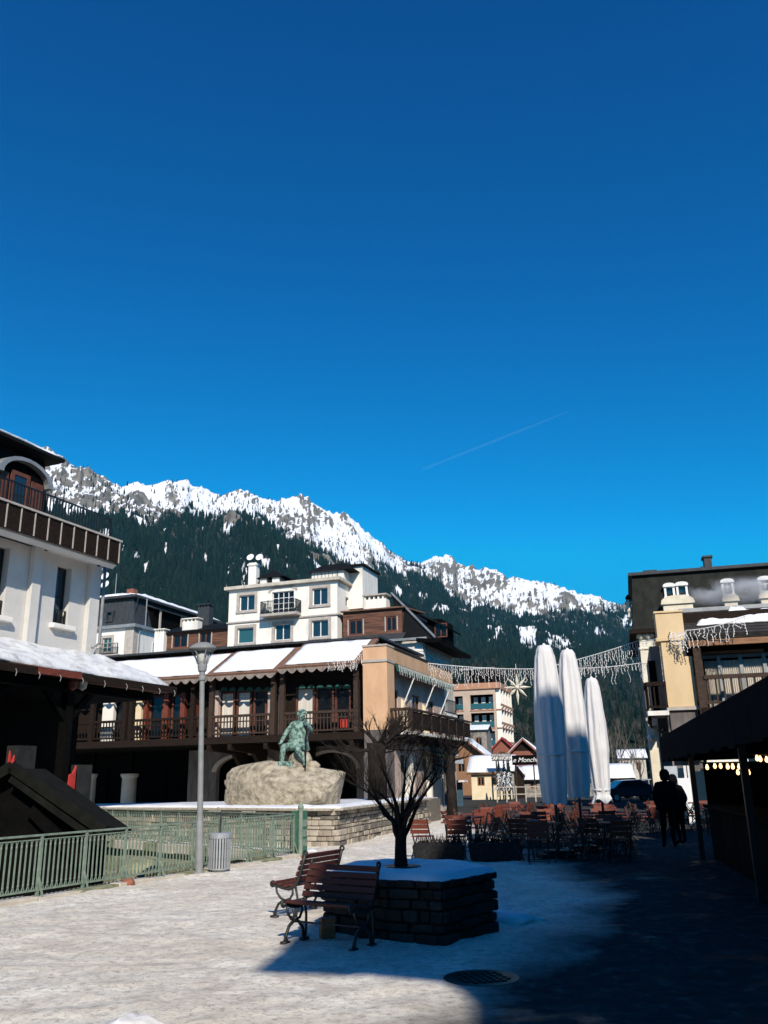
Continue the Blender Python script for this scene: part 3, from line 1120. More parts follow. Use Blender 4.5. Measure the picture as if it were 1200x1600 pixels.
def terrace():
    X = lambda px, y=0.0: T_.f(px, 1080, y)[0]
    Z = lambda py, px=580, y=0.0: T_.f(px, py, y)[1]
    xl = X(40)
    zfl = Z(1143)                   # terrace floor
    ztop = Z(1008, 586)
    xp = X(567)
    DEP = 11.0
    # ground floor: wall with arches set back under the terrace
    ya = 4.2
    arches = []
    for pa, pb in ((343, 432), (478, 556)):
        a, b = X(pa, ya), X(pb, ya)
        arches.append((a, b))
    zsp = Z(1205, 390, ya)
    w = MB()
    holes = []
    for a, b in arches:
        holes.append((a, b, -0.01, zsp + 0.001))
    xw = X(300, ya)
    zc = zfl - 0.45
    cells(w, xw, xp + 0.2, 0, zc, [(a, b, -1, zc) for a, b in arches], ya, ya + 0.35)
    for a, b in arches:            # arch heads
        c, r = (a + b) / 2, (b - a) / 2
        n = 14
        poly = [(a, zc), (a, zsp)]
        rz = min(r, zc - zsp - 0.35)
        arc = [(c - r * math.cos(PI * k / n), zsp + rz * math.sin(PI * k / n)) for k in range(n + 1)]
        for k in range(n):
            w.prism([(arc[k][0], zc), arc[k], arc[k + 1], (arc[k + 1][0], zc)], ya + 0.002, ya + 0.348)
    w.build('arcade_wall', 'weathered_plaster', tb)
    for a, b in arches:            # arch rings
        c, r = (a + b) / 2, (b - a) / 2
        rz = min(r, zc - zsp - 0.35)
        n = 14
        g = MB()
        for k in range(n):
            t0, t1 = PI * k / n, PI * (k + 1) / n
            pts = []
            for t, s in ((t0, 1.0), (t1, 1.0), (t1, 1.16), (t0, 1.16)):
                pts.append((c - r * s * math.cos(t), zsp + rz * s * math.sin(t)))
            g.prism(pts, ya - 0.06, ya + 0.02)
        g.build('arch', 'stone_trim', tb)
    # arcade interior: black wall and panes stand in for deep shade
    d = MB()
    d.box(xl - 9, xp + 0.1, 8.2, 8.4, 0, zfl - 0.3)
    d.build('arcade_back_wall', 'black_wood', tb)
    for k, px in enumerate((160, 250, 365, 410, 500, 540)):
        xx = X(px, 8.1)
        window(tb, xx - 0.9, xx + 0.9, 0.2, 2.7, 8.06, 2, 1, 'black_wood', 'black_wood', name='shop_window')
    # round columns on the open left bays
    for pa, pb, zz in ((202, 221, 1212), (318, 338, 1207), (148, 160, 1212)):
        a, b = X(pa, 6.2), X(pb, 6.2)
        r = (b - a) / 2
        c = MB()
        zt = T_.f((pa + pb) / 2, zz, 6.2)[1]
        c.lathe([(r * 1.25, 0), (r * 1.25, 0.25), (r, 0.32), (r * 0.97, zt - 0.15), (r * 1.2, zt), (r * 1.2, zt + 0.12)], 20, ((a + b) / 2, 6.2, 0))
        c.build('column', 'grey_plaster', tb, smooth=False)
        c = MB()
        c.box((a + b) / 2 - 0.18, (a + b) / 2 + 0.18, 6.02, 6.38, zt + 0.12, zfl - 0.3)
        c.build('post', 'black_wood', tb)
    # terrace slab, edge beam and corbels
    s = MB()
    s.box(xl - 9, xp - 0.02, 0.14, 8.4, zfl - 0.31, zfl - 0.02)
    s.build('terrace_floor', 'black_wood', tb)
    s = MB()
    s.box(xl, xp - 0.01, -0.10, 0.14, zfl - 0.34, zfl + 0.02)
    s.build('edge_beam', 'dark_wood', tb)
    for px in (330, 362, 417, 441, 549):
        s = MB()
        a = X(px)
        s.prism([(-0.06, zfl - 0.36), (4.2, zfl - 0.36), (4.2, zfl - 1.9), (4.0, zfl - 1.9), (2.6, zfl - 0.8), (-0.06, zfl - 0.66)], a - 0.11, a + 0.11, 'x')
        s.build('corbel', 'dark_wood', tb)
    # posts and railings; darker wood on the left bays stands in for shade
    zr = 1.05
    px_posts = [60, 100, 147, 197, 207, 302, 331, 427, 441, 556]
    zeave = Z(1045, 500)
    for px in px_posts:
        s = MB()
        a = X(px)
        s.box(a - 0.12, a + 0.12, -0.07, 0.17, zfl + 0.02, zeave + 0.1)
        s.build('post', 'brown_wood' if px > 320 else 'dark_wood', tb, bevel=0.012)
    segs = list(zip(px_posts[:-1], px_posts[1:])) + [(556, 567)]
    for pa, pb in segs:
        a, b = X(pa) + 0.12, X(pb) - 0.12
        if b - a < 0.5: continue
        m = 'brown_wood' if pa > 320 else 'dark_wood'
        rail(tb, (a, 0.05, zfl + 0.02), (b, 0.05, zfl + 0.02), zr, 0.19, 0.055, m, (0.14, 0.13), 0.14, mid=True)
    # recessed back wall of the terrace
    yb = 0.85
    bw = MB()
    wins = []
    for pa, pb in ((463, 492), (494, 522), (524, 549), (345, 368), (371, 394), (397, 418), (270, 292), (236, 258), (180, 200)):
        a, b = X(pa, yb), X(pb, yb)
        wins.append((a, b, zfl, zfl + 2.45))
    zroofb = Z(1012, 500) + 0.3
    zwall = zeave - 0.10 + (zroofb + 0.28 - zeave) * (yb + 0.62) / 3.22 - 0.25
    cells(bw, xl, xp - 0.02, zfl - 0.02, zwall, wins, yb, yb + 0.25)
    bw.build('terrace_wall', 'dark_wood', tb)
    for k, (a, b, c, d) in enumerate(wins):
        cur = k in (0, 3, 4)
        o = MB()
        fw = 0.11
        o.box(a, a + fw, yb - 0.04, yb + 0.1, c, d)
        o.box(b - fw, b, yb - 0.04, yb + 0.1, c, d)
        o.box(a + fw, b - fw, yb - 0.04, yb + 0.1, d - fw, d)
        wo_ = o.build('french_window', 'door_wood', tb)
        g = MB().box(a + fw, b - fw, yb + 0.03, yb + 0.045, c, d - fw)
        g.build('pane', 'curtain' if cur else 'dark_glass', wo_)
    # reddish shutters and a lit peach pier in the left bays
    for pa, pb, m in ((257, 264, 'red_wood'), (283, 290, 'red_wood'), (301, 308, 'red_wood'), (226, 231, 'red_wood'), (214, 223, 'cream_plaster'), (163, 180, 'white_plaster'), (333, 342, 'pink_plaster'), (419, 428, 'pink_plaster'), (436, 441, 'pink_plaster')):
        a, b = X(pa, yb - 0.3), X(pb, yb - 0.3)
        g = MB().box(a, b, yb - 0.32, yb - 0.06, zfl, zfl + 2.5)
        g.build('shutter' if m == 'red_wood' else 'pier', m, tb)
    # row of green half round lamp shades / transoms
    for pa, pb, step in ((345, 420, 13.5), (467, 548, 14)):
        px = pa
        me = None
        while px < pb:
            a, b = X(px, 0.5), X(px + step * 0.72, 0.5)
            r = (b - a) / 2
            zc_ = Z(1080 if pa < 400 else 1076, px, 0.5)
            if me is None:
                n = 8
                g = MB().prism([(r * math.cos(PI * k / n), r * 1.1 * math.sin(PI * k / n)) for k in range(n + 1)], -0.03, 0.03)
                me = g.build('awning_scallop', 'green_cloth', tb, loc=((a + b) / 2, 0.5, zc_)).data
            else:
                put('awning_scallop', me, tb, ((a + b) / 2, 0.5, zc_))
            px += step
    # eaves: three roof pieces, wavy tile edge, rafters, snow
    ztr = zroofb + 0.15
    for pa, pb, dz in ((442, 566, 0.0), (331, 439, -0.16), (60, 335, -0.22)):
        a, b = X(pa), X(pb)
        ze = zeave + 0.12 + dz
        zt = ztr + dz + 0.25
        s = MB()
        s.quadslab((a, -0.62, ze), (b, -0.62, ze), (b, 2.6, zt), (a, 2.6, zt), 0.12)
        r_ = s.build('roof', 'tile_brown', tb)
        # wavy fascia
        g = MB()
        n = max(2, int((b - a) / 0.55))
        wv = (b - a) / n
        for k in range(n):
            x0 = a + k * wv
            poly = [(x0, ze - 0.10), (x0 + wv, ze - 0.10)] + [(x0 + wv * (1 - t / 6), ze - 0.16 - 0.20 * math.sin(PI * t / 6)) for t in range(7)]
            g.prism(poly, -0.70, -0.67)
        g.build('scalloped_fascia', 'tile_end', r_)
        g = MB()
        for k in range(int((b - a) / 0.8)):
            xx = a + 0.4 + k * 0.8
            g.beam((xx, -0.65, ze - 0.2), (xx, 2.3, zt - 0.22), 0.1, 0.14)
        g.build('rafters', 'dark_wood', r_)
        nx = int((b - a) / 0.22)
        snow_slab((a + 0.28, -0.42, ze + 0.012 + 0.28 * (zt - ze) / 3.35), (b - 0.28, -0.42, ze + 0.012 + 0.28 * (zt - ze) / 3.35), (b - 0.28, 2.2, zt - 0.1), (a + 0.28, 2.2, zt - 0.1), 0.13, nx, 12, pa * 0.1, 1.1).build('snow', 'snow', r_, smooth=True)
    # flat roof body behind
    s = MB()
    s.box(xl - 4, xp - 0.02, 2.66, DEP, zfl, ztr)
    s.box(xl, xp - 0.02, 8.45, DEP, 0, zfl)
    s.build('rear_body', 'weathered_plaster', tb)
    s = MB().box(xl - 0.1, xp, 2.62, DEP + 0.1, ztr + 0.30, ztr + 0.42)
    s.build('flat_roof', 'slate', tb)
    # the peach pillar with its cornice and weathered plinth
    s = MB().box(xp, 0, 0, 1.15, zfl + 0.06, ztop - 0.06)
    s.build('pillar', 'peach_plaster', tb, bevel=0.015)
    zm = Z(1032, 586)
    s = MB().box(xp - 0.04, 0.04, -0.06, 1.2, zm - 0.08, zm + 0.06)
    s.box(xp - 0.03, 0.03, -0.05, 1.2, ztop - 0.06, ztop + 0.03)
    s.build('pillar_band', 'stone_trim', tb)
    s = MB().box(xp + 0.04, -0.06, 0.03, 1.1, 0, zfl + 0.06)
    s.build('pillar_base', 'weathered_plaster', tb)
    # ---------------- the side along the street
    ys1 = 13.0
    zf0 = zm                           # underside of the parapet band
    s = MB().box(-0.30, -0.03, 1.15, ys1, zf0, ztop - 0.04)
    s.build('parapet', 'peach_plaster', tb)
    s = MB().box(-0.36, 0.03, 1.10, ys1 + 0.05, ztop - 0.04, ztop + 0.05)
    s.build('parapet_coping', 'brown_wood', tb)
    # green awning roll, its arms
    s = MB()
    s.prism([(-0.28, zf0 - 0.02), (0.12, zf0 - 0.10), (0.14, zf0 - 0.45), (0.10, zf0 - 0.45), (0.06, zf0 - 0.16), (-0.28, zf0 - 0.12)], 1.3, ys1 - 0.3)
    s.build('awning', 'green_cloth', tb)
    s = MB()
    for y in np.arange(1.4, ys1 - 0.4, 0.33):
        z = zf0 - 0.10
        for q in range(3):
            s.tube([(0.16, y + q * 0.1, z), (0.17, y + q * 0.1 + 0.02, z - 0.15 - 0.17 * ((int(y * 7) + q) % 3))], 0.007, 4)
    s.build('icicle_lights', 'icicle', tb)['kind'] = 'stuff'
    # recessed upper wall with doors
    dh = [(2.3, 3.5, zfl, zfl + 2.3), (6.0, 7.4, zfl, zfl + 2.3), (9.2, 10.4, zfl, zfl + 2.2)]
    s = MB()
    cells(s, 1.15, ys1, zfl, zf0, dh, -0.85, -0.6, 'x')
    s.build('side_wall', 'pink_plaster', tb)
    for (a, b, c, d) in dh:
        window(tb, a, b, c, d, -0.68, 2, 1, 'door_wood', 'dark_glass', 0.1, 0.08, 'balcony_door', side='x')
    for y in (4.2, 8.2, 11.6):
        s = MB().beam((-0.6, y, zfl + 1.4), (0.12, y + 0.05, zf0 - 0.45), 0.06, 0.06)
        s.build('awning_arm', 'white_paint', tb)
    # folded cream sun blinds
    for y in (3.9, 7.9):
        s = MB().prism([(-0.58, zfl + 0.1), (-0.22, zfl + 0.1), (-0.42, zfl + 1.7), (-0.58, zfl + 1.9)], y, y + 0.25)
        s.build('folded_blind', 'cream_plaster', tb)
    # side balcony
    bx = 1.15
    ye = 12.6
    s = MB().box(0.02, bx, 0.3, ye, zfl - 0.16, zfl - 0.02)
    s.build('balcony_floor', 'white_plaster', tb)
    for y in np.arange(1.0, ye, 1.2):
        s = MB().prism([(0.02, zfl - 0.16), (bx - 0.1, zfl - 0.16), (bx - 0.1, zfl - 0.28), (0.02, zfl - 0.6)], y, y + 0.16)
        s.build('bracket', 'dark_wood', tb)
    rail(tb, (0.03, 0.36, zfl), (bx - 0.1, 0.36, zfl), 1.05, 0.15, 0.06, 'brown_wood', (0.14, 0.14), 0.16)
    for k in range(7):
        y0 = 0.44 + k * (ye - 0.5) / 7
        y1 = 0.44 + (k + 1) * (ye - 0.5) / 7
        s = MB().box(bx - 0.09, bx - 0.04, y0 + 0.05, y1 - 0.05, zfl + 0.1, zfl + 0.95)
        s.build('balcony_panel', 'dark_wood', tb)
        s = MB().box(bx - 0.12, bx, y0 - 0.05, y0 + 0.05, zfl - 0.1, zfl + 1.0)
        s.build('balcony_post', 'brown_wood', tb)
    s = MB().box(bx - 0.16, bx + 0.04, 0.40, ye, zfl + 1.0, zfl + 1.09)
    s.build('handrail', 'brown_wood', tb)
    # ground floor shops along the street
    gh = [(2.0, 4.4, 0.3, 3.0), (6.0, 8.2, 0.1, 2.9), (9.6, 11.2, 0.1, 2.8)]
    s = MB()
    cells(s, 1.1, ys1, 0, zfl - 0.16, gh, -0.35, -0.05, 'x')
    s.build('shop_wall', 'pink_plaster', tb)
    for (a, b, c, d) in gh:
        window(tb, a, b, c, d, -0.15, 2, 1, 'white_paint', 'dark_glass', 0.09, 0.08, 'shop_window', side='x')
    s = MB().quadslab((1.5, 5.4, zfl - 1.3), (1.5, 8.8, zfl - 1.3), (-0.05, 8.8, zfl - 0.75), (-0.05, 5.4, zfl - 0.75), 0.05)
    s.build('shop_awning', 'green_cloth', tb)
    s = MB().box(1.46, 1.52, 5.4, 8.8, zfl - 1.5, zfl - 1.25)
    s.build('awning_valance', 'white_paint', tb)
    # white piers seen under the balcony
    for pa, pb in ((567, 586), (625, 640), (655, 669)):
        yy = 1.3 if pa < 600 else (3.0 if pa < 650 else 7.0)
        a, b = X(pa, yy), X(pb, yy)
        s = MB().box(a, b, yy, yy + 0.3, 0, 2.9)
        s.build('pier', 'white_plaster', tb)
    # things left on the terrace: a red cloth over the rail
    s = MB()
    a, b = X(530), X(541)
    s.box(a, b, 0.12, 0.16, zfl + 0.25, zfl + 0.72)
    s.build('red_banner', 'red_cloth', tb)


terrace()

# ================================================================== white hotel with timber wings
H_ = Frame(527, 960, 66.0, GRID)
hotel = thing('hotel', 'white four storey hotel with timber clad attic wings and dark roofs', 'hotel', H_.loc, H_.ang)


def white_hotel():
    X = lambda px, py=960, y=0.0: H_.f(px, py, y)[0]
    Zf = lambda px, py, y=0.0: H_.f(px, py, y)[1]
    xl = X(357)
    ztop = Zf(440, 915)
    DEP = 5.5
    rects = [H_.rect(374, 930, 398, 954), H_.rect(488, 919, 512, 945), H_.rect(371, 981, 396, 1005), H_.rect(429, 975, 454, 1000), H_.rect(487, 969, 513, 995)]
    door = H_.rect(425, 924, 459, 960)
    w = MB()
    cells(w, xl, 0, 0, ztop, rects + [door], 0, 0.3)
    w.box(xl, xl + 0.3, 0.3, DEP, 0, ztop)
    w.box(xl + 0.3, 0, DEP - 0.3, DEP, 0, ztop)
    w.build('front_wall', 'white_plaster', hotel)
    sw = MB()
    a = H_.srect(540, 934, 547, 948)
    sw_h = [(min(a[0], a[1]), min(a[0], a[1]) + 0.7, a[2], a[3])]
    cells(sw, 0.3, DEP - 0.3, 0, ztop, sw_h, -0.3, -0.002, 'x')
    sw.build('side_wall', 'white_plaster', hotel)
    window(hotel, *sw_h[0], -0.12, 1, 1, 'white_paint', 'glass', side='x')
    for k, r_ in enumerate(rects):
        window(hotel, *r_, 0.14, 1 if k == 2 else 2, 1, 'white_paint', 'teal_glass' if k == 2 else 'glass', 0.07, 0.1)
        stone_surround(hotel, *r_, 0.0, 0.24, 0.05)
    window(hotel, *door, 0.14, 4, 4, 'white_paint', 'dark_glass', 0.06, 0.1, 'french_door')
    # shallow arched head over the door
    s = MB()
    c, r_ = (door[0] + door[1]) / 2, (door[1] - door[0]) / 2 + 0.2
    n = 10
    for k in range(n):
        t0, t1 = PI * k / n, PI * (k + 1) / n
        s.prism([(c - r_ * math.cos(t0), door[3] - 0.05 + 0.38 * math.sin(t0)), (c - r_ * math.cos(t1), door[3] - 0.05 + 0.38 * math.sin(t1)),
                 (c - r_ * math.cos(t1) * 1.12, door[3] + 0.05 + 0.5 * math.sin(t1)), (c - r_ * math.cos(t0) * 1.12, door[3] + 0.05 + 0.5 * math.sin(t0))], -0.05, 0.05)
    s.build('arch', 'stone_trim', hotel)
    # balcony
    b = H_.rect(407, 944, 463, 958, -0.9)
    s = MB().box(b[0], b[1], -0.95, -0.002, door[2] - 0.22, door[2] - 0.02)
    s.build('balcony_floor', 'stone_trim', hotel)
    for p, q in (((b[0], -0.92), (b[1], -0.92)), ((b[0] + 0.02, -0.92), (b[0] + 0.02, 0)), ((b[1] - 0.02, -0.92), (b[1] - 0.02, 0))):
        rail(hotel, (p[0], p[1], door[2]), (q[0], q[1], door[2]), 0.95, 0.13, 0.025, 'black_iron', (0.05, 0.04), 0.08)
    for dx in (0.45, b[1] - b[0] - 0.4):
        s = MB()
        rnd = random.Random(int(dx * 10))
        for _ in range(60):
            a, z = rnd.uniform(0, 2 * PI), rnd.uniform(0, 1)
            rr = 0.25 * (1 - z) + 0.03
            p = Vector((rr * math.cos(a), rr * math.sin(a), 0.3 + z * 0.8))
            d = Vector((rnd.uniform(-1, 1), rnd.uniform(-1, 1), rnd.uniform(-.5, 1))) * 0.1
            s.add([p, p + d, p + Vector((d.y, -d.x, d.z)) * 0.8], [(0, 1, 2)])
        s.lathe([(0.12, 0), (0.16, 0.3), (0.02, 0.3)], 8)
        s.build('potted_shrub', 'plant_green', hotel, loc=(b[0] + dx, -0.55, door[2] - 0.02))
    # cornice and string courses
    for za, zb, pro in ((ztop - 0.02, ztop + 0.26, 0.32), (Zf(440, 967) - 0.07, Zf(440, 967) + 0.07, 0.12), (Zf(440, 1009) - 0.1, Zf(440, 1009) + 0.08, 0.14)):
        s = MB().box(xl - pro, pro, -pro, 0.28, za, zb)
        s.box(0.004, pro, 0.28, DEP, za, zb)
        s.build('cornice', 'stone_trim' if za < ztop - 1 else 'pale_stone', hotel, bevel=0.03)
    s = MB().box(xl, 0, 0.28, DEP, ztop - 0.05, ztop + 0.15)
    s.build('roof_slab', 'slate', hotel)
    # attic: hipped black roofs, dormer blocks and a lift tower
    def hip(name, x0, x1, y0, y1, z0, z1, inset, m='black_roof'):
        s = MB()
        s.add([(x0, y0, z0), (x1, y0, z0), (x1, y1, z0), (x0, y1, z0), (x0 + inset, y0 + inset, z1), (x1 - inset, y0 + inset, z1), (x1 - inset, y1 - inset, z1), (x0 + inset, y1 - inset, z1)],
              [(0, 3, 2, 1), (4, 5, 6, 7), (0, 1, 5, 4), (1, 2, 6, 5), (2, 3, 7, 6), (3, 0, 4, 7)])
        return s.build(name, m, hotel)
    zb = ztop + 0.15
    hip('roof', xl + 0.2, X(470, 905, 1.6), 1.0, DEP, zb, zb + 0.9, 0.9)
    for pa, pb in ((408, 418), (427, 438)):
        r_ = H_.rect(pa, 903, pb, 917, 0.9)
        s = MB().box(r_[0], r_[1], 0.7, 2.4, zb, r_[3])
        s.build('dormer', 'white_plaster', hotel)
    r_ = H_.rect(403, 889, 447, 903, 0.8)
    s = MB().add([(r_[0], 0.5, r_[2]), (r_[1], 0.5, r_[2]), (r_[1], 3, r_[2]), (r_[0], 3, r_[2]), ((r_[0] + r_[1]) / 2, 1.2, r_[3]), ((r_[0] + r_[1]) / 2, 2.4, r_[3])],
                 [(0, 3, 2, 1), (0, 1, 4), (1, 2, 5, 4), (2, 3, 5), (3, 0, 4, 5)])
    s.build('dormer_roof', 'black_roof', hotel)
    r_ = H_.rect(487, 893, 537, 908, 1.2)
    s = MB().box(r_[0], r_[1], 1.2, DEP, zb, r_[3])
    s.build('attic_block', 'white_plaster', hotel)
    hip('attic_roof', r_[0] - 0.3, r_[1] + 0.9, 0.9, DEP + 0.2, r_[3], r_[3] + 0.75, 1.0)
    rail(hotel, (r_[0] + 0.1, 0.4, zb), (-0.1, 0.4, zb), 0.8, 0.3, 0.03, 'black_iron', (0.04, 0.04), 0.2)
    a = H_.rect(534, 884, 543, 915, 2.5)
    s = MB().box(a[0], a[1] + 1.3, 2.5, DEP + 0.6, zb - 2.0, a[3] - 0.15)
    s.build('stair_tower', 'white_plaster', hotel)
    s = MB().box(a[0] - 0.2, a[1] + 1.5, 2.3, DEP + 0.8, a[3] - 0.15, a[3] + 0.0)
    s.build('tower_roof', 'black_roof', hotel)
    # chimney with two dishes
    r_ = H_.rect(390, 880, 402, 902, 1.5)
    s = MB().box(r_[0], r_[1], 1.3, 1.9, zb, r_[3])
    s.box(r_[0] - 0.08, r_[1] + 0.08, 1.22, 1.98, r_[3] - 0.25, r_[3] - 0.1)
    s.build('chimney', 'white_plaster', hotel)
    for px in (391, 405):
        p = H_.f(px, 871, 1.2)
        dish(hotel, (p[0], 1.3, p[1]), 0.32)
    # ------------ timber wings
    def wing(x0, x1, ztop_, zbot, wins, dep, y0=0.35):
        s = MB()
        cells(s, x0, x1, zbot, ztop_, wins, y0, y0 + 0.25)
        s.box(x0, x1, y0 + 0.25, dep, zbot, ztop_)
        o = s.build('timber_wing', 'plank_wall', hotel)
        for r_ in wins:
            window(hotel, *r_, y0 + 0.06, 2, 1, 'door_wood', 'dark_glass', 0.10, 0.1)
            s2 = MB().box(r_[0] - 0.09, r_[0], y0 - 0.03, y0 + 0.03, r_[2], r_[3]).box(r_[1], r_[1] + 0.09, y0 - 0.03, y0 + 0.03, r_[2], r_[3])
            s2.build('fairy_light_strip', 'stone_trim', hotel)
        return o
    y0 = 0.35
    a = H_.rect(528, 952, 628, 993, y0)
    rw = [H_.rect(545, 968, 567, 992, y0), H_.rect(603, 963, 620, 986, y0)]
    wing(0.34, a[1], a[3], a[2] - 0.3, rw, 6.0)
    s = MB().quadslab((0.3, -0.6, a[2] - 0.55), (a[1] + 0.3, -0.6, a[2] - 0.55), (a[1] + 0.3, 0.36, a[2] + 0.05), (0.3, 0.36, a[2] + 0.05), 0.1)
    s.build('skirt_roof', 'slate', hotel)
    g = H_.f(527, 1008, -0.65)[1]
    zg = a[2] - 0.62
    s = MB().box(0.3, a[1] + 2.2, -0.75, -0.6, zg - 0.12, zg + 0.05)
    s.build('gutter', 'zinc', hotel)
    s = MB().quadslab((0.2, 0.1, a[3]), (a[1] + 0.2, 0.1, a[3]), (a[1] + 0.2, 6, a[3] + 0.5), (0.2, 6, a[3] + 0.5), 0.1)
    s.build('wing_roof', 'tile_brown', hotel)
    # steep black gable end right of the wing
    zz = a[2] - 0.5
    x1 = a[1]
    r_ = H_.f(609, 930, 1.5)
    s = MB().add([(x1 + 0.01, 0.3, zz), (x1 + 2.6, 0.0, zz - 0.15), (x1 - 1.2, 1.5, a[3] + 1.3), (x1 + 0.01, 8, zz), (x1 + 2.6, 8, zz - 0.15), (x1 - 1.2, 8, a[3] + 1.3)],
                 [(0, 1, 2), (3, 5, 4), (0, 3, 4, 1), (1, 4, 5, 2), (2, 5, 3, 0)])
    s.build('steep_roof', 'black_roof', hotel)
    s = MB().beam((x1 - 1.15, 1.4, a[3] + 1.36), (x1 + 2.7, -0.1, zz - 0.08), 0.16, 0.1)
    s.build('verge_board', 'zinc', hotel)
    # dark dormer on the steep roof
    d0 = H_.f(647, 962, 3.0)
    d1 = H_.f(692, 978, 3.0)
    s = MB()
    s.box(x1 + 1.2, d1[0] - 0.1, 3.0, 6.5, zz, d0[1] - 0.4)
    s.build('side_dormer', 'black_wood', hotel)
    s = MB().quadslab((x1 + 0.6, 2.6, d0[1]), (d0[0] + 0.6, 2.6, d0[1] + 0.05), (d0[0] + 0.6, 7, d0[1] + 0.05), (x1 + 0.6, 7, d0[1]), 0.1)
    s.quadslab((d0[0] + 0.6, 2.6, d0[1] + 0.05), (d1[0] + 0.4, 2.6, d1[1] - 0.1), (d1[0] + 0.4, 7, d1[1] - 0.1), (d0[0] + 0.6, 7, d0[1] + 0.05), 0.1)
    s.build('dormer_roof', 'black_roof', hotel)
    window(hotel, x1 + 1.8, x1 + 2.8, zz + 0.4, zz + 1.5, 2.94, 2, 1, 'door_wood', 'dark_glass', 0.08, 0.08)
    # stone wall with quoins below the gutter
    q = H_.rect(596, 1008, 661, 1040, -0.2)
    s = MB().box(0.3, q[1], -0.2, 8, 0, zg - 0.12)
    s.build('stone_wall', 'pale_stone', hotel)
    for k in range(8):
        zq = zg - 0.5 - k * 0.42
        wq = 0.75 if k % 2 else 0.5
        s = MB().box(q[1] - wq, q[1] + 0.03, -0.24, 0.3, zq, zq + 0.38)
        s.build('quoin', 'white_plaster', hotel, bevel=0.01)
    ww = H_.rect(628, 1013, 645, 1034, -0.2)
    window(hotel, *ww, -0.26, 2, 1, 'white_paint', 'teal_glass')
    s = MB().quadslab((q[1] - 0.3, -0.8, zg), (q[1] + 1.4, -0.8, zg - 0.2), (q[1] + 1.4, 9, zg - 0.2), (q[1] - 0.3, 9, zg), 0.25)
    s.build('eave', 'black_wood', hotel)
    for yy in (1.2, 3.2, 5.2):
        window(hotel, yy, yy + 1.0, zg - 2.6, zg - 1.0, q[1] + 0.06, 2, 1, 'white_paint', 'glass', side='x')
    # big white chimney
    r_ = H_.rect(568, 936, 603, 954, 1.0)
    s = MB().box(r_[0], r_[1], 1.0, 2.0, a[3] - 0.2, r_[3])
    for k in range(5):
        xx = r_[0] + (r_[1] - r_[0]) * (k + 0.1) / 5
        s.box(xx, xx + 0.12, 1.05, 1.95, r_[3], r_[3] + 0.28)
    s.build('chimney', 'white_plaster', hotel)
    s = MB().box(r_[0] - 0.08, r_[1] + 0.08, 0.92, 2.08, r_[3] + 0.28, r_[3] + 0.4)
    s.build('chimney_cap', 'conc', hotel)
    # left wing
    a = H_.rect(246, 986, 357, 1012, y0)
    lw = [H_.rect(270, 991, 293, 1012, y0), H_.rect(312, 988, 330, 1008, y0)]
    wing(a[0], xl - 0.02, a[3], a[2] - 1.0, lw, 4.5)
    s = MB().quadslab((a[0], -0.9, a[2] - 0.9), (xl - 0.05, -0.9, a[2] - 0.9), (xl - 0.05, 0.36, a[2] - 0.05), (a[0], 0.36, a[2] - 0.05), 0.1)
    s.build('skirt_roof', 'slate', hotel)
    s = MB().box(a[0] - 0.1, xl - 0.05, -1.05, -0.9, a[2] - 1.05, a[2] - 0.85)
    s.build('gutter', 'zinc', hotel)
    s = MB().box(a[0], xl - 0.02, -0.6, 0.34, 0, a[2] - 1.0)
    s.build('lower_wall', 'white_plaster', hotel)
    s = MB().quadslab((a[0] - 0.2, 0.1, a[3]), (xl - 0.05, 0.1, a[3]), (xl - 0.05, 4.5, a[3] + 1.3), (a[0] - 0.2, 4.5, a[3] + 1.3), 0.1)
    s.build('wing_roof', 'black_roof', hotel)
    for px0, px1, py0, py1, yy in ((285, 309, 967, 982, 0.9), (241, 256, 984, 1012, -0.1), (309, 327, 945, 962, 3.6)):
        r_ = H_.rect(px0, py0, px1, py1, yy)
        s = MB().box(r_[0], r_[1], yy, yy + 0.7, r_[2] - 1.2, r_[3] - 0.2)
        for k in range(4):
            xx = r_[0] + (r_[1] - r_[0]) * (k + 0.15) / 4
            s.box(xx, xx + 0.1, yy + 0.04, yy + 0.66, r_[3] - 0.2, r_[3])
        s.box(r_[0] - 0.06, r_[1] + 0.06, yy - 0.06, yy + 0.76, r_[3], r_[3] + 0.08)
        s.build('chimney', 'white_plaster' if yy < 3 else 'slate', hotel)


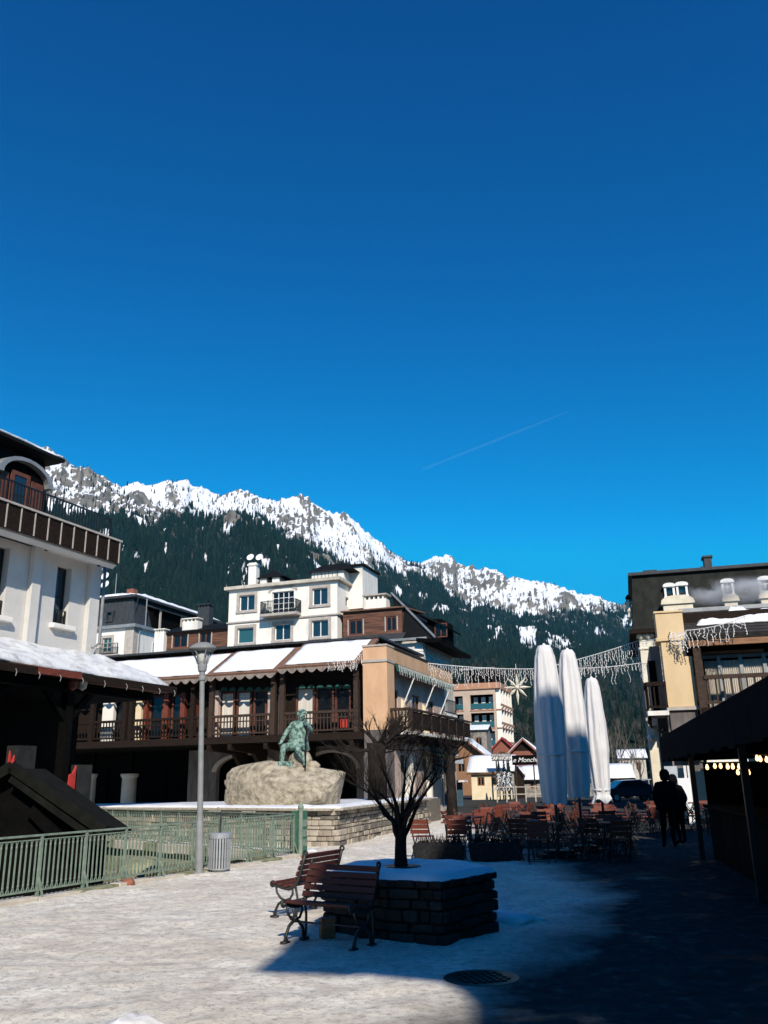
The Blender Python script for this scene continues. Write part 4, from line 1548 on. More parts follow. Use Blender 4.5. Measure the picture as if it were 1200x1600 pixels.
def plank_material():
    m = bpy.data.materials.new('plank_wall')
    m.use_nodes = True
    nt = m.node_tree
    p = nt.nodes['Principled BSDF']
    p.inputs['Roughness'].default_value = 0.8
    tc = nt.nodes.new('ShaderNodeTexCoord')
    sp = nt.nodes.new('ShaderNodeSeparateXYZ')
    nt.links.new(tc.outputs['Object'], sp.inputs[0])
    ml = nt.nodes.new('ShaderNodeMath'); ml.operation = 'MULTIPLY'; ml.inputs[1].default_value = 5.0
    fr = nt.nodes.new('ShaderNodeMath'); fr.operation = 'FRACT'
    nt.links.new(sp.outputs['Z'], ml.inputs[0])
    nt.links.new(ml.outputs[0], fr.inputs[0])
    n = nt.nodes.new('ShaderNodeTexNoise'); n.inputs['Scale'].default_value = 2.0; n.inputs['Detail'].default_value = 8
    mp = nt.nodes.new('ShaderNodeMapping'); mp.inputs['Scale'].default_value = (0.5, 0.5, 6)
    nt.links.new(tc.outputs['Object'], mp.inputs[0]); nt.links.new(mp.outputs[0], n.inputs[0])
    r = nt.nodes.new('ShaderNodeValToRGB')
    r.color_ramp.elements[0].position = 0.3; r.color_ramp.elements[0].color = (0.055, 0.026, 0.017, 1)
    r.color_ramp.elements[1].position = 0.7; r.color_ramp.elements[1].color = (0.21, 0.085, 0.045, 1)
    nt.links.new(n.outputs['Fac'], r.inputs[0])
    g = nt.nodes.new('ShaderNodeMath'); g.operation = 'GREATER_THAN'; g.inputs[1].default_value = 0.14
    nt.links.new(fr.outputs[0], g.inputs[0])
    nt.links.new(r.outputs[0], p.inputs['Base Color'])
    b = nt.nodes.new('ShaderNodeBump'); b.inputs['Distance'].default_value = 0.05
    nt.links.new(g.outputs[0], b.inputs['Height']); nt.links.new(b.outputs[0], p.inputs['Normal'])
    MATS['plank_wall'] = m


plank_material()
white_hotel()

# ================================================================== dark mansard house behind
D_ = Frame(208, 1000, 78.0, GRID)
dh_ = thing('mansard_house', 'cream walled house with dark slate mansard and snow on its roof edge', 'house', D_.loc, D_.ang)


def mansard_house():
    zw = D_.f(208, 980)[1]
    zt = D_.f(208, 934, 0.8)[1]
    xl = -8.0
    DEP = 17.0
    wn = [D_.rect(160, 997, 174, 1019)]
    w = MB()
    cells(w, xl, 0, 0, zw, wn, 0, 0.3)
    w.box(xl, 0, 0.3, DEP, 0, zw)
    w.build('wall', 'white_plaster', dh_)
    for r_ in wn:
        window(dh_, *r_, 0.1, 2, 3, 'stone_trim', 'teal_glass', 0.1)
        stone_surround(dh_, *r_, 0, 0.25, 0.05)
        rail(dh_, (r_[0] - 0.7, -0.4, r_[2] - 0.3), (r_[1] + 1.0, -0.4, r_[2] - 0.3), 1.0, 0.15, 0.025, 'black_iron', (0.04, 0.04), 0.08)
        s = MB().box(r_[0] - 0.8, r_[1] + 1.1, -0.5, 0, r_[2] - 0.42, r_[2] - 0.3)
        s.build('balcony_floor', 'stone_trim', dh_)
    s = MB().box(-0.9, 0.04, -0.04, 0.6, 0, zw - 0.1)
    s.build('corner_pilaster', 'stone_trim', dh_)
    for k, y in enumerate((3.0, 7.0, 11.0)):
        window(dh_, y, y + 1.3, zw - 2.6, zw - 0.9, 0.05, 2, 1, 'white_paint', 'teal_glass', 0.1, side='x')
    s = MB().box(xl - 0.3, 0.35, -0.35, DEP + 0.3, zw, zw + 0.28)
    s.build('eave', 'zinc', dh_)
    z0 = zw + 0.28
    i = 0.8
    s = MB().add([(xl, 0, z0), (0, 0, z0), (0, DEP, z0), (xl, DEP, z0), (xl + i, i, zt), (-i, i, zt), (-i, DEP - i, zt), (xl + i, DEP - i, zt)],
                 [(0, 3, 2, 1), (4, 5, 6, 7), (0, 1, 5, 4), (1, 2, 6, 5), (2, 3, 7, 6), (3, 0, 4, 7)])
    s.build('mansard', 'slate', dh_)
    # standing seams
    for k in range(14):
        x = xl + 0.3 + k * 0.57
        s = MB().beam((x, 0.0, z0), (x + (0.0 if True else 0), i, zt), 0.04, 0.05)
        s.build('seam', 'slate', dh_)
    s = MB().box(xl + i - 0.5, -i + 0.5, i - 0.5, DEP - i + 0.5, zt, zt + 0.22)
    s.build('roof_edge', 'slate', dh_)
    snow_slab((xl + i, i - 0.4, zt + 0.225), (-i + 0.4, i - 0.4, zt + 0.225), (-i - 2, 6, zt + 1.1), (xl + i, 6, zt + 1.1), 0.4, 24, 8, 4.0).build('snow', 'snow', dh_, smooth=True)
    snow_slab((-i + 0.45, i - 0.4, zt + 0.225), (-i + 0.45, DEP - i, zt + 0.225), (-i - 2, DEP - 5, zt + 1.0), (-i - 2, 6, zt + 1.1), 0.32, 50, 5, 9.0).build('snow', 'snow', dh_, smooth=True)
    r_ = D_.rect(167, 955, 178, 972, 0.2)
    window(dh_, r_[0], r_[1], r_[2], r_[3], 0.0, 1, 1, 'slate', 'teal_glass', 0.14, 0.6)
    # long dark dormer gallery on the street side
    s = MB().box(-1.2, 0.02, 2.8, DEP - 2, z0, zt - 0.5)
    s.build('gallery', 'black_wood', dh_)
    s = MB().quadslab((0.5, 2.4, zt - 0.75), (0.5, DEP - 1.6, zt - 0.75), (-0.9, DEP - 1.6, zt - 0.2), (-0.9, 2.4, zt - 0.2), 0.1)
    s.build('gallery_roof', 'slate', dh_)
    for y in (3.5, 7.2, 10.8):
        s = MB().box(0.25, 0.38, y, y + 0.2, z0, zt - 0.7)
        s.build('post', 'stone_trim', dh_)
    s = MB().tube([(0.3, 1.3, zt - 0.1), (0.3, 1.3, z0), (0.15, 0.7, z0 - 0.5), (0.1, 0.7, 2)], 0.06, 6)
    s.build('downpipe', 'zinc', dh_)
    r_ = D_.rect(201, 921, 211, 931, 1.0)
    s = MB().box(r_[0], r_[1], 0.7, 1.4, zt, r_[3])
    s.build('chimney', 'brick_red', dh_)
    s = MB().tube([(-3.2, 1.2, zt), (-3.2, 1.2, zt + 2.6)], 0.04, 6)
    s.build('mast', 'grey_metal', dh_)
    for py in (901, 914):
        p = D_.f(165 if py < 910 else 165, py, 0.9)
        dish(dh_, (p[0], 0.9, p[1]), 0.42)


mansard_house()

# ================================================================== left building: grey upper storey over a dark chalet ground floor
L_ = Frame(147, 960, 33.0, 90 - 23.0)
# local x runs towards the left back; use a frame whose y axis runs along the facade away from the viewer
L_ = Frame(147, 960, 33.0, -23.0)
lb = thing('corner_building', 'grey plastered building with dark mansard balcony above a black chalet ground floor', 'building', L_.loc, L_.ang)


def left_building():
    S = lambda px, py, x=0.0: L_.s(px, py, x)
    # facade on plane x = 0, facing +x; y = 0 is the far corner, near end negative
    yn = -16.0
    zw0 = S(110, 1012)[1]
    zw1 = S(130, 862)[1]
    win = [L_.srect(86, 884, 109, 976), L_.srect(-8, 852, 11, 962)]
    win = [(min(a, b), max(a, b), c, d) for a, b, c, d in win]
    wy = [w for w in win]
    # more windows towards the viewer, out of frame
    stepy = wy[0][0] - wy[1][0]
    wy.append((wy[1][0] - stepy, wy[1][1] - stepy, wy[1][2], wy[1][3]))
    s = MB()
    cells(s, yn, 0, zw0 - 1.0, zw1 + 0.4, wy, -0.45, 0, 'x')
    s.box(-9, -0.45, -0.45, -0.02, zw0 - 1.0, zw1 + 0.4)
    s.box(-9, -0.45, yn, yn + 0.4, zw0 - 1.0, zw1 + 0.4)
    s.build('upper_wall', 'grey_plaster', lb)
    for (a, b, c, d) in wy:
        window(lb, a, b, c, d, -0.28, 1, 2, 'black_iron', 'glass', 0.07, 0.08, 'french_window', side='x')
        g = MB().box(-0.32, -0.30, a + 0.5 * (b - a), b - 0.08, c + 0.1, d - 0.1)
        s = MB().box(-0.05, 0.22, a - 0.15, b + 0.25, c - 0.2, c - 0.03)
        s.build('sill', 'white_plaster', lb, bevel=0.02)
        rail(lb, (-0.1, a + 0.02, c - 0.03), (-0.1, b - 0.02, c - 0.03), 0.55, 0.1, 0.02, 'black_iron', (0.03, 0.03), 0.06)
    # pilasters
    for pa, pb in ((41, 55), (134, 147)):
        a, b = S(pa, 930)[0], S(pb, 930)[0]
        s = MB().box(0.0, 0.22, min(a, b), max(a, b) if pb < 140 else -0.0, zw0 - 0.6, zw1 + 0.3)
        s.build('pilaster', 'grey_plaster', lb, bevel=0.015)
    s = MB().tube([(0.30, 0.08, zw1 + 0.2), (0.30, 0.08, zw0 + 0.3), (0.5, -0.5, zw0 + 0.05)], 0.06, 8)
    s.build('downpipe', 'zinc', lb, smooth=True)
    s = MB().box(0.0, 0.3, yn, -0.05, zw0 - 0.55, zw0 - 0.3)
    s.build('string_course', 'white_plaster', lb)
    # deep coved cornice carrying the mansard balcony
    zb = S(178, 878, 1.3)[1]
    s = MB()
    prof = [(0.0, zw1 - 0.15), (0.35, zw1 + 0.05), (1.05, zb - 0.15), (1.25, zb - 0.02), (1.25, zb + 0.08), (-1.2, zb + 0.08), (-1.2, zw1 - 0.15)]
    s.prism([(p[0] * 0.85 if p[0] > 0 else p[0], p[1]) for p in prof], yn, S(180, 880, 1.0)[0])
    s.build('cornice', 'grey_plaster', lb)
    # balcony parapet of dark panels with pale battens
    zp = S(188, 848, 1.3)[1] + 0.05
    hp = zp - zb
    ye_ = S(187, 855, 1.2)[0]
    s = MB().box(1.16, 1.22, yn, ye_, zb + 0.02, zp)
    s.box(-1.5, 1.16, ye_ - 0.06, ye_, zb + 0.02, zp)
    s.build('parapet', 'dark_wood', lb)
    s = MB().box(1.12, 1.28, yn, ye_ + 0.06, zp, zp + 0.07)
    s.box(-1.5, 1.12, ye_ - 0.10, ye_ + 0.06, zp, zp + 0.07)
    s.build('parapet_cap', 'stone_trim', lb)
    y = ye_ - 0.04
    me = None
    while y > yn:
        if me is None:
            me = MB().box(0, 0.03, -0.02, 0.02, 0, hp - 0.04).build('batten', 'stone_trim', lb, loc=(1.22, y, zb + 0.03)).data
        else:
            put('batten', me, lb, (1.22, y, zb + 0.03))
        y -= 0.62
    # iron railing standing on the parapet, rising to the left
    zr = zp + 0.07
    rail(lb, (0.9, yn, zr - 0.4), (0.9, ye_ - 0.2, zr - 0.4), 1.25, 0.15, 0.03, 'black_iron', (0.05, 0.05), 0.5)
    # mansard
    zm = S(80, 735, -0.9)[1]
    yr = S(82, 760, 0.0)[0]
    s = MB().prism([(0.15, zb + 0.08), (-0.5, zm), (-8, zm), (-8.5, zb + 0.08)], yn, yr)
    s.build('mansard', 'black_roof', lb)
    s = MB().prism([(-0.15, zm), (0.15, zm + 0.02), (0.15, zm + 0.14), (-4, zm + 1.4), (-8, zm + 0.2), (-8, zm)], yn, yr + 0.35)
    s.build('roof', 'black_roof', lb)
    snow_slab((0.16, yn, zm + 0.15), (0.16, yr + 0.3, zm + 0.15), (-3, yr - 0.2, zm + 1.2), (-3, yn, zm + 1.2), 0.22, 60, 6, 2.0).build('snow', 'snow', lb, smooth=True)
    # arched dormer with door
    dc = S(22, 780, 0.1)[0]
    half = 1.05
    zd0 = zb + 0.1
    zsp = S(22, 752, 0.1)[1]
    n = 12
    ring = MB()
    for k in range(n):
        t0, t1 = PI * k / n, PI * (k + 1) / n
        pts = []
        for t, q in ((t0, 1.0), (t1, 1.0), (t1, 1.2), (t0, 1.2)):
            pts.append((dc - half * q * math.cos(t), zsp + half * 0.62 * q * math.sin(t)))
        ring.prism(pts, -0.2, 0.62, 'x')
    ring.build('dormer_arch', 'zinc', lb)
    s = MB().prism([(dc - half * 1.0, zd0), (dc + half, zd0)] + [(dc + half * math.cos(PI * k / n), zsp + half * 0.6 * math.sin(PI * k / n)) for k in range(n + 1)], -0.5, 0.38, 'x')
    s.build('dormer_front', 'black_wood', lb)
    window(lb, dc - 0.55, dc + 0.3, zd0, zsp + 0.25, 0.46, 1, 1, 'door_wood', 'glass', 0.14, 0.06, 'dormer_door', side='x')
    for a, b in ((dc - half + 0.05, dc - 0.65), (dc + 0.40, dc + half - 0.1)):
        s = MB().box(0.39, 0.44, a, b, zd0, zsp + 0.1)
        s.build('shutter', 'door_wood', lb)
    # skirt roof with snow over the dark ground floor
    ze = S(150, 1054, 2.6)[1]
    yt = 1.1
    a, b, c, d = (2.7, yn - 1, ze + 0.15), (2.7, yt + 0.6, ze - 0.12), (-0.02, 0.25, zw0 - 0.25), (-0.02, yn - 1, zw0 - 0.05)
    s = MB().quadslab(a, b, c, d, 0.14)
    b2, c2 = (2.7, yt + 0.6, ze - 0.12), (-0.02, 0.25, zw0 - 0.25)
    s.add([b2, (-6, yt + 0.6, ze - 0.12), (-6, 0.25, zw0 - 0.25), c2, Vector(b2) - Vector((0, 0, .14)), (-6, yt + 0.6, ze - 0.26), (-6, 0.25, zw0 - 0.39), Vector(c2) - Vector((0, 0, .14))],
          [(0, 1, 2, 3), (7, 6, 5, 4), (0, 4, 5, 1)])
    sk = s.build('skirt_roof', 'tile_brown', lb)
    snow_slab((2.68, yn - 1, ze + 0.16), (2.68, yt + 0.55, ze - 0.11), (0.02, 0.3, zw0 - 0.24), (0.02, yn - 1, zw0 - 0.04), 0.26, 80, 14, 6.0, 0.5).build('snow', 'old_snow', sk, smooth=True)
    snow_slab((2.68, yt + 0.55, ze - 0.11), (-6, yt + 0.55, ze - 0.11), (-6, 0.3, zw0 - 0.24), (0.02, 0.3, zw0 - 0.24), 0.22, 40, 8, 7.0, 0.5).build('snow', 'old_snow', sk, smooth=True)
    s = MB().box(2.72, 2.80, yn - 1, yt + 0.6, ze - 0.30, ze - 0.06)
    s.build('gutter', 'dark_wood', lb)
    me = None
    y = yt + 0.4
    rnd = random.Random(4)
    while y > yn:
        if me is None:
            me = MB().tube([(0, 0, 0), (0.02, 0.05, -0.10), (0.0, 0.03, -0.22)], [0.014, 0.016, 0.008], 5).build('gutter_hook', 'hook_metal', lb, loc=(2.82, y, ze - 0.2)).data
        else:
            put('gutter_hook', me, lb, (2.82, y, ze - 0.2), (0, 0, rnd.uniform(-.5, .5)))
        y -= rnd.uniform(0.85, 1.15)
    # red board under the eave
    ya, yb_ = S(55, 1052, 2.7)[0], S(124, 1052, 2.7)[0]
    s = MB().box(2.81, 2.83, min(ya, yb_), max(ya, yb_), ze - 0.26, ze - 0.05)
    s.build('eave_board', 'red_wood', lb)
    # ground floor: dark timber with posts and braces
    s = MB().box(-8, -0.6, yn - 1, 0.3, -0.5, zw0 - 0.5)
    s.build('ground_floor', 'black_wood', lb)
    for y in (-3.2, -6.8, -10.4):
        s = MB().box(1.9, 2.2, y - 0.15, y + 0.15, -0.3, ze - 0.2)
        s.build('post', 'black_wood', lb)
        s = MB().beam((2.05, y, ze - 1.6), (2.05, y - 1.3, ze - 0.35), 0.18, 0.18)
        s.beam((2.05, y, ze - 1.6), (2.05, y + 1.3, ze - 0.35), 0.18, 0.18)
        s.build('brace', 'black_wood', lb)
    s = MB().beam((2.05, yn, ze - 0.4), (2.05, yt, ze - 0.42), 0.25, 0.28)
    s.build('eave_beam', 'black_wood', lb)
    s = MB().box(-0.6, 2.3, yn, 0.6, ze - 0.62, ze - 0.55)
    s.build('soffit', 'black_wood', lb)
    # piers whose near-black colour stands in for shade, shop window and red hanging cloths at street level
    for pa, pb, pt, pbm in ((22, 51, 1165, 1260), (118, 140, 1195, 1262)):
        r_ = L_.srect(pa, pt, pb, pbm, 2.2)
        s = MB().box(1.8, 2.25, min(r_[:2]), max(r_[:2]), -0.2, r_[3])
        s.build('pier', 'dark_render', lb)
    for pa, pb, pt, pbm in ((106, 117, 1196, 1235), (12, 21, 1180, 1200)):
        r_ = L_.srect(pa, pt, pb, pbm, 2.3)
        y0_, y1_ = min(r_[:2]), max(r_[:2])
        s = MB().prism([(y0_, r_[2]), (y1_, r_[2]), (y1_, r_[3]), (y0_ + (y1_ - y0_) * 0.55, r_[3] - 0.25), (y0_ + (y1_ - y0_) * 0.15, r_[2] + 0.5)], 2.28, 2.33, 'x')
        s.build('red_curtain', 'red_cloth', lb)
    window(lb, -7.0, -4.0, 0.5, 2.6, -0.5, 3, 1, 'dark_wood', 'glass', 0.1, 0.1, 'shop_window', side='x')
    # clothes or ornaments hung under the eave
    for px, m in ((114, 'red_wood'), (129, 'stone_trim')):
        p = S(px, 1066, 2.4)
        s = MB().lathe([(0.02, -0.28), (0.14, -0.2), (0.17, 0.0), (0.10, 0.2), (0.03, 0.28)], 10)
        s.build('hanging_ornament', m, lb, loc=(2.4, p[0], p[1]))
    # dishes at the corner
    for py in (901, 915):
        p = L_.f(165, py, 1.2)
    return


left_building()

# ================================================================== the row of houses farther down the street
S_ = Frame(668, 1150, 60.0, GRID)
sh = thing('street_house', 'narrow street house with stacked white balconies and planted flower boxes', 'house', S_.loc, S_.ang)


def street_house():
    zt = S_.f(676, 1052)[1]
    W = 6.0
    s = MB()
    wn = [(1.2 + 2.6 * k, 2.4 + 2.6 * k, z, z + 1.9) for k in range(2) for z in (3.6, 6.3)]
    cells(s, 0.3, 5.4, 0, zt, wn, -0.3, 0, 'x')
    s.box(-W, 0, 0, 0.3, 0, zt)
    s.box(-W, -0.3, 5.1, 5.4, 0, zt)
    s.build('wall', 'white_plaster', sh)
    for r_ in wn:
        window(sh, *r_, -0.1, 2, 1, 'white_paint', 'dark_glass', 0.08, side='x')
    s = MB().prism([(-W - 0.4, zt), (0.9, zt - 0.1), (0.9, zt + 0.05), (-W / 2, zt + 1.6), (-W - 0.4, zt + 0.15)], -0.5, 5.7)
    s.build('roof', 'black_roof', sh)
    for z in (3.4, 6.1, zt - 0.3):
        s = MB().box(0.002, 0.75, -0.3, 5.3, z - 0.14, z)
        s.build('balcony_floor', 'white_plaster', sh)
        if z < zt - 1:
            rail(sh, (0.7, -0.3, z), (0.7, 5.2, z), 0.95, 0.3, 0.04, 'black_iron', (0.06, 0.06), 0.1)
            rail(sh, (0.05, -0.27, z), (0.7, -0.27, z), 0.95, 0.2, 0.04, 'black_iron', (0.06, 0.06), 0.1)
    rnd = random.Random(12)
    for z, m, x0 in ((3.45, 'plant_green', 0.2), (6.15, 'plant_green', 0.3), (3.5, 'flower_red', 0.55), (6.2, 'flower_red', 0.8)):
        s = MB()
        for _ in range(170):
            p = Vector((x0 * 0.5 + rnd.uniform(-0.2, 0.4), -0.25 + rnd.uniform(-0.18, 0.3), z + rnd.uniform(0.3, 1.25 if m == 'plant_green' else 0.7)))
            d = Vector((rnd.uniform(-1, 1), rnd.uniform(-1, 1), rnd.uniform(-1, 1))) * 0.14
            e = Vector((rnd.uniform(-1, 1), rnd.uniform(-1, 1), rnd.uniform(-1, 1))) * 0.14
            s.add([p, p + d, p + e], [(0, 1, 2)])
        s.build('potted_plant', m, sh)
    # ground floor: pale blue rendered bay and a blue door
    a = S_.rect(681, 1214, 709, 1262, -1.2)
    s = MB().box(a[0], a[1] - 0.2, -1.2, 0.0, 0, a[3])
    s.build('porch', 'pale_blue', sh)
    b = S_.rect(709, 1222, 723, 1265, -0.4)
    s = MB().box(b[0], b[1], -0.4, -0.3, 0, b[3])
    s.build('door', 'blue_door', sh)
    s = MB().box(b[0] - 0.2, b[1] + 0.3, -1.0, 0.0, b[3], b[3] + 0.12)
    s.build('door_canopy', 'white_paint', sh)




street_house()

# ================================================================== apartment block on the slope
A_ = Frame(775, 1110, 150.0, -17.0)
ap = thing('apartment_block', 'tall tan apartment block with dark balconies and glass balustrades', 'apartment block', A_.loc, A_.ang)


def apartment():
    zt = A_.f(740, 1066)[1]
    xl = A_.f(704, 1100)[0]
    DEP = 13.0
    st = 3.05
    zs = [zt - 1.6 - st * (k + 1) for k in range(5)]
    x1 = A_.f(718, 1100)[0]
    x2 = A_.f(735, 1100)[0]
    x3 = A_.f(771, 1100)[0]
    xa = A_.f(708, 1100)[0]
    holes = []
    for z in zs:
        holes += [(x2, x3, z, z + 2.5), (xa + 0.3, x1 + 0.6, z, z + 2.4)]
    s = MB()
    cells(s, xl, 0, 0, zt - 1.2, holes, 0, 0.4)
    s.box(xl, -0.4, 2.0, DEP, 0, zt - 1.2)
    s.build('front_wall', 'apartment_wall', ap)
    s = MB()
    sh_ = []
    for z in zs:
        for k in range(4):
            sh_.append((1.2 + k * 2.8, 3.0 + k * 2.8, z + 0.2, z + 2.3))
    cells(s, 0.4, DEP, 0, zt - 1.2, sh_, -0.4, 0, 'x')
    s.build('side_wall', 'pale_stone', ap)
    d = MB().box(xl + 0.2, -0.5, 1.7, 1.8, 0, zt - 1.3)
    d.build('recess', 'black_wood', ap)
    for z in zs:
        for a, b in ((x2, x3), (xa + 0.3, x1 + 0.6)):
            g = MB().box(a + 0.02, b - 0.02, 0.05, 0.1, z + 0.08, z + 1.05)
            g.build('glass_balustrade', 'teal_glass', ap)
            g = MB().box(a - 0.1, b + 0.1, -0.12, 1.6, z - 0.2, z)
            g.build('balcony_floor', 'tan_slab', ap)
            n = 3 if b - a > 3 else 1
            for k in range(n):
                xx = a + (b - a) * (k + 0.5) / n
                g = MB().box(xx - 0.35, xx + 0.35, 1.5, 1.66, z, z + 2.2)
                g.build('window', 'curtain', ap)
    for z in zs:
        for k in range(4):
            y0, y1 = 1.2 + k * 2.8, 3.0 + k * 2.8
            g = MB().box(-0.25, -0.2, y0, y1, z + 0.2, z + 2.3)
            g.build('window', 'dark_glass', ap)
        g = MB().box(0.0, 0.9, 0.3, DEP, z - 0.1, z + 0.05)
        g.build('balcony_floor', 'tan_slab', ap)
        g = MB().box(0.86, 0.9, 0.3, DEP, z + 0.55, z + 0.95)
        g.build('balcony_rail', 'tan_slab', ap)
    for k in range(5):
        g = MB().box(0.0, 0.86, 0.5 + k * 2.8, 0.75 + k * 2.8, zs[-1], zt - 1.3)
        g.build('fin_wall', 'white_plaster', ap)
    s = MB().box(xl - 0.3, 0.9, -0.3, DEP + 0.3, zt - 1.2, zt - 0.2)
    s.build('parapet', 'tan_slab', ap)
    s = MB().box(x2 - 1, -1, 2.5, DEP - 2, zt - 0.2, zt + 2.4)
    s.build('roof_storey', 'black_wood', ap)
    for k in range(5):
        xx = x2 - 0.6 + k * 1.4
        s = MB().box(xx, xx + 0.3, 2.4, 2.7, zt - 0.2, zt + 2.6 + 0.8 * (k % 2))
        s.build('roof_post', 'dark_wood', ap)
    s = MB().box(x2 - 2, -0.2, 1.9, DEP - 1.5, zt + 2.4, zt + 2.65)
    s.build('roof', 'zinc', ap)



apartment()

# ================================================================== chalets and restaurants at the end of the street


def gable(parent, x0, x1, y0, y1, z0, z1, over, m, snowt=0.0, ridge='y', th=0.18, seed=0.0):
    """two pitched slabs; ridge along local y (gable faces the viewer) or x (eave faces the viewer)"""
    s = MB()
    if ridge == 'y':
        c = (x0 + x1) / 2
        k = (z1 - z0) / (c - x0)
        L = [((x0 - over, y0 - over, z0 - k * over), (c, y0 - over, z1), (c, y1 + over, z1), (x0 - over, y1 + over, z0 - k * over)),
             ((c, y0 - over, z1), (x1 + over, y0 - over, z0 - k * over), (x1 + over, y1 + over, z0 - k * over), (c, y1 + over, z1))]
        g = MB().prism([(x0, z0), (x1, z0), (c, z1 - th)], y0, y1)
        quads = [(L[0][3], L[0][0], L[0][1], L[0][2]), (L[1][1], L[1][2], L[1][3], L[1][0])]
    else:
        c = (y0 + y1) / 2
        k = (z1 - z0) / (c - y0)
        L = [((x0 - over, y0 - over, z0 - k * over), (x1 + over, y0 - over, z0 - k * over), (x1 + over, c, z1), (x0 - over, c, z1)),
             ((x0 - over, c, z1), (x1 + over, c, z1), (x1 + over, y1 + over, z0 - k * over), (x0 - over, y1 + over, z0 - k * over))]
        g = MB().prism([(y0, z0), (y1, z0), (c, z1 - th)], x0, x1, 'x')
        quads = [L[0], (L[1][2], L[1][3], L[1][0], L[1][1])]
    for q in L:
        s.quadslab(*q, th)
    r_ = s.build('roof', m, parent)
    if snowt > 0:
        for i, q in enumerate(quads):
            q = [Vector(v) + Vector((0, 0, 0.01)) for v in q]
            n1 = max(4, int((q[1] - q[0]).length / 0.45))
            n2 = max(4, int((q[3] - q[0]).length / 0.45))
            snow_slab(q[0], q[1], q[2], q[3], snowt, n1, n2, seed + i, 0.4).build('snow', 'snow', r_, smooth=True)
    return r_, g


def chalet(name, label, px, py, Y, ang, w, dep, h, hr, wallm, roofm, snowt, ridge, over=0.9, wins=(), group=None, zbase=0.0, upper=None):
    fr = Frame(px, py, Y, ang)
    t = thing(name, label, 'chalet', (fr.loc.x, fr.loc.y, zbase), fr.ang, group)
    s = MB()
    cells(s, 0, w, 0, h, wins, 0, 0.3)
    s.box(0, w, 0.32, dep, 0, h)
    s.build('wall', wallm, t)
    r_, g = gable(t, 0, w, 0, dep, h, hr, over, roofm, snowt, ridge, seed=px * 0.3)
    g.build('gable_wall', upper or wallm, t)
    for r2 in wins:
        window(t, *r2, 0.08, 2, 1, 'warm_wood', 'dark_glass', 0.08, 0.1)
    return t, fr


# brown gabled chalet above the restaurants
c1, f1 = chalet('timber_chalet', 'brown timber chalet with steep overhanging roof just below the apartment block', 655, 1190, 98, -12, 6.6, 9, 4.7, 7.3, 'warm_wood', 'tile_brown', 0.12, 'y', 0.8, [(4.2, 5.0, 2.4, 3.6), (5.4, 6.2, 2.4, 3.6)])
c2, f2 = chalet('stone_house', 'rubble stone house with a flat snowy roof below the apartment block', 712, 1190, 112, -12, 4.0, 6, 7.6, 8.3, 'rubble', 'slate', 0.12, 'x', 0.25, [(2.6, 3.4, 5.4, 6.6)])
c7, f7 = chalet('red_roof_chalet', 'small chalet with bright red gable roof at the foot of the apartment block', 771, 1190, 118, -12, 2.6, 6, 5.6, 6.9, 'brick_red', 'red_roof', 0.0, 'y', 0.4, [(0.8, 1.6, 4.0, 5.0)])
c3, f3 = chalet('restaurant_chalet', 'cream walled restaurant with broad snow covered roof and sign board', 737, 1230, 76, -12, 3.3, 5, 2.35, 3.6, 'cream_plaster', 'warm_wood', 0.16, 'x', 0.35, [(0.5, 1.1, 1.1, 1.8), (1.7, 2.5, 1.1, 1.8)])
c4, f4 = chalet('red_chalet', 'red brown gabled chalet with snow on its ridge beside the script sign', 797, 1180, 92, -12, 2.8, 7, 4.3, 5.6, 'brick_red', 'brick_red', 0.14, 'y', 0.5, [(0.8, 1.6, 3.0, 3.9)], upper='dark_wood')
c5, f5 = chalet('stone_chalet', 'low stone chalet with thick snow roof beside the parasols', 818, 1230, 82, -10, 9.5, 5, 1.65, 2.75, 'rubble', 'dark_wood', 0.25, 'x', 0.35, [(0.6, 1.2, 0.7, 1.4), (2.2, 2.8, 0.7, 1.4)])
c6, f6 = chalet('porch_chalet', 'small dark chalet with a snowy gable behind the little fir trees', 802, 1230, 79, -10, 0.9, 3, 2.1, 2.7, 'dark_wood', 'dark_wood', 0.1, 'y', 0.15, [])


def lettering(text, size, m, parent, loc, rot, shear=0.0, extrude=0.02, bold=0.0):
    cu = bpy.data.curves.new('lettering', 'FONT')
    cu.body = text
    cu.size = size
    cu.extrude = extrude
    cu.offset = bold
    cu.shear = shear
    cu.align_x = 'CENTER'
    cu.align_y = 'CENTER'
    cu.materials.append(MATS[m])
    tmp = bpy.data.objects.new('lettering_curve', cu)
    COL.objects.link(tmp)
    bpy.context.view_layer.update()
    me = bpy.data.meshes.new_from_object(tmp.evaluated_get(bpy.context.evaluated_depsgraph_get()))
    bpy.data.objects.remove(tmp)
    me.name = 'lettering'
    return link('lettering', me, m, parent, loc=loc, rot=rot)


sf = Frame(783, 1185, 74.0, -12)
a = sf.rect(768, 1177, 798, 1189)
sg = thing('restaurant_sign', 'grey sign board reading RESTAURANT CAP-HORN above the snowy roof', 'sign', sf.loc, sf.ang)
MB().box(a[0], a[1], 0, 0.08, a[2], a[3]).build('board', 'weathered_plaster', sg)
MB().box(a[0] + 0.3, a[0] + 0.4, 0.1, 0.2, a[2] - 2.8, a[2] + 0.2).box(a[1] - 0.4, a[1] - 0.3, 0.1, 0.2, a[2] - 2.8, a[2] + 0.2).build('posts', 'black_iron', sg)
lettering('RESTAURANT', 0.24, 'white_enamel', sg, ((a[0] + a[1]) / 2, -0.02, a[3] - 0.16), (PI / 2, 0, 0))
lettering('CAP-HORN', 0.36, 'white_enamel', sg, ((a[0] + a[1]) / 2, -0.02, a[2] + 0.20), (PI / 2, 0, 0), bold=0.008)
a = sf.rect(800, 1182, 838, 1193, -0.5)
s2 = thing('script_sign', 'dark fascia board with white script lettering under the red brown chalet', 'sign', sf.loc, sf.ang)
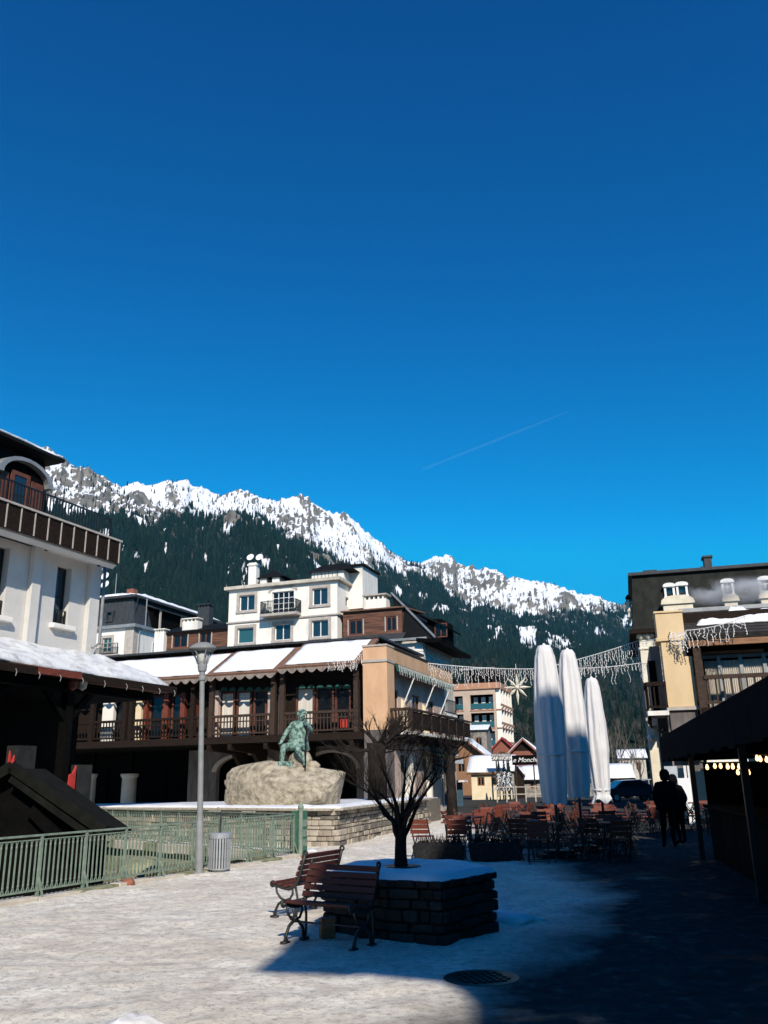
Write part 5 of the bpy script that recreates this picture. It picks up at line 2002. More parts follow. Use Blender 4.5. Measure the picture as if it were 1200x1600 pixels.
MB().box(a[0], a[1], -0.5, -0.4, a[2] - 0.1, a[3] + 0.1).build('board', 'black_wood', s2)
MB().box(a[0] + 0.2, a[0] + 0.3, -0.38, -0.28, a[2] - 2.0, a[2]).box(a[1] - 0.3, a[1] - 0.2, -0.38, -0.28, a[2] - 2.0, a[2]).build('posts', 'black_iron', s2)
lettering('Le Monchu', 0.52, 'white_enamel', s2, ((a[0] + a[1]) / 2, -0.52, (a[2] + a[3]) / 2), (PI / 2, 0, 0), 0.35)

# three little fir trees dusted with snow, in white skirts


def little_fir(name, label, px, Y, h, seed):
    p = at(px, 1236, Y)
    t = thing(name, label, 'fir tree', (p.x, p.y, p.z), 0, 'little fir trees by the restaurant')
    rnd = random.Random(seed)
    mb, sn = MB(), MB()
    for k in range(420):
        z = rnd.uniform(0.1, 1.0)
        a = rnd.uniform(0, 2 * PI)
        r = 0.42 * (1 - z) * rnd.uniform(0.5, 1.0) + 0.02
        p0 = Vector((r * 0.2 * math.cos(a), r * 0.2 * math.sin(a), z * h))
        p1 = Vector((r * math.cos(a) * h * 0.6, r * math.sin(a) * h * 0.6, z * h - 0.12 * h * (1 - z)))
        w = Vector((-math.sin(a), math.cos(a), 0)) * 0.05
        (sn if (z < 0.60 and rnd.random() < 0.7) else mb).add([p0 - w, p0 + w, p1 + w * 0.4, p1 - w * 0.4], [(0, 1, 2, 3)])
    mb.build('crown', 'fir_needles', t)
    sn.build('snow', 'snow', t)
    MB().lathe([(0.06, -1.2), (0.05, 0.4), (0.02, h * 0.9)], 6).build('trunk', 'bark', t)



for k, (px, Y) in enumerate(((781, 72), (789.5, 71.5), (797, 71))):
    little_fir('fir_tree', ['left one of three little snow dusted firs before the restaurant', 'middle one of three little snow dusted firs before the restaurant', 'right one of three little snow dusted firs before the restaurant'][k], px, Y, 2.5, k)

# pale timber fence and a low snow bank before the restaurants
fr = Frame(790, 1262, 66, -8)
fe = thing('timber_fence', 'pale timber post and rail fence in front of the restaurants', 'fence', fr.loc, fr.ang)
for z in (0.55, 1.05):
    MB().beam((-0.6, 0, z), (5.0, 0, z), 0.04, 0.07).build('rail', 'conc', fe)
for k in range(9):
    MB().box(-0.6 + k * 0.69, -0.52 + k * 0.69, -0.05, 0.05, 0, 1.15).build('post', 'conc', fe)

# ================================================================== far right: sheds and bare trees beyond the square
sfr = chalet('pale_shed', 'small pale shed standing among bare trees beyond the last parasol', 972, 1225, 130, -10, 3.6, 4, 4.3, 5.4, 'pale_stone', 'zinc', 0.2, 'x', 0.3, [(0.5, 1.2, 2.5, 3.6), (2.2, 2.9, 2.5, 3.6)])


def branch(mb, p, d, L, r, depth, rnd, spread=0.6, seg=3, up=0.15, n=(2, 3), tw=None, shrink=0.68):
    pts, rad = [p], [r]
    q, dd = p.copy(), d.copy()
    for k in range(seg):
        dd = (dd + Vector((rnd.uniform(-1, 1), rnd.uniform(-1, 1), rnd.uniform(-0.6, 1) + up)) * 0.16).normalized()
        q = q + dd * (L / seg)
        pts.append(q.copy())
        rad.append(r * (1 - 0.45 * (k + 1) / seg))
    tgt = tw if (tw is not None and depth <= 1) else mb
    tgt.tube(pts, rad, 6 if r > 0.02 else 4 if r > 0.008 else 3, False)
    if depth <= 0: return
    for _ in range(rnd.randint(*n)):
        k = rnd.randint(1, seg)
        v = Vector((rnd.uniform(-1, 1), rnd.uniform(-1, 1), rnd.uniform(-0.4, 1.0) + up))
        nd = (dd + v * spread).normalized()
        branch(mb, pts[k] if rnd.random() < 0.6 else pts[-1], nd, L * shrink * rnd.uniform(0.8, 1.15), rad[k] * 0.66, depth - 1, rnd, spread, seg, up, n, tw, shrink)


bare_labels = ['tall bare tree left of the pale shed', 'slender bare tree right in front of the pale shed', 'bare tree nearest to the cream building corner', 'leaning bare tree between the last parasol and the shed', 'bushy bare tree just right of the pale shed']
for k, (px, Y, h) in enumerate(((962, 118, 9.5), (977, 112, 8.0), (1004, 105, 6.0), (951, 125, 8.5), (990, 116, 6.5))):
    p = at(px, 1238, Y)
    t = thing('bare_tree', bare_labels[k], 'tree', (p.x, p.y, 0), k * 1.3, 'bare trees beyond the square')
    rnd = random.Random(40 + k)
    a_, b_ = MB(), MB()
    a_.tube([(0, 0, -0.2), (0.05, 0, h * 0.3), (0, 0.1, h * 0.62)], [0.16, 0.12, 0.07], 6, False)
    for j in range(7):
        z = h * rnd.uniform(0.2, 0.62)
        an = rnd.uniform(0, 2 * PI)
        branch(a_, Vector((0.03, 0.03, z)), Vector((math.cos(an) * 0.6, math.sin(an) * 0.6, 0.8)).normalized(), h * 0.26, 0.055, 3, rnd, 0.6, 3, 0.25, (2, 3), b_)
    a_.build('trunk', 'grey_bark', t)
    b_.build('crown', 'grey_bark', t)


# ================================================================== right hotel: mansard block behind
Q_ = Frame(1000, 1000, 45.0, -15.0)
rh_ = thing('mansard_hotel', 'cream hotel with black mansard roof, white dormers and a rooftop chimney', 'hotel', Q_.loc, Q_.ang)


def mansard_hotel():
    ze = Q_.f(1004, 985)[1]
    zt = Q_.f(1100, 893, 1.0)[1]
    W = 24.0
    DEP = 9.0
    s = MB()
    wn = [(3.0 + 3.2 * k, 4.2 + 3.2 * k, z, z + 2.0) for k in range(6) for z in (1.0, 4.6)]
    cells(s, 0, W, 0, ze, wn, 0.25, 0.55)
    s.box(0, 0.3, 0.55, DEP, 0, ze)
    s.box(0.3, W, DEP - 0.3, DEP, 0, ze)
    s.build('wall', 'brown_plaster', rh_)
    for r_ in wn:
        window(rh_, *r_, 0.35, 2, 2, 'white_paint', 'glass', 0.07)
    # cream corner pilaster with carved brackets
    b = Q_.rect(1003, 1010, 1019, 1100)
    s = MB().box(-0.05, 0.62, -0.05, 0.5, 0, ze - 0.35)
    s.build('corner_pilaster', 'pale_cream', rh_, bevel=0.02)
    for z0, z1, e in ((ze - 0.35, ze - 0.2, 0.10), (ze - 1.0, ze - 0.9, 0.08), (4.3, 4.45, 0.08)):
        s = MB().box(-0.05 - e, 0.62 + e, -0.05 - e, 0.5, z0, z1)
        s.build('capital', 'pale_cream', rh_, bevel=0.02)
    for x in (0.05, 0.42):
        s = MB().lathe([(0.02, -0.22), (0.11, -0.12), (0.14, 0.0), (0.08, 0.1)], 10)
        s.build('carved_bracket', 'pale_cream', rh_, loc=(x, -0.12, ze - 0.28))
    s = MB().box(-0.5, W, -0.45, 0.3, ze - 0.2, ze + 0.02)
    s.box(-0.5, 0.0, 0.3, DEP + 0.3, ze - 0.2, ze + 0.02)
    s.build('eave', 'dark_wood', rh_)
    i = 0.9
    s = MB().add([(-0.3, -0.25, ze + 0.02), (W, -0.25, ze + 0.02), (W, DEP, ze + 0.02), (-0.3, DEP, ze + 0.02), (-0.05, i, zt), (W, i, zt), (W, DEP - i, zt), (-0.05, DEP - i, zt)],
                 [(0, 3, 2, 1), (4, 5, 6, 7), (0, 1, 5, 4), (1, 2, 6, 5), (2, 3, 7, 6), (3, 0, 4, 7)])
    s.build('mansard', 'mansard_slate', rh_)
    s = MB().box(-0.25, W, i - 0.25, DEP - i + 0.2, zt, zt + 0.16)
    s.build('roof_edge', 'slate', rh_)
    s = MB().add([(-0.2, i - 0.2, zt + 0.16), (W, i - 0.2, zt + 0.16), (W, DEP / 2, zt + 0.8), (2, DEP / 2, zt + 0.8), (-0.2, DEP - i, zt + 0.16), (W, DEP - i, zt + 0.16)],
                 [(0, 1, 2, 3), (3, 2, 5, 4), (0, 3, 4)])
    s.build('roof', 'black_roof', rh_)
    snow_slab((7, i - 0.15, zt + 0.17), (W, i - 0.15, zt + 0.17), (W, 3.0, zt + 0.52), (7, 3.0, zt + 0.52), 0.16, 50, 5, 3.0).build('snow', 'snow', rh_, smooth=True)
    # upper dormers with arched white hoods
    def dormer(x0, x1, z0, z1, y, n=2, hood=0.13, m='white_paint'):
        f = MB()
        fw = 0.11
        f.box(x0 - fw, x0, y, y + 0.9, z0 - 0.1, z1)
        f.box(x1, x1 + fw, y, y + 0.9, z0 - 0.1, z1)
        f.box(x0 - fw - 0.03, x1 + fw + 0.03, y - 0.04, y + 0.9, z0 - 0.17, z0 - 0.1)
        c, hw = (x0 + x1) / 2, (x1 - x0) / 2 + fw + 0.04
        k = 8
        for j in range(k):
            t0, t1 = PI * j / k, PI * (j + 1) / k
            f.prism([(c - hw * math.cos(t0), z1 - 0.01), (c - hw * math.cos(t1), z1 - 0.01), (c - hw * math.cos(t1), z1 + 0.07 + hood * math.sin(t1)), (c - hw * math.cos(t0), z1 + 0.07 + hood * math.sin(t0))], y - 0.08, y + 0.9)
        o = f.build('dormer', m, rh_)
        w_ = MB()
        w_.box(c - 0.03, c + 0.03, y + 0.1, y + 0.14, z0, z1).box(x0, x1, y + 0.11, y + 0.135, z0 + (z1 - z0) * 0.55, z0 + (z1 - z0) * 0.55 + 0.05)
        if n == 2: w_.build('glazing_bar', 'white_paint', o)
        MB().box(x0, x1, y + 0.16, y + 0.18, z0 - 0.1, z1).build('pane', 'glass', o)
        return o
    for pa, pb, pt, pm, n in ((1041, 1051, 917, 929, 1), (1060, 1071, 915, 927, 1), (1131, 1143, 910, 925, 2), (1189, 1203, 906, 920, 2)):
        r_ = Q_.rect(pa, pt, pb, pm, 0.35)
        dormer(*r_, 0.35 if n == 2 else 0.3, n)
    # large lower dormer pediments
    for pa, pb, pt, pm in ((1033, 1086, 932, 957), (1129, 1156, 930, 951), (1186, 1216, 925, 946)):
        r_ = Q_.rect(pa, pt, pb, pm, -0.45)
        x0, x1, z0, z1 = r_
        c, hw = (x0 + x1) / 2, (x1 - x0) / 2
        f = MB().box(x0 + 0.1, x1 - 0.1, -0.4, 0.7, z0 - 0.6, z0 + (z1 - z0) * 0.55)
        f.build('dormer', 'pale_cream', rh_)
        for q in (0.32, 0.68):
            MB().box(x0 + (x1 - x0) * q - 0.42 * hw * 0.7, x0 + (x1 - x0) * q + 0.42 * hw * 0.7, -0.425, -0.38, z0 + 0.02, z0 + 0.10).build('moulding', 'stone_trim', rh_)
        f = MB()
        k = 10
        zb = z0 + (z1 - z0) * 0.55
        for j in range(k):
            t0, t1 = PI * j / k, PI * (j + 1) / k
            h = (z1 - zb)
            f.prism([(c - hw * math.cos(t0), zb), (c - hw * math.cos(t1), zb), (c - hw * math.cos(t1), zb + 0.08 + h * math.sin(t1) ** 0.8), (c - hw * math.cos(t0), zb + 0.08 + h * math.sin(t0) ** 0.8)], -0.5, 0.7)
        f.build('pediment', 'pale_cream', rh_)
    # chimneys
    for pa, pb, pt, pm, y in ((1007, 1025, 891, 905, 1.4), (1101, 1113, 868, 900, 1.6)):
        r_ = Q_.rect(pa, pt, pb, pm, y)
        s = MB().box(r_[0], r_[1], y, y + 0.7, zt - 0.2, r_[3] - 0.1)
        s.box(r_[0] - 0.07, r_[1] + 0.07, y - 0.07, y + 0.77, r_[3] - 0.1, r_[3])
        if pa > 1050:
            s.box(r_[0] - 0.2, r_[0], y + 0.1, y + 0.6, zt, r_[3] - 0.55)
        s.build('chimney', 'slate', rh_)
    # stacked finials on the left hip
    for k, py in enumerate((937, 950, 968)):
        p = Q_.s(996, py, -0.35)
        s = MB().lathe([(0.12, 0), (0.2, 0.1), (0.1, 0.3), (0.16, 0.42), (0.03, 0.6)], 8)
        s.build('finial', 'pale_cream' if k else 'dark_wood', rh_, loc=(-0.35, 2.5 - k * 0.9, Q_.f(996, py, 1.0)[1]))


mansard_hotel()

# ================================================================== ochre front wing with balcony
W_ = Frame(1032, 1040, 32.0, -15.0)
wg = thing('balcony_wing', 'ochre pillared wing with timber balcony, blinds and partly snowed roof', 'building', W_.loc, W_.ang)


def front_wing():
    X = lambda px, py=1040, y=0.0: W_.f(px, py, y)[0]
    Z = lambda px, py, y=0.0: W_.f(px, py, y)[1]
    ztop = Z(1055, 957)
    zb = Z(1070, 1104)
    xr0 = X(1071, 1000)
    xr1 = X(1078, 1060)
    zmid = Z(1060, 995)
    zstep = Z(1080, 1025)
    # pillar
    s = MB().box(0, xr0, 0, 1.2, zmid, ztop)
    s.box(0.10, xr0 - 0.02, 0.01, 1.2, zstep, zmid)
    s.build('pillar', 'ochre_plaster', wg, bevel=0.015)
    s = MB().box(0.10, xr1 + 0.16, 0.0, 1.2, zb, zstep)
    s.build('pillar_shaft', 'ochre_plaster', wg, bevel=0.015)
    s = MB().box(-0.06, xr0 + 0.04, -0.06, 1.2, zmid - 0.14, zmid)
    s.box(-0.05, xr0 + 0.03, -0.05, 1.2, ztop, ztop + 0.08)
    s.build('pillar_band', 'ochre_plaster', wg, bevel=0.02)
    s = MB().box(0.06, xr1 + 0.24, -0.06, 1.22, zb - 0.12, zb)
    s.build('pillar_ledge', 'stone_trim', wg)
    s = MB().box(0.14, xr1 + 0.14, 0.05, 1.1, 2.25, zb - 0.12)
    s.box(0.14, xr1 + 0.14, 0.40, 1.1, 0, 2.25)
    s.build('pillar_base', 'weathered_plaster', wg)
    # roof over the balcony
    xe = 14.0
    ze = Z(1120, 992, -0.4)
    zr = Z(1120, 953, 2.2)
    s = MB().quadslab((xr0 + 0.02, -0.40, ze), (xe, -0.40, ze), (xe, 2.2, zr), (xr0 + 0.02, 2.2, zr), 0.14)
    r_ = s.build('roof', 'shingle', wg)
    for k in range(9):
        f_ = (k + 0.5) / 9
        y = -0.40 + 2.60 * f_
        z = ze + (zr - ze) * f_
        MB().quadslab((xr0 + 0.03, y - 0.14, z - 0.10 + 0.075), (xe, y - 0.14, z - 0.10 + 0.075), (xe, y + 0.2, z + 0.11), (xr0 + 0.03, y + 0.2, z + 0.11), 0.025).build('shingle_course', 'shingle', r_)
    for (u0, u1, v0, v1, sd) in ((0.5, 3.6, 0.34, 0.80, 1.0), (3.2, 5.2, 0.40, 0.95, 2.0), (5.5, 9.0, 0.2, 0.9, 3.0), (1.6, 2.6, 0.55, 0.98, 5.0)):
        q = lambda u, v: (xr0 + u, -0.40 + 2.60 * v, ze + (zr - ze) * v + 0.07)
        snow_slab(q(u0, v0), q(u1, v0), q(u1 - 0.2, v1), q(u0 + 0.35, v1), 0.12, 22, 8, sd, 1.6).build('snow', 'snow', r_, smooth=True)
    s = MB().box(xr0 + 0.02, xe, 2.0, 2.3, zr - 0.05, zr + 0.1)
    s.build('ridge_flashing', 'zinc', wg)
    s = MB().box(xr0 + 0.04, xe, -0.38, -0.2, ze - 0.36, ze - 0.15)
    s.build('eave_beam', 'warm_wood', wg)
    # posts
    for px in (1092,):
        a = X(px, 1050)
        s = MB().box(a - 0.14, a + 0.14, -0.3, -0.02, zb - 0.6, ze - 0.3)
        s.build('post', 'brown_wood', wg, bevel=0.01)
    # recess: glazed front with pleated blinds
    yb = 0.5
    s = MB().box(xr0 + 0.02, xe, yb + 0.35, yb + 0.5, 0, zr - 0.3)
    s.build('back_wall', 'dark_wood', wg)
    zs0, zs1 = Z(1150, 1088, yb), Z(1150, 1024, yb)
    for pa, pb in ((1101, 1123), (1125, 1157), (1161, 1194), (1197, 1230)):
        a, b = X(pa, 1045, yb), X(pb, 1045, yb)
        s = MB()
        n = 10
        for k in range(n):
            x0, x1 = a + (b - a) * k / n, a + (b - a) * (k + 1) / n
            xm = (x0 + x1) / 2
            s.prism([(x0, yb + 0.10), (xm, yb + 0.03), (x1, yb + 0.10), (x1, yb + 0.12), (xm, yb + 0.06), (x0, yb + 0.12)], zs0 - 1.0, zs1 - 0.15, 'z')
        s.build('pleated_blind', 'curtain', wg)
        MB().box(b - 0.02, b + 0.10, yb - 0.05, yb + 0.15, zs0 - 1.0, zs1).build('mullion', 'zinc', wg)
    MB().box(X(1097, 1025, yb), X(1193, 1018, yb), yb - 0.12, yb - 0.02, zs1 + 0.08, zs1 + 0.18).build('lintel', 'warm_wood', wg)
    MB().box(xr0 + 0.02, xe, yb + 0.14, yb + 0.3, zs1 - 0.05, zs1 + 0.07).build('transom', 'zinc', wg)
    # balcony floor and railing
    zf = Z(1110, 1106)
    s = MB().box(xr1 + 0.26, xe, -0.35, yb + 0.3, zf - 0.2, zf)
    s.build('balcony_floor', 'dark_wood', wg)
    rail(wg, (X(1094, 1080) + 0.15, -0.28, zf), (10.0, -0.28, zf), 1.05, 0.26, 0.06, 'brown_wood', (0.14, 0.14), 0.16)
    s = MB()
    gh = [(2.5, 4.4, 0.1, 2.5), (5.0, 7.2, 0.1, 2.5)]
    cells(s, xr1 + 0.26, xe, 0, zf - 0.2, gh, 0.4, 0.7)
    s.build('ground_wall', 'white_plaster', wg)
    for r2 in gh:
        window(wg, *r2, 0.5, 2, 1, 'white_paint', 'glass', 0.12, 0.1, 'glazed_door')
    # small left balcony
    bl = W_.rect(1006, 1080, 1056, 1110, -0.4)
    x0, x1 = bl[0] + 0.1, 0.1
    zlf = Z(1020, 1112)
    s = MB().box(x0, x1, -0.4, 1.4, zlf - 0.16, zlf)
    s.build('side_balcony_floor', 'white_plaster', wg)
    rail(wg, (x0 + 0.03, -0.36, zlf), (x1, -0.36, zlf), 0.95, 0.16, 0.05, 'dark_wood', (0.14, 0.14), 0.14)
    rail(wg, (x0 + 0.03, 1.36, zlf), (x0 + 0.03, -0.33, zlf), 0.95, 0.16, 0.05, 'dark_wood', (0.12, 0.14), 0.14)
    s = MB().prism([(x0, zlf - 0.16), (x0 + 0.12, zlf - 0.16), (x0 + 0.12, zlf - 0.55), (x0, zlf - 0.35)], -0.2, 1.3)
    s.build('bracket', 'black_wood', wg)
    # brown wall between the balcony and the hotel behind
    s = MB().box(x0 + 0.35, 0.1, 1.5, 8.0, 0, Z(1040, 1000))
    s.build('side_wall', 'brown_plaster', wg)
    MB().box(-0.38, -0.12, 1.42, 1.52, zlf, zlf + 2.0).build('door', 'black_wood', wg)
    # pale quoin pier at street level with lantern and camera
    b = W_.rect(1017, 1134, 1033, 1250, 1.2)
    s = MB().box(b[0], b[1], 1.1, 1.5, 0, b[3])
    s.build('street_pier', 'pale_cream', wg, bevel=0.02)
    p = W_.f(1034, 1145, 0.9)
    s = MB().box(p[0] - 0.03, p[0] + 0.03, 0.85, 1.1, p[1] - 0.1, p[1]).lathe([(0.03, 0), (0.16, 0.04), (0.16, 0.12), (0.02, 0.14)], 8, (p[0], 0.8, p[1] + 0.02)).box(p[0] - 0.05, p[0] + 0.05, 0.75, 0.85, p[1] - 0.25, p[1] + 0.04)
    s.build('wall_lantern', 'black_iron', wg)
    p = W_.f(1016, 1152, 0.9)
    s = MB().lathe([(0.01, -0.12), (0.1, -0.06), (0.11, 0.03), (0.02, 0.1)], 12, (p[0], 0.95, p[1]))
    s.build('dome_camera', 'white_enamel', wg, smooth=True)
    # street level shop glazing seen past the kiosk
    yy = 0.12
    for pa, pb, m, pt in ((1040, 1060, 'pale_blue', 1197), (1061, 1070, 'glass', 1200), (1079, 1102, 'glass', 1205)):
        a, b = X(pa, 1220, yy), X(pb, 1220, yy)
        MB().box(a, b, yy, yy + 0.05, 0.2, Z((pa + pb) / 2, pt, yy)).build('shop_pane', m, wg)
    for pa, pb in ((1070, 1074), (1076, 1079), (1102, 1116)):
        a, b = X(pa, 1220, yy), X(pb, 1220, yy)
        MB().box(a, b, yy - 0.04, yy + 0.1, 0, Z(1090, 1196, yy)).build('shop_post', 'white_paint', wg)
    a, b = X(1062, 1250, yy), X(1080, 1250, yy)
    MB().box(a, b, yy - 0.08, yy - 0.045, 0.5, 1.55).build('menu_board', 'white_enamel', wg)


front_wing()

# steam drifting from a kitchen vent between roof and mansard
def steam():
    p = at(1128, 925, 38.0)
    mb = MB()
    mb.box(-2.2, 3.2, -0.9, 0.9, -0.75, 0.75)
    m = bpy.data.materials.new('steam')
    m.use_nodes = True
    nt = m.node_tree
    nt.nodes.remove(nt.nodes['Principled BSDF'])
    out = nt.nodes['Material Output']
    v = nt.nodes.new('ShaderNodeVolumePrincipled')
    v.inputs['Color'].default_value = (0.95, 0.95, 0.95, 1)
    tc = nt.nodes.new('ShaderNodeTexCoord')
    n = nt.nodes.new('ShaderNodeTexNoise')
    n.inputs['Scale'].default_value = 1.0
    n.inputs['Detail'].default_value = 5
    nt.links.new(tc.outputs['Object'], n.inputs['Vector'])
    g = nt.nodes.new('ShaderNodeTexGradient')
    g.gradient_type = 'QUADRATIC_SPHERE'
    mp = nt.nodes.new('ShaderNodeMapping')
    mp.inputs['Location'].default_value = (-0.5 / 2.8, 0, 0)
    mp.inputs['Scale'].default_value = (1 / 2.8, 1 / 0.9, 1 / 0.75)
    nt.links.new(tc.outputs['Object'], mp.inputs[0])
    nt.links.new(mp.outputs[0], g.inputs[0])
    r = nt.nodes.new('ShaderNodeMapRange')
    r.inputs[1].default_value = 0.44
    r.inputs[2].default_value = 0.72
    nt.links.new(n.outputs['Fac'], r.inputs[0])
    a = nt.nodes.new('ShaderNodeMath'); a.operation = 'MULTIPLY'
    nt.links.new(r.outputs[0], a.inputs[0]); nt.links.new(g.outputs['Fac'], a.inputs[1])
    b = nt.nodes.new('ShaderNodeMath'); b.operation = 'MULTIPLY'; b.inputs[1].default_value = 15.0
    nt.links.new(a.outputs[0], b.inputs[0])
    nt.links.new(b.outputs[0], v.inputs['Density'])
    nt.links.new(v.outputs[0], out.inputs['Volume'])
    o = mb.build('smoke', m, None, loc=p, rot=R(-15))
    tag(o, 'white steam drifting across the black mansard roof', None, kind='stuff')


steam()

# ================================================================== market kiosk under a dark canopy
K_ = Frame(1031, 1152, 19.5, -12.6)
ki = thing('market_kiosk', 'dark market kiosk with a broad black canopy and strings of bulbs', 'kiosk', K_.loc, K_.ang)


def kiosk():
    ztop = K_.f(1031, 1151)[1]
    zbot = K_.f(1040, 1190)[1]
    yn = -14.0
    W = 5.0
    s = MB()
    s.prism([(0, ztop - 0.02), (0, ztop - 0.16), (W, ztop + 0.7), (W, ztop + 1.0)], yn, 0)
    s.build('canopy', 'black_wood', ki)
    s = MB()
    n = 26
    y = yn
    while y < -0.05:
        s.box(-0.02, 0.02, y, min(y + 0.53, 0), zbot + 0.02 * math.sin(y * 5), ztop - 0.05)
        y += 0.535
    s.build('valance', 'cloth_black', ki)
    MB().prism([(0.03, zbot), (W, zbot + 0.05), (W, ztop + 0.7), (0.03, ztop - 0.17)], -0.03, 0.0).build('end_cloth', 'cloth_black', ki)
    for x, y in ((0.55, -0.4), (0.55, -7.0), (0.55, -13.4), (4.5, -0.4), (4.5, -13.4)):
        MB().box(x - 0.05, x + 0.05, y - 0.05, y + 0.05, 0, ztop + 0.2 * x).build('post', 'black_iron', ki)
    # counter, front boards, shelves and back wall
    for k in range(8):
        y0 = -13.2 + k * 1.62
        MB().box(0.8, 0.86, y0, y0 + 1.58, 0.05, 1.0).build('counter_panel', 'black_wood', ki)
    MB().box(0.7, 1.5, -13.3, -0.2, 1.0, 1.06).build('counter_top', 'black_wood', ki, bevel=0.01)
    MB().box(0.8, 4.6, -0.24, -0.16, 0.0, 1.9).build('end_wall', 'black_wood', ki)
    MB().box(4.5, 4.6, -13.4, -0.24, 0.0, ztop + 0.5).build('back_wall', 'black_wood', ki)
    for z in (1.2, 1.7):
        MB().box(4.1, 4.5, -13.0, -0.5, z, z + 0.04).build('shelf', 'dark_wood', ki)
    # bulbs on two cords
    me = None
    for (px, py, y) in ((1117, 1197, -1.2), (1137, 1198, -1.9), (1145, 1198, -1.9), (1155, 1198, -1.9), (1153, 1207, -1.0), (1162, 1207, -1.0), (1170, 1207, -1.0), (1183, 1185, -3.0), (1188, 1186, -3.0), (1105, 1199, -1.2), (1126, 1197, -1.2), (1198, 1187, -3.0)):
        p = K_.f(px, py, y)
        if me is None:
            mb = MB().lathe([(0.004, -0.05), (0.026, -0.035), (0.034, 0.0), (0.022, 0.035), (0.014, 0.06)], 10)
            o = mb.build('bulb', 'bulb', ki, smooth=True, loc=(p[0], y, p[1]))
            me = o.data
        else:
            put('bulb', me, ki, (p[0], y, p[1]))
    for y in (-1.2, -1.9, -3.0, -1.0):
        z = {-1.2: 1197, -1.9: 1198, -3.0: 1185.5, -1.0: 1207}[y]
        a, b = K_.f(1095, z, y), K_.f(1215, z, y)
        MB().tube([(a[0], y, a[1] + 0.07), (b[0], y, b[1] + 0.07)], 0.008, 4).build('cord', 'black_iron', ki)


kiosk()

# goods under the canopy, barely lit
rnd = random.Random(9)
crates = [('stack of dark wooden crates under the kiosk canopy nearest the counter end', 1.9, -1.2), ('dark wooden crate on the kiosk floor behind the first stack', 2.8, -2.6)]
for lab, x, y in crates:
    t = thing('crate', lab, 'crate', K_.M @ Vector((x, y, 0)), K_.ang + 0.2)
    for k in range(5):
        MB().box(-0.3, 0.3, -0.22, -0.2, 0.03 + k * 0.1, 0.11 + k * 0.1).build('slat', 'dark_wood', t)
    for sx_ in (-0.29, 0.29):
        MB().box(sx_ - 0.02, sx_ + 0.02, -0.2, 0.2, 0, 0.5).build('side', 'dark_wood', t)
    MB().box(-0.27, 0.27, -0.2, 0.2, 0, 0.03).build('base', 'dark_wood', t)

# ================================================================== chalet behind the viewpoint whose shadow covers the square
YC = -9.0


def shade_house():
    t = thing('shade_chalet', 'tall gabled chalet behind the viewpoint shading the square', 'chalet', (0, 0, 0))
    g = [(0.60, 2.0), tuple(on_ground(738, 1600))[:2], tuple(on_ground(742, 1562))[:2], tuple(on_ground(715, 1536))[:2], tuple(on_ground(690, 1524))[:2],
         tuple(on_ground(560, 1514))[:2], tuple(on_ground(405, 1511))[:2], tuple(on_ground(432, 1492))[:2], (-1.14, 10.5), (-1.08, 10.85), (-0.99, 11.6), (-0.70, 12.7), (0.40, 17.0), (1.45, 22.8), (2.1, 24.7), (16.0, 25.2), (16.0, 2.0)]
    def up(p):
        return (p[0] - (p[1] - YC) * math.tan(SUN_AZ), (p[1] - YC) / math.cos(SUN_AZ) * math.tan(SUN_EL))
    poly = [up(p) for p in g]
    x0 = poly[0][0]
    front = [(x0, 0.0)] + poly + [(poly[-1][0], 0.0)]
    MB().prism(front, YC - 0.3, YC).build('gable_front', 'brown_wood', t)
    zt = min(p[1] for p in poly[13:16])
    MB().box(x0 + 4.5, poly[-1][0], YC - 9, YC - 0.3, 0, zt - 3.0).build('wall', 'brown_plaster', t)
    MB().quadslab((x0 + 4.3, YC - 9.4, zt - 2.9), (poly[-1][0], YC - 9.4, zt - 2.9), (poly[-1][0], YC - 0.3, zt - 0.4), (x0 + 4.3, YC - 0.3, zt - 0.4), 0.25).build('roof', 'slate', t)
    for z in (1.0, 4.2, 7.4):
        for k in range(3):
            window(t, x0 + 1.0 + k * 4, x0 + 2.4 + k * 4, z, z + 1.7, YC + 0.1, 2, 1, 'white_paint', 'glass', 0.08, 0.1)


shade_house()

def occluder_house(label, x0, x1, y0, y1, h, face):  # added unseen house that blocks skylight; dark walls limit bounce
    t = thing('occluder_house', label, 'house', (0, 0, 0))
    MB().box(x0, x1, y0, y1, 0, h).build('wall', 'brown_plaster', t)
    MB().prism([(x0 - 0.5, h), (x1 + 0.5, h), ((x0 + x1) / 2, h + 2.6)], y0 - 0.5, y1 + 0.5).build('roof', 'slate', t)
    xf = x1 + 0.02 if face > 0 else x0 - 0.02
    y = y0 + 1.5
    while y < y1 - 2:
        for z in (1.0, 4.0, 7.0, 10.0):
            if z + 1.8 < h:
                w = MB().box(xf - 0.05, xf + 0.05, y, y + 1.2, z, z + 1.6).build('window', 'white_paint', t)
                MB().box(xf - 0.06, xf + 0.06, y + 0.1, y + 1.1, z + 0.1, z + 1.5).build('pane', 'glass', w)
        y += 2.8


occluder_house('unseen brown house row added behind the market kiosk to block skylight', 10.5, 20.0, -26.0, 11.0, 11.5, -1)
occluder_house('unseen brown house row added behind the viewpoint to block skylight', -34.0, -13.0, -34.0, 3.0, 13.0, 1)

# ================================================================== green river railings


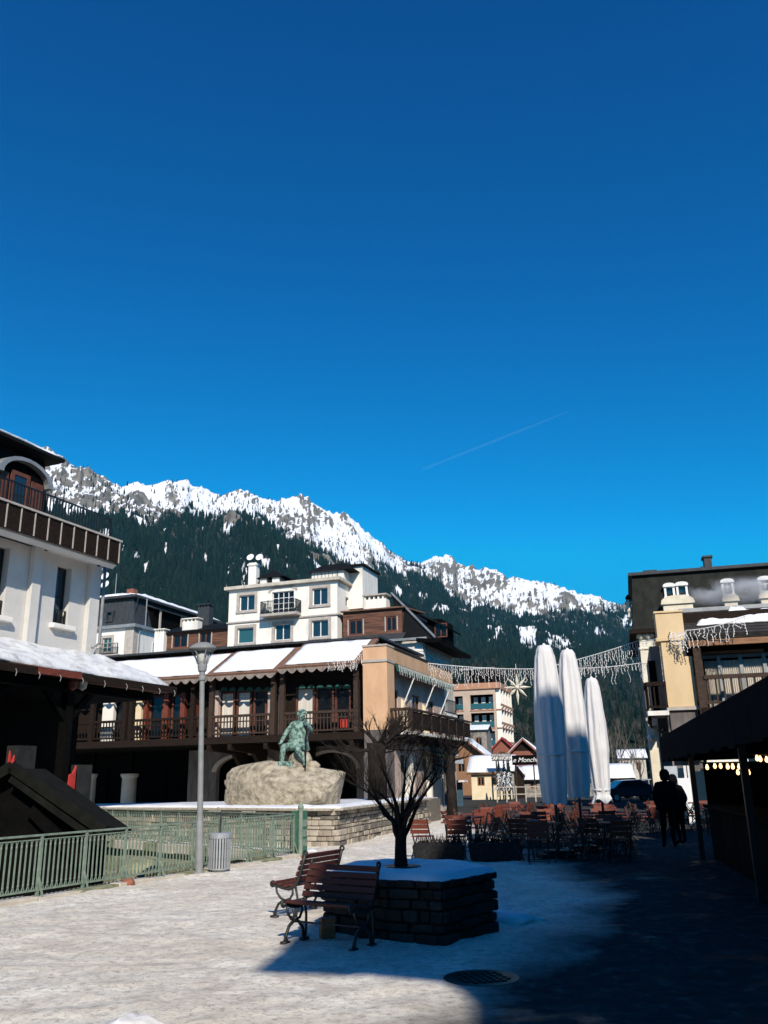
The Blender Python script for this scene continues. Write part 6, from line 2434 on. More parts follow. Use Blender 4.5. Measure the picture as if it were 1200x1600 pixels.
def picket_mesh():
    b = MB()
    b.box(-0.011, 0.011, -0.008, 0.008, 0.16, 0.90)
    for s in (-1, 1):
        b.beam((0, 0, 0.20), (s * 0.030, 0, 0.115), 0.014, 0.014)
        b.beam((0, 0, 0.86), (s * 0.026, 0, 0.93), 0.012, 0.012)
    b.lathe([(0.004, 0.18), (0.017, 0.20), (0.017, 0.22), (0.004, 0.24)], 6)
    b.lathe([(0.004, 0.80), (0.016, 0.82), (0.016, 0.845), (0.004, 0.865)], 6)
    me = bpy.data.meshes.new('picket')
    me.from_pydata(b.v, [], b.f)
    me.materials.append(MATS['green_iron'])
    return me


PICKET = picket_mesh()


def river_fence(name, label, p, q, bay=0.95, pitch=0.104, square=None):
    d = (q - p)
    L = d.length
    t = thing(name, label, 'fence', (p.x, p.y, 0.03), math.atan2(d.y, d.x))
    t.scale = (1, 1, 0.90)
    MB().beam((0, 0, 1.0), (L, 0, 1.0), 0.05, 0.035).build('top_rail', 'green_iron', t, bevel=0.006)
    MB().beam((0, 0, 0.93), (L, 0, 0.93), 0.022, 0.018).build('upper_rail', 'green_iron', t)
    MB().beam((0, 0, 0.11), (L, 0, 0.11), 0.03, 0.03).build('bottom_rail', 'green_iron', t)
    nb = max(1, round(L / bay))
    post = None
    for k in range(nb + 1):
        x = L * k / nb
        if post is None:
            b = MB().box(-0.024, 0.024, -0.02, 0.02, -0.02, 0.99)
            b.beam((0, 0.0, 0.34), (0, -0.13, -0.02), 0.03, 0.02)
            b.box(-0.05, 0.05, -0.17, 0.05, -0.03, -0.005)
            post = b.build('post', 'green_iron', t, loc=(x, 0, 0)).data
        else:
            put('post', post, t, (x, 0, 0))
        if k < nb:
            n = int(round((L / nb) / pitch)) - 1
            for j in range(n):
                put('picket', PICKET, t, (x + (L / nb) * (j + 1) / (n + 1), 0, 0))
    if square:
        for u in square:
            b = MB()
            for (a, c, e, f) in ((-0.3, 0.3, 0.62, 0.66), (-0.3, 0.3, 0.92, 0.96), (-0.3, -0.26, 0.66, 0.92), (0.26, 0.3, 0.66, 0.92)):
                b.box(a, c, -0.05, -0.025, e, f)
            b.build('flower_box_frame', 'pale_stone', t, loc=(u * L, 0, 0.08))
    return t


fd = (FB - FA).normalized()
river_fence('river_fence', 'sunlit green iron railing along the square side of the river', FA - fd * 0.6, FB - fd * 0.12)
d2 = (FARB - FB)
river_fence('bank_fence', 'farther green iron railing on the opposite bank below the terrace', FB + d2.normalized() * 0.25, FARB, 1.1, 0.12, (0.16, 0.30, 0.62))
# green sheet metal cabinet at the corner
cb = thing('corner_cabinet', 'green sheet metal box at the meeting of the two railings', 'cabinet', (FB.x, FB.y, 0), math.atan2(fd.y, fd.x))
MB().box(-0.03, 0.30, -0.13, 0.13, 0.02, 1.0).build('body', 'green_sheet', cb, bevel=0.01)
MB().lathe([(0.055, 0.0), (0.055, 1.05), (0.07, 1.06), (0.07, 1.10), (0.04, 1.16), (0.008, 1.2)], 12, (-0.09, -0.16, 0)).build('corner_post', 'green_iron', cb)
for k in range(3):
    MB().box(0.0, 0.27, -0.138, -0.131, 0.2 + 0.22 * k, 0.36 + 0.22 * k).build('panel', 'green_iron', cb)

# kerb stones under the railings, snow crusted
kerb = MB()
kn = 0
for p, q in ((FA - fd * 6, FB), (FB, FARB)):
    d = (q - p).normalized()
    L = (q - p).length
    n = int(L / 0.9)
    for k in range(n):
        a, b = p + d * (L * k / n + 0.008), p + d * (L * (k + 1) / n - 0.008)
        z = -0.075 + 0.012 * math.sin(kn * 2.1)
        o = MB().beam(Vector((0, 0, 0)), b - a, 0.36, 0.24)
        o.build('kerb_stone', 'pale_stone' if kn % 3 else 'mossy_stone', bpy.data.objects['river_bank'], loc=(a.x, a.y, z), bevel=0.015)
        kn += 1
# ledges of mossy stone below the far railing
dd = d2.normalized()
nn = Vector((-dd.y, dd.x, 0))
if nn.y > 0: nn = -nn
for lvl, (off, z) in enumerate(((0.30, -0.35), (0.75, -0.72), (1.25, -1.1))):
    x = 0.4
    rnd = random.Random(lvl)
    while x < 8:
        w = rnd.uniform(0.6, 1.3)
        a, b = FB + dd * x + nn * off, FB + dd * (x + w - 0.03) + nn * off
        MB().beam(Vector((0, 0, 0)), b - a, 0.55, 0.4).build('ledge_stone', 'mossy_stone', bpy.data.objects['river_bank'], loc=(a.x, a.y, z - 0.2 + rnd.uniform(-0.03, 0.03)), bevel=0.04)
        x += w


def rock_mesh(name, sx_, sy_, sz_, seed, sub=4, rough=0.22, facets=10):
    bm = bmesh.new()
    bmesh.ops.create_icosphere(bm, subdivisions=sub, radius=1.0)
    off = Vector((seed * 7.1, seed * 3.3, seed * 1.7))
    fr_ = random.Random(int(seed * 100))
    planes = []
    for _ in range(facets):
        pn_ = Vector((fr_.gauss(0, 1), fr_.gauss(0, 1), fr_.gauss(0, 1))).normalized()
        planes.append((pn_, fr_.uniform(0.80, 1.02)))
    for v in bm.verts:
        c = v.co.copy()
        # superellipsoid: blocky boulder
        k = (abs(c.x) ** 3.2 + abs(c.y) ** 3.2 + abs(c.z) ** 3.2) ** (-1 / 3.2)
        c = c * k
        n = mnoise.fractal(c * 0.9 + off, 0.9, 2.0, 3) * rough + mnoise.fractal(c * 3.5 + off, 0.8, 2.1, 4) * rough * 0.45
        c = c * (1 + n)
        for pn_, po in planes:
            e = c.dot(pn_) - po
            if e > 0: c = c - pn_ * e * 0.92
        v.co = Vector((c.x * sx_, c.y * sy_, c.z * sz_))
    me = bpy.data.meshes.new(name)
    bm.to_mesh(me)
    bm.free()
    return me


p = on_ground(215, 1372)
mr = link('boulder', rock_mesh('boulder', 0.42, 0.4, 0.34, 5.0, 3), 'mossy_stone', None, True, loc=(p.x - 0.25, p.y + 0.85, -0.02))
tag(mr, 'yellow green mossy boulder behind the river railing', 'boulder')

# ================================================================== timber hut roof on the river side
U_ = Frame(165, 1300, 17.5, -8.0)
hu = thing('river_hut', 'low dark timber hut with a sloping plank roof beside the river', 'hut', U_.loc, U_.ang)


def river_hut():
    a = U_.f(162, 1304)
    b = U_.f(20, 1203)
    e = U_.f(-60, 1240)
    k = (b[1] - a[1]) / (b[0] - a[0])
    for j in range(2):
        y0 = j * 0.62
        s = MB().beam((a[0], y0 + 0.3, a[1]), (b[0], y0 + 0.3, b[1]), 0.60, 0.07)
        s.build('roof_plank', 'hut_wood', hu)
    s = MB().beam((a[0] + 0.05, -0.06, a[1] + 0.06), (b[0], -0.06, b[1] + 0.06), 0.10, 0.20)
    s.build('barge_board', 'hut_wood', hu)
    s = MB().beam((a[0], -0.02, a[1] - 0.16), (b[0], -0.02, b[1] - 0.16), 0.12, 0.12)
    s.build('rafter', 'hut_wood', hu)
    c = U_.f(-90, 1262)
    for j in range(2):
        y0 = j * 0.62
        s = MB().beam((b[0], y0 + 0.3, b[1]), (c[0] - 0.6, y0 + 0.3, c[1] - 0.4), 0.60, 0.07)
        s.build('roof_plank', 'hut_wood', hu)
    s = MB().beam((b[0], -0.06, b[1] + 0.06), (c[0] - 0.6, -0.06, c[1] - 0.34), 0.10, 0.2)
    s.build('barge_board', 'hut_wood', hu)
    s = MB().prism([(a[0] - 0.5, -3.1), (a[0] - 0.5, a[1] - 0.0 + 0.5 * -k - 0.1), (b[0], b[1] - 0.2), (c[0], c[1] - 0.3), (c[0], -3.1)], 0.25, 1.2)
    s.build('wall', 'black_wood', hu)
    s = MB().beam((a[0] - 0.4, 0.15, a[1] - 0.55), (b[0] + 0.4, 0.15, b[1] - 0.75), 0.16, 0.2)
    s.build('tie_beam', 'black_wood', hu)


river_hut()

# ================================================================== statue terrace: wall of rough blocks, boulder, seated bronze figure
WALL = [(-9.6, 31.0), (-5.1, 27.6), (-2.4, 25.2), (-1.5, 24.8), (0.08, 31.0), (1.5, 36.6)]


def statue_terrace():
    t = thing('stone_wall', 'low wall of rough squared stones with snow topped coping under the boulder', 'wall', (0, 0, 0))
    H = 0.95
    poly = [Vector((x, y, 0)) for x, y in WALL]
    core = MB()
    inner = []
    for i, p in enumerate(poly):
        d = ((poly[min(i + 1, len(poly) - 1)] - p).normalized() + (p - poly[max(i - 1, 0)]).normalized()).normalized()
        inner.append(p + Vector((-d.y, d.x, 0)) * 0.16)
    ring = [(p.x, p.y) for p in inner] + [(2.2, 39.5), (-14, 39.5), (-14, 33)]
    core.prism(ring, 0.0, H - 0.06, 'z')
    core.build('core', 'mortar', t)
    rnd = random.Random(21)
    for i in range(len(poly) - 1):
        p, q = poly[i], poly[i + 1]
        d = (q - p).normalized()
        nrm = Vector((d.y, -d.x, 0))
        L = (q - p).length
        ang = math.atan2(d.y, d.x)
        z = -0.05
        tiers = [0.17, 0.13, 0.16, 0.10, 0.15, 0.11, 0.13]
        for k, h in enumerate(tiers):
            x = 0.0 if k % 2 else -0.12
            out = 0.10 if k < 3 else 0.0
            while x < L:
                w = rnd.choice((rnd.uniform(0.14, 0.3), rnd.uniform(0.25, 0.6)))
                x0, x1 = max(x, 0.0), min(x + w, L)
                x += w
                if x1 - x0 < 0.06: continue
                c = p + d * ((x0 + x1) / 2)
                o = rnd.uniform(-0.025, 0.035)
                s = MB().box(-(x1 - x0) / 2 + 0.008, (x1 - x0) / 2 - 0.008, -0.02 - out - o, 0.24, 0.008, h - 0.006)
                s.build('stone', ('wall_stone', 'wall_stone_pale', 'wall_stone_dark')[rnd.choice((0, 0, 1, 1, 2))], t, loc=(c.x, c.y, z), rot=ang + rnd.uniform(-0.04, 0.04), bevel=0.02, seg=2)
            z += h
        # coping with snow
        n = max(1, int(L / 0.8))
        for k in range(n):
            a, b = p + d * (L * k / n), p + d * (L * (k + 1) / n - 0.012)
            MB().beam(Vector((0, 0, 0)), b - a, 0.42, 0.07).build('coping', 'wall_stone_pale', t, loc=(a.x - nrm.x * -0.02, a.y, z + 0.035), bevel=0.012)
        snow_slab(p + nrm * 0.14 + Vector((0, 0, z + 0.075)), q + nrm * 0.14 + Vector((0, 0, z + 0.075)), q - nrm * 0.6 + Vector((0, 0, z + 0.1)), p - nrm * 0.6 + Vector((0, 0, z + 0.1)), 0.06, max(6, int(L / 0.15)), 6, i * 3.1, 0.9).build('snow', 'snow', t, smooth=True)
    top = MB()
    top.prism([(p.x - 0.0, p.y + 0.5) for p in inner] + [(2.1, 39.4), (-13.9, 39.4), (-13.9, 33)], H - 0.05, H - 0.02, 'z')
    top.build('terrace_snow', 'old_snow', t)


statue_terrace()
bc = at(443, 1236, 31.6)
bd = link('memorial_boulder', rock_mesh('memorial_boulder', 2.2, 1.4, 1.04, 2.4, 6, 0.17, 34), 'granite', None, True, loc=(bc.x, bc.y, 1.40), rot=R(-8))
tag(bd, 'huge pale granite boulder on the wall carrying a bronze figure', 'boulder')


def skin_body(name, verts_, edges_, root, m, parent, sub=2, loc=None, rot=None):
    keys = list(verts_)
    me = bpy.data.meshes.new(name)
    me.from_pydata([verts_[k][0] for k in keys], [(keys.index(a), keys.index(b)) for a, b in edges_], [])
    me.materials.append(MATS[m])
    o = bpy.data.objects.new(name, me)
    COL.objects.link(o)
    if parent is not None: o.parent = parent
    if loc is not None: o.location = loc
    if rot is not None: o.rotation_euler = rot
    md = o.modifiers.new('skin', 'SKIN')
    md.use_smooth_shade = True
    for i, k in enumerate(keys):
        r = verts_[k][1]
        sv = me.skin_vertices[0].data[i]
        sv.radius = (r, r) if not isinstance(r, tuple) else r
        sv.use_root = (k == root)
    sb = o.modifiers.new('subd', 'SUBSURF')
    sb.levels = sb.render_levels = sub
    return o


def add_hand(V, E, key, wrist, d, side, s=1.0, curl=0.5):
    """palm and five fingers hanging off a wrist vertex"""
    w = Vector(wrist)
    d = Vector(d).normalized()
    sv = Vector(side).normalized()
    n = d.cross(sv).normalized()
    palm = w + d * 0.055 * s
    V[key + '_palm'] = (palm, 0.027 * s)
    E.append((key, key + '_palm'))
    for i, (o, l) in enumerate(((-0.028, 0.062), (-0.010, 0.074), (0.010, 0.068), (0.027, 0.054))):
        a = palm + sv * o * s + d * 0.035 * s
        b = a + (d * (1 - curl * 0.4) + n * curl * 0.5) * l * 0.55 * s
        c = b + (d * (1 - curl) + n * curl) * l * 0.5 * s
        for nm, q, r in (('a', a, 0.011), ('b', b, 0.009), ('c', c, 0.007)):
            V[f'{key}_f{i}{nm}'] = (q, r * s)
        E += [(key + '_palm', f'{key}_f{i}a'), (f'{key}_f{i}a', f'{key}_f{i}b'), (f'{key}_f{i}b', f'{key}_f{i}c')]
    a = palm - sv * 0.036 * s - d * 0.01 * s
    b = a + (d * 0.8 - sv * 0.5 + n * 0.3) * 0.04 * s
    V[key + '_t0'] = (a, 0.012 * s)
    V[key + '_t1'] = (b, 0.009 * s)
    E += [(key + '_palm', key + '_t0'), (key + '_t0', key + '_t1')]


def statue():
    base = at(460, 1202, 31.3)
    t = thing('bronze_statue', 'green bronze figure seated with a staff on top of the boulder', 'statue', (base.x, base.y, base.z - 0.02), R(-6))
    S = 1.42
    def P_(x, y, z): return (x * S, y * S, z * S)
    V, E = {}, []
    def v(k, x, y, z, r): V[k] = (P_(x, y, z), r * S if not isinstance(r, tuple) else (r[0] * S, r[1] * S))
    v('hip', 0.06, 0.12, 0.58, 0.155)
    v('waist', 0.07, 0.10, 0.78, 0.14)
    v('chest', 0.11, 0.06, 1.00, (0.175, 0.15))
    v('neck', 0.14, 0.03, 1.17, 0.062)
    v('jaw', 0.155, 0.00, 1.24, 0.075)
    v('skull', 0.16, 0.01, 1.33, 0.092)
    v('crown', 0.16, 0.02, 1.385, 0.06)
    v('nose', 0.162, -0.105, 1.285, 0.02)
    v('shL', -0.075, 0.06, 1.08, 0.085)     # viewer's left
    v('elL', -0.25, 0.05, 0.86, 0.060)
    v('wrL', -0.30, -0.16, 0.66, 0.044)
    v('shR', 0.30, 0.05, 1.06, 0.085)
    v('elR', 0.44, -0.08, 0.90, 0.060)
    v('wrR', 0.34, -0.26, 1.12, 0.042)
    v('hpL', -0.05, 0.06, 0.54, 0.115)
    v('knL', -0.22, -0.30, 0.56, 0.085)
    v('anL', -0.27, -0.24, 0.13, 0.056)
    v('toL', -0.31, -0.40, 0.05, 0.045)
    v('hpR', 0.16, 0.06, 0.54, 0.115)
    v('knR', 0.12, -0.34, 0.50, 0.085)
    v('anR', 0.30, -0.22, 0.18, 0.056)
    v('toR', 0.33, -0.38, 0.10, 0.045)
    E += [('hip', 'waist'), ('waist', 'chest'), ('chest', 'neck'), ('neck', 'jaw'), ('jaw', 'skull'), ('skull', 'crown'), ('jaw', 'nose'),
          ('chest', 'shL'), ('shL', 'elL'), ('elL', 'wrL'), ('chest', 'shR'), ('shR', 'elR'), ('elR', 'wrR'),
          ('hip', 'hpL'), ('hpL', 'knL'), ('knL', 'anL'), ('anL', 'toL'), ('hip', 'hpR'), ('hpR', 'knR'), ('knR', 'anR'), ('anR', 'toR')]
    add_hand(V, E, 'wrL', V['wrL'][0], (-0.1, -0.8, -0.5), (1, 0, 0), S, 0.5)
    add_hand(V, E, 'wrR', V['wrR'][0], (-0.5, 0.0, 0.8), (0.6, -0.6, 0.3), S, 0.7)
    skin_body('body', V, E, 'hip', 'bronze', t)
    # hair and beard
    h = MB()
    rnd = random.Random(6)
    for _ in range(90):
        a, b = rnd.uniform(0, 2 * PI), rnd.uniform(-0.3, 1.3)
        c = Vector(P_(0.16, 0.02, 1.325)) + Vector((math.cos(a) * math.cos(b), math.sin(a) * math.cos(b) + 0.25, math.sin(b))) * 0.115 * S
        if c.y < Vector(P_(0, -0.05, 0)).y and c.z < P_(0, 0, 1.33)[2]: continue
        h.lathe([(0.004, -0.03), (0.032, -0.012), (0.032, 0.012), (0.004, 0.03)], 6, c)
    h.build('hair', 'bronze', t, smooth=True)
    # long coat skirts, collar and satchel, rock seat, staff
    c = MB()
    n = 28
    pr = [(1.13, 0.13, 0.11, 0.13, 0.04), (1.08, 0.21, 0.155, 0.11, 0.06), (0.92, 0.225, 0.18, 0.09, 0.07), (0.76, 0.195, 0.17, 0.07, 0.09), (0.64, 0.225, 0.21, 0.06, 0.08), (0.54, 0.25, 0.22, 0.05, 0.10), (0.46, 0.27, 0.23, 0.06, 0.13)]
    rings = []
    for (z, rx, ry, cx, cy) in pr:
        f = 1 + 0.10 * (1.13 - z)
        rings.append([P_(cx + 1.06 * rx * math.cos(2 * PI * k / n) * (1 + 0.05 * math.sin(7 * 2 * PI * k / n + z * 9)), cy + ry * math.sin(2 * PI * k / n) * (1 + 0.06 * math.cos(6 * 2 * PI * k / n + z * 7)), z + 0.02 * math.sin(3 * 2 * PI * k / n)) for k in range(n)])
    c.loft(rings)
    o = c.build('coat', 'bronze', t, smooth=True)
    so = o.modifiers.new('thick', 'SOLIDIFY')
    so.thickness = 0.03
    MB().box(*[x * S for x in (-0.34, 0.02, -0.34, -0.02, 0.02, 0.20)]).build('satchel', 'bronze', t, bevel=0.03)
    MB().tube([P_(0.36, -0.34, 1.02), P_(0.35, -0.36, 0.4), P_(0.34, -0.38, -0.02)], 0.018 * S, 8).build('staff', 'dark_wood', t)
    link('rock_seat', rock_mesh('rock_seat', 0.44, 0.36, 0.38, 9.0, 3, 0.2), 'granite', t, True, loc=P_(0.12, 0.10, 0.20))
    link('rock_step', rock_mesh('rock_step', 0.36, 0.3, 0.2, 11.0, 3, 0.2), 'granite', t, True, loc=P_(0.42, 0.0, 0.06))
    link('rock_plinth', rock_mesh('rock_plinth', 0.85, 0.5, 0.14, 13.0, 3, 0.15), 'granite', t, True, loc=P_(0.02, 0.05, -0.04))


statue()

# curved hand rail where a stair goes down beside the wall
p = on_ground(487, 1312)
hr = thing('stair_rail', 'low curved iron rail at the foot of the stone wall', 'rail', (p.x, p.y, 0), 0.6)
pts = [(-0.75, 0, 0.45), (-0.4, 0, 0.42), (-0.1, 0, 0.33), (0.2, 0, 0.18), (0.42, 0, 0.0)]
MB().tube(pts, 0.022, 6).build('hand_rail', 'black_iron', hr)
for k in range(5):
    x = -0.7 + k * 0.22
    MB().tube([(x, 0, 0), (x, 0, 0.44 - 0.32 * max(0, (x + 0.4)) ** 1.3)], 0.012, 5).build('upright', 'black_iron', hr)

# ================================================================== street lamp and litter bin
lp = on_ground(311, 1366)
la = thing('street_lamp', 'tall grey street lamp with a flared mushroom head beside the railing', 'street lamp', (lp.x, lp.y, 0), 0)
la.rotation_euler = (0, R(-1.6), 0)
zl = at(322, 1003, lp.y).z
MB().lathe([(0.115, 0), (0.115, 0.03), (0.075, 0.05), (0.072, 0.9), (0.058, 0.98), (0.050, zl - 0.78)], 18).build('pole', 'lamp_grey', la, smooth=False)
MB().lathe([(0.058, zl - 0.80), (0.075, zl - 0.78), (0.075, zl - 0.72), (0.06, zl - 0.70), (0.062, zl - 0.62), (0.085, zl - 0.60), (0.10, zl - 0.5), (0.10, zl - 0.44)], 18).build('collar', 'lamp_grey', la)
MB().lathe([(0.10, zl - 0.44), (0.105, zl - 0.36), (0.135, zl - 0.25), (0.12, zl - 0.22)], 18).build('lantern', 'lamp_glass', la, smooth=True)
for k in range(6):
    a = k * PI / 3
    MB().tube([(0.10 * math.cos(a), 0.10 * math.sin(a), zl - 0.45), (0.135 * math.cos(a), 0.135 * math.sin(a), zl - 0.33), (0.24 * math.cos(a), 0.24 * math.sin(a), zl - 0.16)], 0.016, 6).build('arm', 'lamp_grey', la)
MB().lathe([(0.04, zl - 0.22), (0.20, zl - 0.19), (0.29, zl - 0.15), (0.28, zl - 0.12), (0.24, zl - 0.08), (0.13, zl - 0.02), (0.01, zl)], 24).build('head', 'lamp_grey', la, smooth=True)

bp = on_ground(342, 1363)
bi = thing('litter_bin', 'grey slatted metal litter bin beside the street lamp', 'litter bin', (bp.x, bp.y, 0), 0.2)
MB().lathe([(0.185, 0.05), (0.185, 0.62)], 20).build('liner', 'dark_render', bi)
MB().lathe([(0.15, 0.0), (0.15, 0.04), (0.20, 0.05), (0.20, 0.08)], 20).build('foot', 'bin_metal', bi)
MB().lathe([(0.205, 0.62), (0.225, 0.63), (0.225, 0.71), (0.20, 0.73), (0.17, 0.725)], 24).build('rim', 'bin_metal', bi)
sl = None
for k in range(24):
    a = 2 * PI * k / 24
    if sl is None:
        sl = MB().box(-0.017, 0.017, -0.006, 0.006, 0.06, 0.64).build('slat', 'bin_metal', bi, loc=(0.208 * math.cos(a), 0.208 * math.sin(a), 0), rot=a + PI / 2).data
    else:
        put('slat', sl, bi, (0.208 * math.cos(a), 0.208 * math.sin(a), 0), (0, 0, a + PI / 2))
MB().box(-0.02, 0.02, 0.1, 0.14, 0.0, 1.12).box(-0.10, 0.10, 0.11, 0.13, 1.05, 1.10).build('post', 'black_iron', bi)

# ================================================================== hexagonal stone planter with the small bare tree
PLT = [(-0.82, 11.05), (-0.04, 10.26), (0.55, 9.98), (1.22, 10.90), (0.80, 12.0), (-0.50, 12.05)]
PH = 0.66


def planter():
    t = thing('stone_planter', 'hexagonal rough stone planter with snow on top in the shade', 'planter', (0, 0, 0))
    poly = [Vector((x, y, 0)) for x, y in PLT]
    ctr = sum(poly, Vector()) / len(poly)
    inn = [p + (ctr - p).normalized() * 0.13 for p in poly]
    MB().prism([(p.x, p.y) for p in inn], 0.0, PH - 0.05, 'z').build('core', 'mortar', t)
    rnd = random.Random(31)
    for i in range(6):
        p, q = poly[i], poly[(i + 1) % 6]
        d = (q - p).normalized()
        L = (q - p).length
        ang = math.atan2(d.y, d.x)
        z = -0.03
        for k, h in enumerate((0.12, 0.10, 0.13, 0.10, 0.11, 0.09)):
            x = -0.1 if k % 2 else 0.0
            while x < L:
                w = rnd.uniform(0.12, 0.40)
                x0, x1 = max(0, x), min(L, x + w)
                x += w
                if x1 - x0 < 0.05: continue
                c = p + d * ((x0 + x1) / 2)
                o = rnd.uniform(-0.02, 0.035)
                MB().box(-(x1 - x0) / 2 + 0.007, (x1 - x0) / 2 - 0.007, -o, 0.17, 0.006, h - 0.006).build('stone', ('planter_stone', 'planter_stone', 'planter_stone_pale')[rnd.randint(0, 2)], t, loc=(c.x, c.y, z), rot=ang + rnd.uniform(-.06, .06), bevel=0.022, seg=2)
            z += h
    # lumpy snow cover
    bm = bmesh.new()
    n = 40
    rings = 14
    prev = None
    c0 = bm.verts.new((ctr.x, ctr.y, PH + 0.05))
    for r in range(1, rings + 1):
        row = []
        for k in range(n):
            a = 2 * PI * k / n
            dv_ = Vector((math.cos(a), math.sin(a), 0))
            # ray to polygon
            best = 9
            for i in range(6):
                p, q = poly[i], poly[(i + 1) % 6]
                e = q - p
                den = dv_.x * e.y - dv_.y * e.x
                if abs(den) < 1e-9: continue
                w = p - ctr
                s_ = (w.x * e.y - w.y * e.x) / den
                u_ = (w.x * dv_.y - w.y * dv_.x) / den
                if s_ > 0 and -1e-6 <= u_ <= 1 + 1e-6: best = min(best, s_)
            f = r / rings
            q = ctr + dv_ * best * f * (1.0 + 0.03 * fbm1(a * 3, 1.0))
            z = PH + 0.045 * (1 - f ** 5) + 0.035 * fbm1(q.x * 3, q.y * 3, 1.0) * (1 - f ** 3) - (0.05 if r == rings else 0)
            row.append(bm.verts.new((q.x, q.y, z)))
        for k in range(n):
            if prev is None: bm.faces.new((c0, row[k], row[(k + 1) % n]))
            else: bm.faces.new((prev[k], row[k], row[(k + 1) % n], prev[(k + 1) % n]))
        prev = row
    me = bpy.data.meshes.new('snow')
    bm.to_mesh(me)
    bm.free()
    link('snow', me, 'snow', t, True)


planter()


def small_tree():
    b = at(627, 1357, 10.75)
    t = thing('planter_tree', 'small leafless tree with many upswept limbs growing in the stone planter', 'tree', (b.x, b.y, PH - 0.02))
    def q(px, py, dy=0.0):
        p = at(px, py, 10.75 + dy)
        return Vector((p.x - b.x, p.y - b.y, p.z - PH + 0.02))
    tr, tw = MB(), MB()
    tr.tube([q(627, 1360), q(626, 1335), q(626, 1310), q(627, 1290)], [0.085, 0.070, 0.066, 0.070], 10, False)
    limbs = [[(624, 1312, 0), (617, 1295, -0.05), (614, 1278, -0.1), (600, 1266, -0.15), (592, 1248, -0.2), (578, 1232, -0.2), (562, 1222, -0.2)],
             [(625, 1300, 0), (620, 1280, 0.1), (618, 1262, 0.15), (606, 1245, 0.2), (590, 1230, 0.25), (568, 1215, 0.3)],
             [(627, 1295, 0), (628, 1270, 0.05), (629, 1240, 0.05), (632, 1212, 0.1), (634, 1180, 0.1)],
             [(628, 1300, 0), (634, 1275, -0.1), (641, 1262, -0.15), (646, 1240, -0.2), (660, 1215, -0.2), (676, 1195, -0.25)],
             [(628, 1310, 0), (638, 1290, 0.1), (646, 1268, 0.15), (655, 1245, 0.2), (668, 1226, 0.25), (682, 1210, 0.3)],
             [(626, 1290, 0), (620, 1255, -0.1), (612, 1228, -0.15), (604, 1205, -0.2)],
             [(629, 1275, 0), (640, 1248, 0.2), (644, 1218, 0.3), (652, 1190, 0.4)],
             [(622, 1285, 0), (608, 1270, 0.3), (598, 1255, 0.4), (588, 1240, 0.5)],
             [(632, 1270, 0), (650, 1250, -0.3), (664, 1232, -0.4), (672, 1216, -0.5)]]
    rnd = random.Random(17)
    for lm in limbs:
        pts = [q(*a) for a in lm]
        n = len(pts)
        tr.tube(pts, [0.028 * (1 - 0.80 * k / (n - 1)) + 0.003 for k in range(n)], 7, False)
        for k in range(2, n):
            for _ in range(4 if k < n - 1 else 6):
                d = (pts[k] - pts[k - 1]).normalized()
                v = (d + Vector((rnd.uniform(-1, 1), rnd.uniform(-1, 1), rnd.uniform(-0.2, 1.2))) * 0.75).normalized()
                branch(tr, pts[k].copy(), v, rnd.uniform(0.16, 0.34), 0.0048, 3, rnd, 0.75, 3, 0.12, (2, 4), tw, 0.74)
    t.scale = (1, 1, 0.94)
    tr.build('trunk', 'bark', t, smooth=True)
    tw.build('twigs', 'bark', t)
    # dug soil round the stem
    MB().lathe([(0.26, 0.05), (0.22, 0.075), (0.14, 0.08), (0.05, 0.08)], 16, (0, 0, 0)).build('soil', 'wet_black', t)


small_tree()


def pollard(name, label, px, py, Y, z0, h, r, nl, seed, twl, m='bark', spread=1.0):
    b = at(px, py, Y)
    t = thing(name, label, 'tree', (b.x, b.y, z0))
    rnd = random.Random(seed)
    tr, tw = MB(), MB()
    tr.tube([(0, 0, -0.1), (0.02, 0, h * 0.4), (-0.02, 0, h * 0.75), (0, 0, h)], [r * 1.15, r, r * 0.95, r * 1.15], 12, True)
    for k in range(nl):
        a = rnd.uniform(0, 2 * PI)
        d = Vector((math.cos(a) * spread, math.sin(a) * spread, rnd.uniform(-0.15, 0.9))).normalized()
        branch(tr, Vector((0, 0, h * rnd.uniform(0.82, 1.0))), d, twl * rnd.uniform(0.7, 1.1), r * 0.26, 4, rnd, 0.55, 3, 0.10, (3, 3), tw, 0.66)
    tr.build('trunk', m, t, smooth=True)
    tw.build('twigs', m, t)
    return t


pollard('pollard_tree', 'thick pollarded tree with a broom of dark twigs behind the stone wall', 590, 1255, 36.0, 0.9, 2.2, 0.36, 14, 3, 1.1)
pollard('pollard_tree', 'dense dark pollarded tree before the pale blue porch at the street house', 706, 1262, 40.0, 0.0, 2.7, 0.22, 15, 8, 1.0, 'bark', 0.8)

# ================================================================== benches


def scroll(c, r, n=14):
    return [(c[0] + r * math.cos(2 * PI * k / n), c[1] + r * math.sin(2 * PI * k / n)) for k in range(n + 1)]


